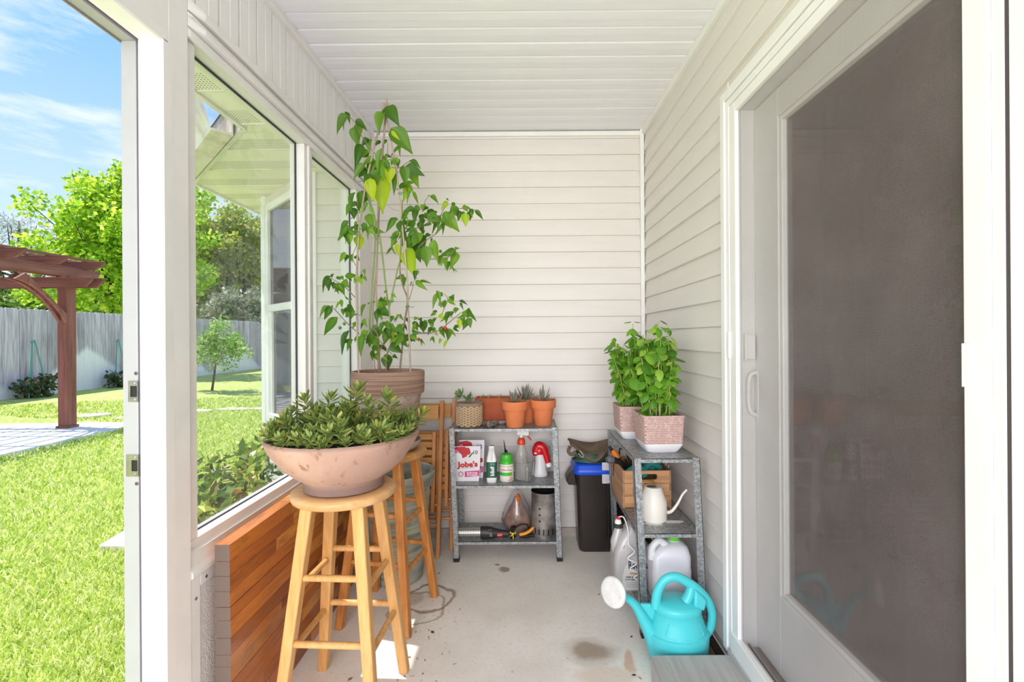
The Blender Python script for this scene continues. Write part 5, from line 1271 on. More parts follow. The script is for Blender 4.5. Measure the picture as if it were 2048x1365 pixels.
# ------------------------------------------------------------------ middle shelf of the back unit
ZM = 0.4245
INKR = flat('red ink', srgb(206, 34, 40), 0.4); INKP = flat('purple ink', srgb(110, 50, 140), 0.4); INKPINK = flat('magenta ink', srgb(214, 54, 136), 0.4); INKW = flat('white ink', srgb(245, 245, 245), 0.5); INKG = flat('green ink', srgb(40, 120, 50), 0.5); INKD = flat('dark ink', srgb(40, 36, 48), 0.5); INKGR = flat('grey ink', srgb(150, 146, 150), 0.5)
POUCHW = M('glossy white pouch', srgb(240, 238, 240), 0.25, var=0.06, vscale=8)
def disc(m_, c, r, n=14, sx=1.0, sz=1.0, th=0.0004):
    k = [(c[0]+r*sx*math.cos(2*PI*i/n), c[2]+r*sz*math.sin(2*PI*i/n)) for i in range(n)]
    m_.prism(k, 'y', c[1]-th, c[1])
def pouch(x, y, w, h, label, full, rz):
    t = thing('plant_food_pouch', label, 'pouch', (x, y, ZM), group='white plant food pouches')
    loops = []
    for (k, ww, th) in ((0.0, 0.86, 0.040), (0.06, 0.88, 0.050), (0.25, 0.92, 0.055), (0.55, 0.97, 0.040), (0.85, 1.0, 0.012), (0.93, 1.0, 0.004), (1.0, 1.0, 0.003)):
        hx = w/2*ww; z = ZM + h*k
        L = [(x-hx, y, z), (x-hx*0.5, y-0.001, z), (x, y-0.001, z), (x+hx*0.5, y-0.001, z), (x+hx, y, z), (x+hx*0.9, y+th*0.7, z), (x+hx*0.4, y+th, z), (x-hx*0.4, y+th, z), (x-hx*0.9, y+th*0.7, z)]
        loops.append(L)
    b0 = MB().loft(loops).build('bag', POUCHW, t, 70)
    yf = y - 0.0022
    fl_ = MB(); r_ = random.Random(int(x*1000))
    cx_, cz_ = x - w*0.22, ZM + h*0.80
    for i in range(16): disc(fl_, (cx_ + r_.uniform(-0.26, 0.26)*w, yf - 0.0002*i/8, cz_ + r_.uniform(-0.06, 0.13)*h), w*0.10, 9)
    fl_.build('flower_print', INKR, t)
    f2 = MB(); disc(f2, (cx_-0.02, yf-0.0007, cz_-0.02), w*0.16, 12); f2.build('blossom_print', INKW, t)
    f3 = MB(); disc(f3, (x-w*0.42, yf-0.0006, cz_+0.01), w*0.08, 12); f3.build('blossom_print', flat('pink ink', srgb(232, 130, 190), 0.5), t)
    f4 = MB(); f4.prism([(x+w*0.04, ZM+h*0.70), (x+w*0.20, ZM+h*0.83), (x+w*0.24, ZM+h*0.82), (x+w*0.10, ZM+h*0.68)], 'y', yf-0.0004, yf); f4.build('leaf_print', INKG, t)
    text('10', h*0.15, INKP, t, facing((x+w*0.30, yf, ZM+h*0.82)), bold=0.0005)
    text("Jobe's", h*0.205, INKR, t, facing((x+w*0.02, yf, ZM+h*0.475), 0, 0.04), bold=0.0022, squash=1.15)
    text('FERTILIZER SPIKES', h*0.045, INKGR, t, facing((x+w*0.02, yf, ZM+h*0.385), 0, 0.03))
    f5 = MB(); f5.prism([(x-w*0.10, ZM+h*0.12), (x+w*0.44, ZM+h*0.15), (x+w*0.46, ZM+h*0.31), (x-w*0.10, ZM+h*0.28)], 'y', yf-0.0004, yf); f5.build('pink_band', INKPINK, t)
    print_lines(INKW, t, x-w*0.02, x+w*0.38, yf-0.0006, ZM+h*0.250, h*0.022, 3, h*0.04, 3)
    f6 = MB(); disc(f6, (x-w*0.25, yf, ZM+h*0.205), w*0.105, 16); s6 = f6.build('round_badge', flat('brown ink', srgb(150, 110, 116), 0.5), t)
    f7 = MB(); disc(f7, (x-w*0.25, yf-0.0005, ZM+h*0.205), w*0.08, 16); f7.build('badge_face', flat('pale pink ink', srgb(240, 200, 204), 0.5), t)
    return t
p = base_at(936, 963, ZM); pouch(p.x-0.003, p.y, 0.150, 0.200, 'white fertilizer pouch in front with red flowers', True, 0)
p = base_at(946, 951, ZM); p.y = 2.745; pouch(at(944, 950, 2.745).x, 2.745, 0.146, 0.222, 'taller white fertilizer pouch behind with magenta flowers', False, 0)
# white bottle with green label
PLW = M('white plastic bottle', srgb(240, 240, 238), 0.3, var=0.04)
p = base_at(983, 967, ZM); c = Vector((p.x, p.y+0.028, ZM))
bt = thing('fertilizer_bottle', 'white plastic bottle with dark green label', 'bottle', c)
MB().loft([rrect(c.x, c.y, ZM+z, hx, hy, r) for z, hx, hy, r in ((0, 0.024, 0.024, 0.01), (0.004, 0.027, 0.027, 0.012), (0.02, 0.0285, 0.028, 0.012), (0.118, 0.0285, 0.028, 0.012), (0.130, 0.028, 0.027, 0.013), (0.165, 0.020, 0.020, 0.012), (0.185, 0.0165, 0.0165, 0.012), (0.190, 0.0175, 0.0175, 0.012), (0.206, 0.0175, 0.0175, 0.012))]).build('body', PLW, bt, 50)
MB().tube(smooth_path([(c.x, c.y-0.0265, ZM+0.128), (c.x, c.y-0.029, ZM+0.150), (c.x, c.y-0.022, ZM+0.178), (c.x, c.y-0.014, ZM+0.190)], 4), 0.0065, 8).build('handle', PLW, bt, 60)
MB().loft([rrect(c.x, c.y, ZM+0.030, 0.0289, 0.0284, 0.012), rrect(c.x, c.y, ZM+0.118, 0.0289, 0.0284, 0.012)]).build('label', flat('dark green label', srgb(22, 92, 66), 0.45), bt, 50)
text('bliss', 0.030, INKW, bt, facing((c.x+0.006, c.y-0.0292, ZM+0.066), 0, PI/2), bold=0.0008)
print_lines(flat('pale green ink', srgb(150, 196, 176)), bt, c.x-0.008, c.x+0.018, c.y-0.0290, ZM+0.112, 0.0018, 3, 0.005, 5)
d_ = MB(); disc(d_, (c.x, c.y-0.0290, ZM+0.088), 0.007, 14); d_.build('round_emblem', flat('pale emblem', srgb(196, 220, 204)), bt)
# green capped jar
GRN = flat('bright green plastic', srgb(72, 190, 52), 0.35)
p = base_at(1013, 966, ZM); c = Vector((p.x, p.y+0.040, ZM))
jr = thing('plant_food_jar', 'round plant food jar with bright green cap', 'jar', c)
MB().lathe([(0.01, 0), (0.036, 0), (0.0395, 0.004), (0.040, 0.02), (0.040, 0.092), (0.0385, 0.100)], c, 36).build('body', M('white jar label', srgb(240, 236, 230), 0.4), jr, 50)
MB().lathe([(0.0385, 0.099), (0.0385, 0.106), (0.034, 0.118), (0.030, 0.122), (0.01, 0.122)], c, 36).build('shoulder', GRN, jr, 50)
MB().lathe([(0.01, 0.121), (0.0325, 0.121), (0.0335, 0.125), (0.0335, 0.148), (0.031, 0.153), (0.01, 0.153)], c, 36).build('cap', GRN, jr, 40)
def arcband(c, r, z0, z1, a0, a1, mat, parent, name, n=14):
    m_ = MB(); P = []
    for i in range(n+1):
        q = math.radians(a0+(a1-a0)*i/n); P.append((c.x+r*math.cos(q), c.y+r*math.sin(q)))
    k = len(P); m_.add([(x, y, z0) for x, y in P] + [(x, y, z1) for x, y in P], [(i, i+1, k+i+1, k+i) for i in range(k-1)]); return m_.build(name, mat, parent, 60)
arcband(c, 0.0404, ZM+0.037, ZM+0.056, 200, 325, GRN, jr, 'green_band'); arcband(c, 0.0404, ZM+0.088, ZM+0.092, 185, 355, flat('tan ink', srgb(206, 170, 120)), jr, 'tan_band')
m_ = MB()
for i, (q, z) in enumerate(((292, .012), (302, .016), (312, .012), (318, .022), (306, .025))):
    a = math.radians(q); m_.ball((c.x+0.0398*math.cos(a), c.y+0.0398*math.sin(a), ZM+z), 0.0035, 8, 6)
m_.build('fruit_print', flat('tomato ink', srgb(214, 70, 44)), jr)
m_ = MB()
for i, (q, z) in enumerate(((298, .034), (308, .040), (316, .034), (322, .045))):
    a = math.radians(q); m_.ball((c.x+0.0398*math.cos(a), c.y+0.0398*math.sin(a), ZM+z), 0.0032, 8, 6)
m_.build('flower_print', flat('orange flower ink', srgb(236, 176, 60)), jr)
text('Osmocote', 0.0135, INKR, jr, facing((c.x, c.y-0.0412, ZM+0.071)), bold=0.0002)
m_ = MB(); m_.prism([(c.x+0.006, ZM+0.079), (c.x+0.013, ZM+0.087), (c.x+0.012, ZM+0.079)], 'y', c.y-0.0412, c.y-0.0407); m_.build('leaf_print', INKG, jr)
# black pruner handles standing behind the jar
pr = thing('pruning_shears', 'dark pruning shears standing behind the green-capped jar', 'shears', Vector((at(1012, 950, 2.74).x, 2.745, ZM)))
cx = at(1012, 950, 2.745).x
MB().tube(smooth_path([(cx-0.022, 2.745, ZM), (cx-0.020, 2.745, ZM+0.08), (cx-0.004, 2.745, ZM+0.15), (cx-0.012, 2.745, ZM+0.22)], 4), lerp_list([0.009, 0.009, 0.008, 0.002], 13), 8, flat=0.6).build('blade', flat('gunmetal', srgb(66, 64, 66), 0.4, 0.6), pr, 60)
MB().tube(smooth_path([(cx+0.022, 2.748, ZM), (cx+0.020, 2.748, ZM+0.08), (cx+0.006, 2.748, ZM+0.15), (cx-0.002, 2.748, ZM+0.165)], 4), lerp_list([0.009, 0.010, 0.008, 0.003], 13), 8, flat=0.6).build('handle', BLACK, pr, 60)
# clear spray bottle standing in a measuring jug
CLEAR = glassmat('cloudy clear plastic', (0.86, 0.85, 0.83, 1), 0.30, (0.78, 0.76, 0.73, 1))
CLEAR2 = glassmat('clear jug plastic', (0.90, 0.90, 0.89, 1), 0.14, (0.8, 0.8, 0.8, 1), refl=2.5)
ORR = flat('orange red plastic', srgb(224, 74, 36), 0.35)
c = Vector((at(1043, 955, 2.715).x, 2.715, ZM+0.004))
sp_ = thing('spray_bottle', 'clear spray bottle with orange-red trigger top', 'spray bottle', c)
MB().lathe([(0.004, 0), (0.034, 0.0), (0.037, 0.004), (0.037, 0.085), (0.034, 0.105), (0.036, 0.120), (0.035, 0.145), (0.024, 0.178), (0.018, 0.195), (0.017, 0.205)], c, 32).build('body', CLEAR, sp_, 60)
for a in (-0.5, 0.5): MB().tube([(c.x-0.018*(1 if a < 0 else -1), c.y-0.034, c.z+0.142), (c.x+0.004, c.y-0.036, c.z+0.112)], 0.004, 6).build('grip_rib', CLEAR, sp_)
MB().tube([(c.x, c.y, c.z+0.01), (c.x, c.y, c.z+0.2)], 0.003, 6).build('dip_tube', flat('milky tube', srgb(226, 222, 214)), sp_)
MB().lathe([(0.010, 0.198), (0.0225, 0.198), (0.0235, 0.206), (0.022, 0.224), (0.014, 0.236), (0.010, 0.238)], c, 28).build('collar', ORR, sp_, 45)
MB().lathe([(0.008, 0.236), (0.0095, 0.236), (0.0095, 0.252), (0.008, 0.252)], c, 16).build('neck', PLW, sp_, 45)
MB().beam((c.x-0.022, c.y, c.z+0.268), (c.x+0.046, c.y-0.02, c.z+0.268), 0.022, 0.030).build('trigger_head', PLW, sp_, bevel=0.004)
MB().tube(smooth_path([(c.x+0.030, c.y-0.016, c.z+0.262), (c.x+0.042, c.y-0.020, c.z+0.243), (c.x+0.058, c.y-0.024, c.z+0.226)], 4), 0.006, 8, flat=0.7).build('trigger', ORR, sp_, 50)
c = Vector((at(1048, 960, 2.66).x, 2.690, ZM))
# jug placed around the bottle's foot, toward the viewer
jg = thing('measuring_jug', 'clear plastic measuring jug with loop handle', 'jug', Vector((c.x+0.004, 2.645+0.0, ZM)))
jc = Vector((c.x+0.004, 2.715, ZM))
MB().lathe([(0.004, 0.0), (0.044, 0.0), (0.046, 0.003), (0.057, 0.104), (0.060, 0.106), (0.0555, 0.106), (0.0445, 0.004), (0.004, 0.003)], jc, 36).build('body', CLEAR2, jg, 50)
hp_ = smooth_path([(jc.x+0.012, jc.y-0.055, ZM+0.094), (jc.x+0.014, jc.y-0.082, ZM+0.090), (jc.x+0.014, jc.y-0.084, ZM+0.05), (jc.x+0.012, jc.y-0.078, ZM+0.012)], 5)
MB().tube(hp_, 0.0062, 10, flat=0.8).build('handle', CLEAR2, jg, 50)
# white sprayer with red head
REDP = M('glossy red plastic', srgb(206, 22, 34), 0.22, var=0.06)
p = base_at(1081, 957, ZM); c = Vector((p.x, p.y+0.045, ZM))
rs_ = thing('weed_sprayer', 'white squeeze sprayer with curved glossy red top', 'sprayer', c)
MB().lathe([(0.004, 0.0), (0.040, 0.0), (0.0445, 0.006), (0.043, 0.022), (0.034, 0.060), (0.030, 0.100), (0.0285, 0.130)], c, 36, 1.0, 0.85).build('body', M('milky white plastic', srgb(224, 222, 224), 0.35, var=0.04), rs_, 60)
hp_ = smooth_path([(c.x-0.020, c.y, ZM+0.124), (c.x-0.022, c.y, ZM+0.150), (c.x-0.008, c.y, ZM+0.176), (c.x+0.018, c.y-0.004, ZM+0.165), (c.x+0.034, c.y-0.010, ZM+0.125), (c.x+0.048, c.y-0.016, ZM+0.078)], 6)
MB().tube(hp_, lerp_list([0.020, 0.027, 0.028, 0.026, 0.020, 0.0155], len(hp_)), 14).build('red_head', REDP, rs_, 60)
MB().ball((c.x-0.004, c.y, ZM+0.148), 0.036, 18, 12, 1.0, 0.8, 0.92).build('dome', REDP, rs_, 60)
e0 = hp_[-1]; dv = (hp_[-1]-hp_[-3]).normalized(); MB().tube([e0-dv*0.004, e0+dv*0.020], 0.0165, 16).build('nozzle', PLW, rs_, 45, 0.002)
MB().ball((c.x-0.026, c.y-0.022, ZM+0.140), 0.008, 12, 8, 1.3, 0.5, 0.7).build('trigger_button', PLW, rs_, 60)

# ------------------------------------------------------------------ bottom shelf of the back unit
ZBt = 0.1125
CHAR = flat('charcoal black plastic', srgb(44, 40, 42), 0.45)
PERF = NB('perforated steel'); _v = PERF.coord('Object'); _s = PERF.n('SeparateXYZ'); PERF.set(_s.inputs[0], _v)
_fx = PERF.math('SUBTRACT', PERF.math('FRACT', PERF.math('MULTIPLY', _s.outputs[0], 1/0.0095)), .5); _fz = PERF.math('SUBTRACT', PERF.math('FRACT', PERF.math('MULTIPLY', _s.outputs[2], 1/0.0095)), .5)
_d = PERF.math('SQRT', PERF.math('ADD', PERF.math('MULTIPLY', _fx, _fx), PERF.math('MULTIPLY', _fz, _fz)))
PERF = PERF.done(PERF.princ(PERF.mix(PERF.math('LESS_THAN', _d, 0.27), srgb(206, 202, 196), srgb(34, 32, 32)), 0.3, 0.6))
y0 = 2.650; zc0 = ZBt + 0.034
lt = thing('charcoal_lighter', 'electric charcoal lighter with perforated steel tube', 'lighter', (at(970, 1065, y0).x, y0, ZBt))
xa = at(913, 1060, y0).x; xb = at(963, 1060, y0).x; xc = at(1016, 1060, y0).x
MB().tube([(xa, y0, zc0), (xb, y0, zc0)], 0.024, 24).build('steel_tube', PERF, lt, 60)
MB().tube(smooth_path([(xb-0.004, y0, zc0), (xb+0.012, y0, zc0), (xb+0.05, y0, zc0-0.002), (xc-0.05, y0, zc0-0.006), (xc, y0, zc0-0.010)], 5), lerp_list([0.033, 0.034, 0.033, 0.022, 0.018], 21), 20).build('handle', CHAR, lt, 60)
m_ = MB(); m_.box(xc-0.062, xc-0.030, y0-0.0235, y0-0.0215, zc0-0.016, zc0+0.002); m_.build('red_badge', INKR, lt, bevel=0.001)
text('LOOFT', 0.0085, INKW, lt, facing((xc-0.046, y0-0.0240, zc0-0.007)))
print_lines(INKGR, lt, xb+0.050, xb+0.062, y0-0.0335, zc0+0.008, 0.002, 7, 0.003, 8); text('LOOFT', 0.007, INKGR, lt, facing((xb+0.05, y0-0.026, zc0+0.024), 0, 0, -0.6))
# power cord wound up with a yellow tie
cc = Vector((at(1026, 1062, 2.645).x, 2.645, ZBt))
co_ = thing('power_cord', 'bundled black power cord held by a yellow tie', 'cord', cc)
m_ = MB(); r_ = random.Random(2)
for k in range(7):
    ph = r_.uniform(-.2,.2); m_.tube([cc + Vector((0.012*k/7-0.006 + 0.007*math.sin(a*2+k), 0.010*math.cos(a+ph) + 0.003*k - 0.01, 0.036 + 0.032*math.sin(a+ph))) for a in [2*PI*i/16 for i in range(17)]], 0.0036, 6)
m_.tube(smooth_path([cc+Vector((0.0, 0.0, 0.05)), cc+Vector((0.04, 0.03, 0.065)), cc+Vector((0.08, 0.04, 0.06)), cc+Vector((0.09, 0.05, 0.01))], 6), 0.0036, 6)
m_.build('cable', BLACK, co_, 60)
YEL = flat('yellow tie', srgb(222, 206, 52), 0.4); m_ = MB()
m_.tube([cc + Vector((0.0145*math.cos(a), 0.016*math.sin(a) - 0.006, 0.036 + 0.003*math.sin(3*a))) for a in [2*PI*i/14 for i in range(15)]], 0.0034, 6)
for v_ in ((-0.012, -0.03, -0.012), (0.016, -0.03, 0.008), (0.002, -0.034, -0.026), (-0.016, -0.028, 0.012)): m_.tube([cc+Vector((0, -0.022, 0.036)), cc+Vector((v_[0]*0.6, v_[1], 0.036+v_[2]*0.5)), cc+Vector((v_[0], v_[1]*0.9, 0.036+v_[2]))], 0.0026, 6)
m_.build('yellow_tie', YEL, co_, 60)
# pliers with orange grips
pc = Vector((at(1052, 1068, 2.655).x, 2.655, ZBt)); pl = thing('pliers', 'long tool with orange and black grips beside the chimney starter', 'tool', pc)
MB().tube(smooth_path([pc+Vector((-0.036, -0.01, 0.022)), pc+Vector((0.0, -0.01, 0.030)), pc+Vector((0.032, -0.004, 0.048)), pc+Vector((0.042, 0.0, 0.060))], 5), lerp_list([0.011, 0.0115, 0.011, 0.008], 16), 10, flat=0.8).build('orange_grip', flat('orange rubber grip', srgb(240, 150, 24), 0.45), pl, 60)
MB().tube(smooth_path([pc+Vector((-0.036, -0.006, 0.012)), pc+Vector((0.0, -0.004, 0.010)), pc+Vector((0.045, 0.004, 0.012))], 5), 0.009, 10).build('black_grip', BLACK, pl, 60)
# plastic bag of wood chunks
gc = Vector((at(1034, 1040, 2.75).x, 2.755, ZBt))
WCH = M('brown wood chunks', srgb(150, 96, 58), 0.8, var=0.6, vscale=22, col2=srgb(84, 52, 34), bump=0.5, bscale=40)
BAGP = glassmat('crinkled clear plastic bag', (0.95, 0.95, 0.95, 1), 0.10, (0.85, 0.85, 0.88, 1), refl=2.2, rough=0.08)
bg = thing('bag_of_wood', 'clear plastic bag of brown wood chunks', 'bag', gc)
def lump(prof, c, n, amp, seed, sy=0.7):
    r_ = random.Random(seed); m_ = MB(); loops = []
    for (r, z) in prof:
        loops.append([(c.x + (r*(1+amp*r_.uniform(-1, 1)))*math.cos(2*PI*i/n), c.y + sy*(r*(1+amp*r_.uniform(-1, 1)))*math.sin(2*PI*i/n), c.z + z + amp*0.02*r_.uniform(-1, 1)) for i in range(n)])
    return m_.loft(loops)
lump([(0.05, 0.002), (0.078, 0.03), (0.082, 0.06), (0.068, 0.10), (0.045, 0.14), (0.026, 0.17), (0.016, 0.20)], gc, 16, 0.10, 3).build('wood_chunks', WCH, bg, 40)
lump([(0.055, 0.001), (0.084, 0.03), (0.090, 0.062), (0.080, 0.10), (0.062, 0.15), (0.044, 0.19), (0.03, 0.225), (0.014, 0.24)], gc, 22, 0.10, 4).build('plastic_bag', BAGP, bg, 30)
MB().tube([gc+Vector((0.006, -0.03, 0.175)), gc+Vector((0.010, -0.034, 0.205)), gc+Vector((0.004, -0.02, 0.222))], [0.006, 0.014, 0.006], 10).build('orange_label', flat('orange label', srgb(216, 112, 30), 0.4), bg, 60)
# chimney starter
cc = Vector((at(1090, 1072, 2.70).x, 2.715, ZBt)); chs = thing('chimney_starter', 'sooty steel charcoal chimney starter cylinder', 'chimney starter', cc)
SOOT = M('sooty galvanised steel', srgb(176, 170, 164), 0.4, 0.55, var=0.5, vscale=9, col2=srgb(96, 90, 88)); SOOTIN = flat('soot black', srgb(14, 13, 13), 0.9)
Rr = 0.077
MB().lathe([(Rr, 0.0), (Rr+0.002, 0.0), (Rr+0.002, 0.008), (Rr, 0.010), (Rr, 0.245), (Rr+0.0015, 0.249), (Rr-0.002, 0.249), (Rr-0.002, 0.0)], cc, 48, closed=True).build('cylinder', SOOT, chs, 40)
MB().lathe([(Rr-0.0025, 0.004), (Rr-0.0025, 0.2485), (Rr-0.0035, 0.2485), (Rr-0.0035, 0.004)], cc, 40, closed=True).build('lining', SOOTIN, chs, 40)
MB().lathe([(0.004, 0.075), (Rr-0.004, 0.075), (Rr-0.004, 0.08), (0.004, 0.08)], cc, 32).build('grate', SOOTIN, chs)
sl = MB()
for i in range(18):
    q = 2*PI*i/18 + 0.05; nd = Vector((math.cos(q), math.sin(q), 0)); sl.beam(cc+nd*(Rr+0.0006)+Vector((0, 0, 0.018)), cc+nd*(Rr+0.0006)+Vector((0, 0, 0.050)), 0.0065, 0.0012, nd)
for i in (12.3, 15.9):
    q = 2*PI*i/18.0
    for z in (0.095, 0.13, 0.165):
        nd = Vector((math.cos(q), math.sin(q), 0)); sl.tube([cc+nd*(Rr+0.0002)+Vector((0, 0, z)), cc+nd*(Rr+0.0014)+Vector((0, 0, z))], 0.0055, 10)
sl.build('vent_holes', SOOTIN, chs)
MB().ball(cc+Vector((-0.018, 0.06, 0.262)), 0.010, 8, 6).build('handle_tab', CHAR, chs)

# ------------------------------------------------------------------ black bin with blue lid
bx0, bx1, by0, by1 = 0.300, 0.600, 2.700, 2.915
bcx, bcy = (bx0+bx1)/2, (by0+by1)/2
bn = thing('storage_bin', 'tall black plastic bin with blue snap lid', 'bin', (bcx, bcy, 0))
BLKP = M('brown black glossy plastic', srgb(50, 42, 40), 0.28, var=0.15, vscale=5)
BLUE = M('bright blue lid', srgb(22, 82, 214), 0.35, var=0.06)
MB().loft([rrect(bcx, bcy, z, hx, hy, 0.03, 5) for z, hx, hy in ((0.0, 0.122, 0.088), (0.008, 0.128, 0.092), (0.03, 0.130, 0.094), (0.44, 0.144, 0.104), (0.465, 0.146, 0.106))]).build('body', BLKP, bn, 45)
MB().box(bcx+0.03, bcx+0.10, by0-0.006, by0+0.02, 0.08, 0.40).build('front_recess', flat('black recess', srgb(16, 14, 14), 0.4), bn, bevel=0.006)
MB().loft([rrect(bcx, bcy, z, hx, hy, 0.035, 5) for z, hx, hy in ((0.452, 0.156, 0.116), (0.458, 0.160, 0.120), (0.480, 0.160, 0.120), (0.487, 0.153, 0.113), (0.500, 0.150, 0.110), (0.508, 0.143, 0.103))]).build('lid', BLUE, bn, 45)
m_ = MB(); m_.loft([[(x, y, z) for (x, z) in ((bcx-0.150, 0.475), (bcx-0.175, 0.450), (bcx-0.196, 0.415), (bcx-0.198, 0.398), (bcx-0.185, 0.378), (bcx-0.140, 0.376))] for y in (by0+0.05, by1-0.05)]); m_.build('latch_handle', BLKP, bn, 40, 0.004)
# white tag
MB().box(at(1204, 930, 2.69).x, at(1219, 930, 2.69).x, 2.688, 2.6895, 0.405, 0.525).solo('paper_tag', M('printed white tag', srgb(226, 220, 226), 0.6, var=0.3, vscale=120), 'small white printed tag hanging in front of the bin', 'tag')
# green cord coil and brown leather on the lid
gc = Vector((at(1180, 925, 2.78).x, 2.79, 0.509)); m_ = MB(); r_ = random.Random(6)
for k in range(9):
    a0 = r_.uniform(0, 6); rx, ry = r_.uniform(0.06, 0.115), r_.uniform(0.05, 0.085); zz = 0.006 + 0.006*k; tl = r_.uniform(-.12,.12)
    m_.tube([gc + Vector((rx*math.cos(a), ry*math.sin(a), zz + tl*rx*math.cos(a))) for a in [a0 + 2*PI*i/26 for i in range(27)]], 0.0038, 6)
m_.solo('green_hose_coil', flat('dark green cord', srgb(60, 96, 70), 0.5), 'coil of thin green garden hose lying on the blue lid', 'hose', 60)
LEA = M('worn brown leather', srgb(112, 92, 74), 0.75, var=0.4, vscale=14, bump=0.3, bscale=60)
lc = Vector((at(1178, 905, 2.78).x, 2.785, 0.572)); m_ = MB(); N1, N2 = 16, 9
V = []; 
for i in range(N1+1):
    u_ = i/N1
    for j in range(N2+1):
        w_ = j/N2
        x = lc.x - 0.118 + 0.245*u_; y = lc.y - 0.085 + 0.17*w_
        z = lc.z + 0.040*(0.5+0.5*math.cos(u_*5.6)) - 0.055*math.sin(PI*u_)*(1-w_)**1.5 + 0.008*math.sin(7*u_+4*w_) + 0.01
        V.append((x, y, z))
F = [(i*(N2+1)+j, (i+1)*(N2+1)+j, (i+1)*(N2+1)+j+1, i*(N2+1)+j+1) for i in range(N1) for j in range(N2)]
m_.add(V, F)
lg = thing('leather_apron', 'worn brown folded leather lying on top of the bin', 'leather', (lc.x, lc.y, 0.56))
o = m_.build('sheet', LEA, lg, 70); sm = o.modifiers.new('solid', 'SOLIDIFY'); sm.thickness = 0.012
MB().tube(smooth_path([(lc.x-0.118, lc.y-0.085, lc.z+0.046), (lc.x-0.130, lc.y-0.088, lc.z+0.018), (lc.x-0.112, lc.y-0.09, lc.z-0.002), (lc.x-0.085, lc.y-0.088, lc.z+0.012)], 5), 0.010, 10).build('folded_edge', LEA, lg, 60)
MB().tube(smooth_path([(lc.x-0.065, lc.y-0.088, lc.z+0.02), (lc.x-0.045, lc.y-0.094, lc.z-0.008), (lc.x-0.052, lc.y-0.092, lc.z-0.016), (lc.x-0.072, lc.y-0.09, lc.z+0.004)], 5), 0.0025, 6).build('strap', flat('pale strap', srgb(206, 196, 184)), lg, 60)

# ------------------------------------------------------------------ right shelf: basil in two textured pots
def basket_material():
    b = NB('pink woven texture pot'); v = b.coord('Object'); s = b.n('SeparateXYZ'); b.set(s.inputs[0], v)
    a = b.math('ADD', s.outputs[0], s.outputs[1])
    zz = b.math('MULTIPLY', s.outputs[2], 1/0.0075); row = b.math('FLOOR', zz)
    ph = b.math('MULTIPLY', b.math('MODULO', row, 2.0), 0.5)
    w = b.math('SINE', b.math('MULTIPLY', b.math('ADD', b.math('MULTIPLY', a, 1/0.0075), ph), 2*PI)); u = b.math('SINE', b.math('MULTIPLY', zz, 2*PI))
    h = b.math('MULTIPLY', b.math('ADD', w, u), 0.5)
    c = b.mix(b.sstep(h, -0.5, 0.6), srgb(158, 118, 112), srgb(222, 194, 184)); c = b.mix(b.math('MULTIPLY', b.sstep(b.noise(v, 90, 3), .45, .7), .4), c, srgb(236, 214, 208))
    return b.done(b.princ(c, 0.8, 0, 0.2, b.bump(h, 0.35, 0.003)))
BASK = basket_material(); PWH = M('white glazed pot base', srgb(242, 240, 242), 0.4, var=0.05)
BASL = leafmat('basil leaf', [(0, srgb(74, 126, 34)), (0.4, srgb(104, 160, 44)), (0.8, srgb(136, 190, 60)), (1, srgb(176, 206, 84))], 0.35, 0.35, 'object')
wf_b = lambda t: 0.5*(math.sin(PI*min(1, t**0.85))**0.75) + 0.002
LBm = [leaf_mesh('leaf', BASL, wf_b, 6, fold=-0.10, curl=c) for c in (0.25, 0.45, 0.6)]
BSTEM = M('pale basil stem', srgb(168, 178, 104), 0.6, var=0.2); 
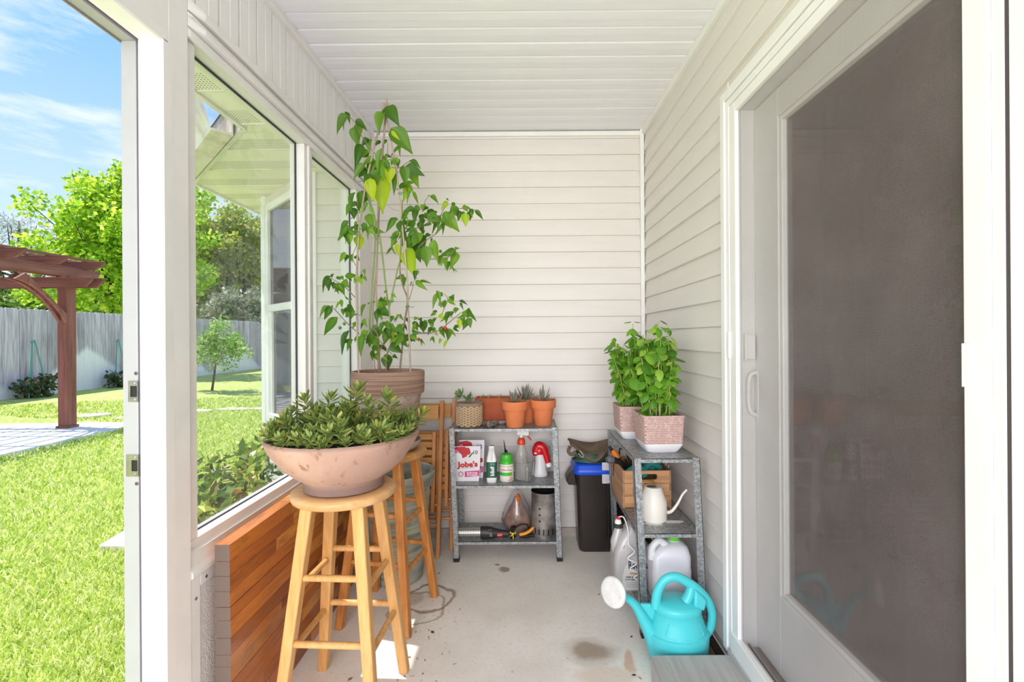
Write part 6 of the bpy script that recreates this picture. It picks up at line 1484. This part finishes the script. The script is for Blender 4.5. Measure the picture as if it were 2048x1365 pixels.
def basil_pot(cx, cy, rz, label, plabel, seed, nst, lean):
    z0 = 0.7405; t = thing('basil_pot', label, 'pot', (cx, cy, z0), group='pink basil pots')
    def L(z, hx, hy, r=0.016): return rrect(cx, cy, z0+z, hx, hy, r, 4, rz)
    MB().loft([L(0.040, 0.0845, 0.0815), L(0.150, 0.0905, 0.086), L(0.158, 0.0925, 0.088), L(0.163, 0.0910, 0.0865), L(0.163, 0.0800, 0.0760), L(0.110, 0.076, 0.072)]).build('pot_side', BASK, t, 40)
    MB().loft([L(0.0, 0.066, 0.062, 0.02), L(0.004, 0.070, 0.066, 0.02), L(0.030, 0.0825, 0.0795), L(0.0405, 0.0850, 0.0820)]).build('pot_base', PWH, t, 40)
    MB().loft([L(0.120, 0.0765, 0.0725), L(0.142, 0.0785, 0.0745)]).build('soil', SOIL, t)
    pl_ = thing('basil_plant', plabel, 'plant', (cx, cy, z0+0.142)); r_ = random.Random(seed)
    for k in range(nst):
        q = k*2.399; R0 = 0.055*math.sqrt((k+.5)/nst); bx, by = cx+R0*math.cos(q), cy+R0*math.sin(q)
        H = r_.uniform(0.20, 0.40) if k else 0.43; sp = r_.uniform(1.2, 2.3)
        tip = Vector((cx + R0*sp*math.cos(q) + lean[0]*H*0.3 + r_.uniform(-.015,.015), cy + R0*sp*math.sin(q) + lean[1]*H*0.3, z0+0.142+H))
        b0 = Vector((bx, by, z0+0.138)); mid = b0.lerp(tip, 0.5) + Vector((r_.uniform(-.01,.01), r_.uniform(-.01,.01), 0.01))
        path = smooth_path([b0, mid, tip], 5); MB().tube(path, lerp_list([0.0028, 0.0024, 0.0016], len(path)), 6).build('stem', BSTEM, pl_, 60)
        nn = int(H/0.028)
        for i in range(nn):
            f = 0.30 + 0.70*i/max(1, nn-1) if H > 0.25 else 0.15 + 0.85*i/max(1, nn-1)
            pi_ = path[min(len(path)-1, int(f*(len(path)-1)))]; a = i*PI/2 + q
            for s in (0, PI):
                d = Vector((math.cos(a+s), math.sin(a+s), r_.uniform(-1.1, 0.15))); Lf = r_.uniform(0.034, 0.062)*(0.75 if i == nn-1 else 1)
                p0 = pi_ + Vector((0, 0, r_.uniform(-.008,.008))) + d*0.006
                if p0.x + d.x*Lf > 0.752: d.x = -abs(d.x)
                place_leaf(pl_, r_.choice(LBm), p0, p0 + d.normalized()*Lf, r_.uniform(0.62, 0.92), r_.uniform(-0.4, 0.4), facing_to=Vector((d.x*0.5, d.y*0.5-0.4, 0.8)))
basil_pot(0.606, 2.105, 0.05, 'pink woven-texture pot with white base, nearer of two', 'bushy green basil growing in the nearer pink pot', 3, 20, (-0.05, 0.1))
basil_pot(0.560, 2.375, 0.02, 'pink woven-texture pot with white base, partly hidden behind', 'bushy green basil growing in the pink pot behind', 17, 19, (-0.25, -0.15))

# ------------------------------------------------------------------ right shelf, middle board: wooden crate of tools, small white can
CRT = wood('rough crate pine', srgb(206, 160, 116), srgb(168, 118, 76), 0, 0.8, 0.6, 0, rv=0.2)
CRTY = wood('rough crate pine y', srgb(188, 146, 110), srgb(150, 108, 78), 1, 0.8, 0.6, 0, rv=0.2)
x0, x1, y0, y1, z0, z1 = 0.478, 0.690, 2.222, 2.500, 0.4305, 0.610
cr_ = thing('wooden_crate', 'rough wooden crate of garden tools on the middle shelf', 'crate', ((x0+x1)/2, (y0+y1)/2, z0))
hz = (z1-z0)/3
for (ya, yb) in ((y0, y0+0.012), (y1-0.012, y1)):
    for k in range(3):
        if k == 2:
            P = [(x0, z0+2*hz+0.001), (x1, z0+2*hz+0.001), (x1, z1), (x0, z1)]; cx = (x0+x1)/2 + 0.012
            m_ = MB(); zt = z0+2*hz
            m_.box(x0, cx-0.040, ya, yb, zt+0.001, z1); m_.box(cx+0.040, x1, ya, yb, zt+0.001, z1); m_.box(cx-0.040, cx+0.040, ya, yb, zt+0.044, z1); m_.box(cx-0.040, cx+0.040, ya, yb, zt+0.001, zt+0.017)
            for s in (-1, 1): m_.prism([(cx+s*0.040, zt+0.017), (cx+s*0.040, zt+0.044), (cx+s*0.030, zt+0.044), (cx+s*0.036, zt+0.040), (cx+s*0.038, zt+0.0305), (cx+s*0.036, zt+0.021), (cx+s*0.030, zt+0.017)], 'y', ya, yb)
            m_.build('plank', CRT, cr_)
        else: MB().box(x0, x1, ya, yb, z0+k*hz+0.0008, z0+(k+1)*hz-0.0008).build('plank', CRT, cr_, bevel=0.0015)
for (xa, xb) in ((x0-0.009, x0), (x1, x1+0.009)):
    for k in range(2): MB().box(xa, xb, y0, y1, z0+k*(z1-z0)/2+0.0008, z0+(k+1)*(z1-z0)/2-0.0008+(0.0 if k == 0 else 0.003)).build('plank', CRTY, cr_, bevel=0.0015)
MB().box(x0, x1, y0, y1, z0, z0+0.006).build('base_board', CRTY, cr_)
TEAL = M('teal glove fabric', srgb(28, 124, 120), 0.8, var=0.25, vscale=30)
m_ = MB(); m_.tube(smooth_path([(0.50, 2.25, 0.598), (0.54, 2.245, 0.622), (0.58, 2.25, 0.612)], 5), 0.020, 10, flat=0.7)
m_.tube(smooth_path([(0.575, 2.26, 0.60), (0.61, 2.255, 0.640), (0.645, 2.26, 0.625), (0.655, 2.30, 0.595)], 5), 0.024, 10, flat=0.7)
m_.ball((0.61, 2.30, 0.615), 0.042, 14, 10, 1.2, 1.0, 0.7); m_.tube([(0.57, 2.25, 0.60), (0.58, 2.24, 0.575)], 0.018, 8)
m_.solo('garden_gloves', TEAL, 'crumpled teal garden gloves in the crate', 'gloves', 60)
def tool(name, label, cat, parts):
    a = parts[0][1][0]; t = thing(name, label, cat, a)
    for nm, pts, r, mt in parts: MB().tube(smooth_path(pts, 5), r if not isinstance(r, list) else lerp_list(r, (len(pts)-1)*5+1), 12).build(nm, mt, t, 60)
    return t
ORG = flat('orange tool grip', srgb(238, 128, 24), 0.45); GUN = flat('dark tool steel', srgb(52, 48, 48), 0.45, 0.5); GREYH = flat('grey rubber cap', srgb(92, 92, 96), 0.6)
pA = at(1246, 930, 2.40); pB = at(1228, 907, 2.42); pC = at(1219, 894, 2.43)
tool('garden_fork', 'hand tool with orange grip sticking out of the crate', 'tool', [('grip', [at(1238, 917, 2.41), at(1231, 909, 2.42), at(1226, 902, 2.43)], [0.012, 0.017, 0.012], ORG), ('shaft', [at(1262, 955, 2.36), at(1238, 917, 2.41)], 0.006, GUN), ('tip', [at(1225, 903, 2.43), at(1218, 893, 2.44)], [0.010, 0.007], BLACK)])
tool('hand_trowel', 'hand trowel with black handle lying across the crate edge', 'tool', [('handle', [at(1225, 920, 2.25), at(1240, 925, 2.27), at(1268, 942, 2.33)], [0.016, 0.013, 0.010], BLACK), ('end_cap', [at(1214, 922, 2.24), at(1220, 920, 2.245), at(1226, 920, 2.25)], [0.014, 0.018, 0.017], GREYH), ('cord_loop', [at(1227, 925, 2.25), at(1227, 940, 2.21), at(1226, 952, 2.205)], 0.002, BLACK)])
tool('hand_cultivator', 'dark steel hand cultivator with curved prongs in the crate', 'tool', [('prong', [at(1262, 935, 2.44), at(1252, 905, 2.45), at(1240, 898, 2.45), at(1239, 912, 2.45)], 0.0045, GUN), ('prong', [at(1266, 935, 2.45), at(1256, 902, 2.46), at(1244, 896, 2.46)], 0.0045, GUN), ('prong', [at(1258, 938, 2.43), at(1250, 918, 2.44)], 0.0055, GUN)])
m_ = MB()
for k in range(3): m_.tube([at(1322+6*k, 940, 2.46), at(1328+7*k, 921, 2.48)], 0.005, 8)
m_.solo('plant_labels', flat('white plastic stakes', srgb(232, 230, 228), 0.4), 'bundle of thin white plastic stakes in the crate corner', 'stakes', 60)
# small white watering can
EN = M('cream enamel', srgb(240, 235, 224), 0.35, var=0.04); BRS = flat('brass wire', srgb(196, 144, 64), 0.3, 0.9)
wcx, wcy, wz = 0.578, 2.095, 0.4308
wc_ = thing('small_watering_can', 'small cream watering can with thin brass handle', 'watering can', (wcx, wcy, wz))
MB().lathe([(0.004, 0.0), (0.055, 0.0), (0.0585, 0.004), (0.0585, 0.080), (0.056, 0.088), (0.037, 0.142), (0.033, 0.146), (0.004, 0.147)], (wcx, wcy, wz), 40).build('body', EN, wc_, 40)
MB().lathe([(0.003, 0.1465), (0.022, 0.1465), (0.022, 0.1480), (0.003, 0.1480)], (wcx-0.008, wcy-0.004, wz), 24, 1.0, 0.8).build('filler_hole', flat('shaded hole', srgb(110, 104, 96)), wc_)
MB().tube(smooth_path([(wcx+0.052, wcy, wz+0.030), (wcx+0.080, wcy, wz+0.034), (wcx+0.108, wcy, wz+0.068), (wcx+0.130, wcy, wz+0.108), (wcx+0.150, wcy, wz+0.130)], 6), lerp_list([0.0085, 0.0075, 0.006, 0.005, 0.0055], 25), 10).build('spout', EN, wc_, 60)
MB().tube(smooth_path([(wcx+0.006, wcy, wz+0.145), (wcx+0.004, wcy, wz+0.163), (wcx-0.012, wcy, wz+0.172), (wcx-0.060, wcy, wz+0.170), (wcx-0.084, wcy, wz+0.150), (wcx-0.082, wcy, wz+0.09), (wcx-0.057, wcy, wz+0.055)], 6), 0.0038, 8).build('handle', BRS, wc_, 60)
m_ = MB(); 
for (cx, cy, rx, ry) in ((wcx-0.01, wcy-0.05, 0.045, 0.022), (wcx+0.075, wcy-0.03, 0.05, 0.016)):
    P = [(cx+rx*math.cos(2*PI*i/20)*random.uniform(.75, 1.1), cy+ry*math.sin(2*PI*i/20)*random.uniform(.75, 1.1)) for i in range(20)]; m_.prism(P, 'z', wz-0.0003, wz+0.0006)
m_.solo('mineral_crust', M('white mineral crust', srgb(228, 226, 222), 0.9), 'white mineral crust on the shelf around the small can', 'residue')

# ------------------------------------------------------------------ right shelf, lower board: jugs
ZL = 0.1125
JUGG = M('silver grey jug plastic', srgb(186, 182, 180), 0.35, 0.1, var=0.06)
jx, jy = 0.478, 2.150
rj = thing('weedkiller_jug', 'silver-grey weedkiller jug with red and white nozzle', 'jug', (jx, jy, ZL))
MB().loft([rrect(jx+dx, jy, ZL+z, hx, hy, r, 5) for z, hx, hy, r, dx in ((0, 0.070, 0.060, 0.02, 0), (0.006, 0.074, 0.064, 0.022, 0), (0.12, 0.076, 0.066, 0.022, 0), (0.17, 0.074, 0.064, 0.026, 0.002), (0.22, 0.062, 0.056, 0.03, 0.008), (0.26, 0.040, 0.045, 0.03, 0.020), (0.285, 0.028, 0.035, 0.02, 0.030))]).build('body', JUGG, rj, 50)
MB().tube(smooth_path([(jx-0.058, jy-0.01, ZL+0.14), (jx-0.060, jy-0.01, ZL+0.20), (jx-0.048, jy-0.005, ZL+0.245), (jx-0.046, jy, ZL+0.262)], 5), lerp_list([0.016, 0.024, 0.020, 0.018], 16), 12).build('pump_column', JUGG, rj, 50)
ncx, ncy, ncz = jx-0.046, jy, ZL+0.262
MB().lathe([(0.004, 0), (0.0215, 0), (0.0215, 0.016), (0.018, 0.018), (0.004, 0.018)], (ncx, ncy, ncz), 24).build('collar', flat('dark collar', srgb(56, 50, 50), 0.5), rj, 40)
MB().lathe([(0.004, 0.018), (0.016, 0.018), (0.013, 0.032), (0.009, 0.036), (0.004, 0.036)], (ncx, ncy, ncz), 20).build('cap', PLW, rj, 50)
MB().ball((ncx+0.002, ncy, ncz+0.042), 0.010, 14, 9, 1.0, 1.0, 0.8).build('red_button', flat('red knob', srgb(214, 30, 36), 0.35), rj, 60)
hose = [(ncx+0.004, ncy-0.004, ncz+0.048), (ncx+0.022, ncy-0.02, ncz+0.050), (ncx+0.034, ncy-0.05, ncz+0.005), (ncx+0.030, ncy-0.076, ncz-0.045), (ncx+0.055, ncy-0.082, ncz-0.075), (ncx+0.025, ncy-0.084, ncz-0.105), (ncx+0.065, ncy-0.084, ncz-0.125), (ncx+0.035, ncy-0.084, ncz-0.150), (ncx+0.072, ncy-0.084, ncz-0.170), (ncx+0.050, ncy-0.086, ncz-0.190), (ncx+0.080, ncy-0.086, ncz-0.205), (ncx+0.078, ncy-0.086, ncz-0.232), (ncx+0.090, ncy-0.08, ncz-0.20)]
MB().tube(smooth_path(hose, 6), 0.0028, 7).build('coiled_hose', PLW, rj, 60)
yf = jy - 0.0668
m_ = MB(); m_.prism([(jx-0.040, ZL+0.010), (jx+0.060, ZL+0.010), (jx+0.060, ZL+0.165), (jx+0.030, ZL+0.165), (jx-0.005, ZL+0.145), (jx-0.030, ZL+0.110), (jx-0.042, ZL+0.07)], 'y', yf, yf+0.001); m_.build('label', flat('pale grey label', srgb(206, 202, 198), 0.45), rj)
INKN = flat('navy ink', srgb(30, 34, 70), 0.4)
text('Roundup', 0.046, INKN, rj, facing((jx+0.036, yf-0.0006, ZL+0.118)), bold=0.0008, squash=0.62)
text('WEED & GRASS KILLER', 0.0088, INKD, rj, facing((jx+0.018, yf-0.0006, ZL+0.066)), bold=0.0002); text('PLUS WEED PREVENTER', 0.0088, INKD, rj, facing((jx+0.018, yf-0.0006, ZL+0.055)), bold=0.0002)
print_lines(INKGR, rj, jx-0.026, jx+0.052, yf-0.0004, ZL+0.042, 0.0022, 4, 0.007, 9)
m_ = MB(); m_.prism([(jx-0.012, ZL+0.080), (jx+0.060, ZL+0.076), (jx+0.060, ZL+0.082), (jx-0.006, ZL+0.086)], 'y', yf-0.0005, yf); m_.build('gold_band', flat('gold ink', srgb(196, 150, 60)), rj)
m_ = MB(); m_.prism([(jx-0.050, ZL+0.150), (jx-0.036, ZL+0.196), (jx-0.028, ZL+0.205), (jx-0.034, ZL+0.178), (jx-0.044, ZL+0.150)], 'y', yf+0.006, yf+0.0072); m_.build('orange_swoosh', flat('orange ink', srgb(222, 150, 74)), rj)
jx, jy = 0.632, 2.060
wj = thing('plastic_jug', 'white plastic jug with bright green screw cap', 'jug', (jx, jy, ZL))
MB().loft([rrect(jx+dx, jy, ZL+z, hx, hy, r, 5) for z, hx, hy, r, dx in ((0, 0.078, 0.064, 0.02, 0), (0.006, 0.082, 0.068, 0.022, 0), (0.135, 0.084, 0.070, 0.024, 0), (0.140, 0.082, 0.068, 0.024, 0), (0.190, 0.083, 0.069, 0.026, 0), (0.225, 0.062, 0.060, 0.03, 0.012), (0.238, 0.034, 0.038, 0.02, 0.022), (0.242, 0.024, 0.024, 0.02, 0.024), (0.250, 0.022, 0.022, 0.02, 0.024))]).build('body', M('white translucent jug', srgb(232, 230, 236), 0.35, var=0.04), wj, 50)
MB().tube(smooth_path([(jx-0.018, jy-0.02, ZL+0.232), (jx-0.050, jy-0.03, ZL+0.250), (jx-0.078, jy-0.035, ZL+0.225), (jx-0.084, jy-0.035, ZL+0.175)], 6), 0.0145, 12).build('handle', PLW, wj, 60)
MB().lathe([(0.004, 0.244), (0.025, 0.244), (0.026, 0.247), (0.026, 0.268), (0.024, 0.270), (0.004, 0.270)], (jx+0.024, jy, ZL), 28).build('cap', flat('lime green cap', srgb(106, 206, 60), 0.4), wj, 40)

# ------------------------------------------------------------------ turquoise watering can on the floor
TUR = M('turquoise plastic', srgb(78, 206, 212), 0.38, var=0.06, vscale=5); TURD = M('turquoise seam', srgb(50, 160, 168), 0.5)
tx, ty = 0.590, 1.815
tc_ = thing('watering_can', 'turquoise plastic watering can with white rose on the floor', 'watering can', (tx, ty, 0))
T0 = (tx, ty, 0.0); SYT = 0.82
MB().lathe([(0.01, 0.0), (0.098, 0.0), (0.106, 0.006), (0.116, 0.050), (0.1195, 0.100), (0.1205, 0.110), (0.119, 0.116), (0.114, 0.118), (0.1105, 0.120), (0.108, 0.128), (0.0975, 0.160), (0.089, 0.188), (0.0905, 0.192), (0.0925, 0.199), (0.0925, 0.212), (0.089, 0.219), (0.078, 0.226), (0.01, 0.236)], T0, 56, 1.0, SYT).build('body', TUR, tc_, 35)
# embossed panel outline
pl_ = []
for (a, z) in ((232, 0.132), (236, 0.127), (250, 0.125), (275, 0.125), (300, 0.125), (314, 0.127), (318, 0.132), (316, 0.15), (314, 0.172), (310, 0.176), (290, 0.177), (260, 0.177), (240, 0.176), (236, 0.172), (234, 0.15), (232, 0.132)):
    r = float(np.interp(z, [0.120, 0.128, 0.160, 0.188], [0.1105, 0.108, 0.0975, 0.089])) + 0.0002; q = math.radians(a); pl_.append((tx + r*math.cos(q), ty + r*SYT*math.sin(q), z))
MB().tube(pl_, 0.0014, 6).build('panel_outline', TUR, tc_, 60)
sp_ = smooth_path([(tx-0.082, ty, 0.050), (tx-0.105, ty, 0.110), (tx-0.135, ty-0.002, 0.165), (tx-0.165, ty-0.006, 0.215), (tx-0.200, ty-0.012, 0.245), (tx-0.232, ty-0.02, 0.262)], 6)
MB().tube(sp_, lerp_list([0.046, 0.040, 0.030, 0.022, 0.017, 0.021], len(sp_)), 18, flat=0.75).build('spout', TUR, tc_, 60)
m_ = MB(); m_.loft([[(tx-0.088, ty+s*0.008, 0.055), (tx-0.115, ty+s*0.008, 0.120), (tx-0.150, ty+s*0.006, 0.180), (tx-0.150, ty+s*0.006, 0.214), (tx-0.105, ty+s*0.008, 0.214), (tx-0.070, ty+s*0.008, 0.200)] for s in (-1, 1)]); m_.build('spout_web', TUR, tc_, bevel=0.003)
rc = Vector((tx-0.246, ty-0.028, 0.276)); nd = Vector((-0.72, -0.66, 0.16)).normalized()
Rm = nd.to_track_quat('Z', 'Y').to_matrix().to_4x4(); TM = Matrix.Translation(rc) @ Rm
MB().lathe([(0.018, -0.040), (0.022, -0.034), (0.047, -0.008), (0.053, 0.0), (0.053, 0.008), (0.018, 0.008)], (0, 0, 0), 36).xf(TM).build('rose_shell', TUR, tc_, 40)
MB().lathe([(0.004, 0.006), (0.0545, 0.004), (0.056, 0.008), (0.055, 0.014), (0.049, 0.019), (0.040, 0.0185), (0.004, 0.0225)], (0, 0, 0), 40).xf(TM).build('rose_face', M('speckled white plastic', srgb(228, 226, 222), 0.5, var=0.12, vscale=30), tc_, 50)
m_ = MB()
for i in range(36):
    q = i*2.399; R_ = 0.038*math.sqrt((i+.5)/36); m_.lathe([(0.0003, 0), (0.0013, 0), (0.0013, 0.0012), (0.0003, 0.0012)], (R_*math.cos(q), R_*math.sin(q), 0.0205 - 0.003*(R_/0.04)), 6)
m_.xf(TM).build('rose_holes', flat('dark rose holes', srgb(60, 60, 58)), tc_)
hp_ = smooth_path([(tx-0.085, ty-0.01, 0.205), (tx-0.078, ty-0.01, 0.262), (tx-0.052, ty-0.01, 0.308), (tx-0.010, ty-0.01, 0.322), (tx+0.040, ty-0.006, 0.298), (tx+0.085, ty, 0.262), (tx+0.118, ty, 0.225), (tx+0.135, ty, 0.175), (tx+0.128, ty, 0.120), (tx+0.103, ty, 0.080)], 6)
MB().tube(hp_, lerp_list([0.018, 0.016, 0.015, 0.0155, 0.016, 0.017, 0.015, 0.0145, 0.0145, 0.014], len(hp_)), 14, flat=1.1).build('handle', TUR, tc_, 60)
MB().tube(smooth_path([(tx+0.055, ty, 0.285), (tx+0.045, ty-0.01, 0.255), (tx+0.030, ty-0.012, 0.228)], 5), lerp_list([0.016, 0.018, 0.022], 11), 12).build('handle_strut', TUR, tc_, 60)
m_ = MB(); m_.loft([[(tx+0.060, ty+s*0.03, 0.282), (tx+0.108, ty+s*0.03, 0.240), (tx+0.090, ty+s*0.045, 0.205), (tx+0.050, ty+s*0.05, 0.225)] for s in (-1, 1)]); m_.build('rear_hood', TUR, tc_, 40, 0.008)

# ------------------------------------------------------------------ step under the sliding door, debris
STEPM = wood('grey composite decking', srgb(190, 186, 182), srgb(168, 164, 160), 1, 0.7, 0.8, 0)
st_ = thing('door_step', 'low grey textured step below the sliding door', 'step', (0.60, 1.0, 0))
MB().box(0.4575, 0.742, 0.2, 1.70, 0.0, 0.094).build('tread', STEPM, st_, bevel=0.005)
MB().box(0.738, 0.7455, 0.2, 1.712, 0.0, 0.108).build('back_edge', STEPM, st_, bevel=0.002)
OLDW = wood('weathered scrap wood', srgb(156, 128, 96), srgb(104, 82, 60), 1, 0.9, 0.5, 0)
MB().box(0.700, 0.738, 1.715, 2.10, 0.0, 0.018).solo('scrap_board', OLDW, 'weathered scrap board on the floor behind the turquoise can', 'board', bevel=0.003)
m_ = MB().box(0.744, 0.775, 1.72, 2.93, 0.0, 0.014); m_.solo('dirt_strip', M('dark damp dirt', srgb(70, 58, 48), 0.95, var=0.5, vscale=40), 'dark damp dirt line under the house wall siding', 'dirt')
# leaf litter
r_ = random.Random(31); V = []; F = []
def crumb(x, y, s, z=0.001):
    k = len(V); a = r_.uniform(0, 6.28); c, sn = math.cos(a)*s, math.sin(a)*s; w = r_.uniform(0.25, 0.6)
    V.extend([(x-c, y-sn, z+0.0005), (x+sn*w, y-c*w, z+s*0.25), (x+c, y+sn, z+0.001), (x-sn*w, y+c*w, z+s*0.15)]); F.append((k, k+1, k+2, k+3))
for i in range(90): crumb(r_.gauss(-0.42, 0.09), r_.uniform(1.62, 2.5), r_.uniform(0.002, 0.006))
for i in range(50): crumb(r_.uniform(-0.75, 0.45), r_.uniform(1.55, 2.6), r_.uniform(0.0015, 0.004))
for (px, py, s) in ((865, 1266, 0.012), (858, 1262, 0.010), (818, 1274, 0.016), (878, 1148, 0.011), (920, 1220, 0.007), (818, 1316, 0.010), (700, 1360, 0.012), (850, 1322, 0.006), (908, 1330, 0.006), (1263, 1275, 0.009), (1268, 1352, 0.010), (1280, 1358, 0.010), (1198, 1190, 0.008)):
    p = base_at(px, py, 0.0); crumb(p.x, p.y, s)
m_ = MB(); m_.add(V, F); o = m_.solo('leaf_litter', leafmat('dry leaf crumbs', [(0, srgb(70, 54, 36)), (0.5, srgb(128, 96, 56)), (1, srgb(206, 160, 84))], 0.1, 0.7), 'dry leaf crumbs scattered on the concrete floor', 'litter', kind='stuff')
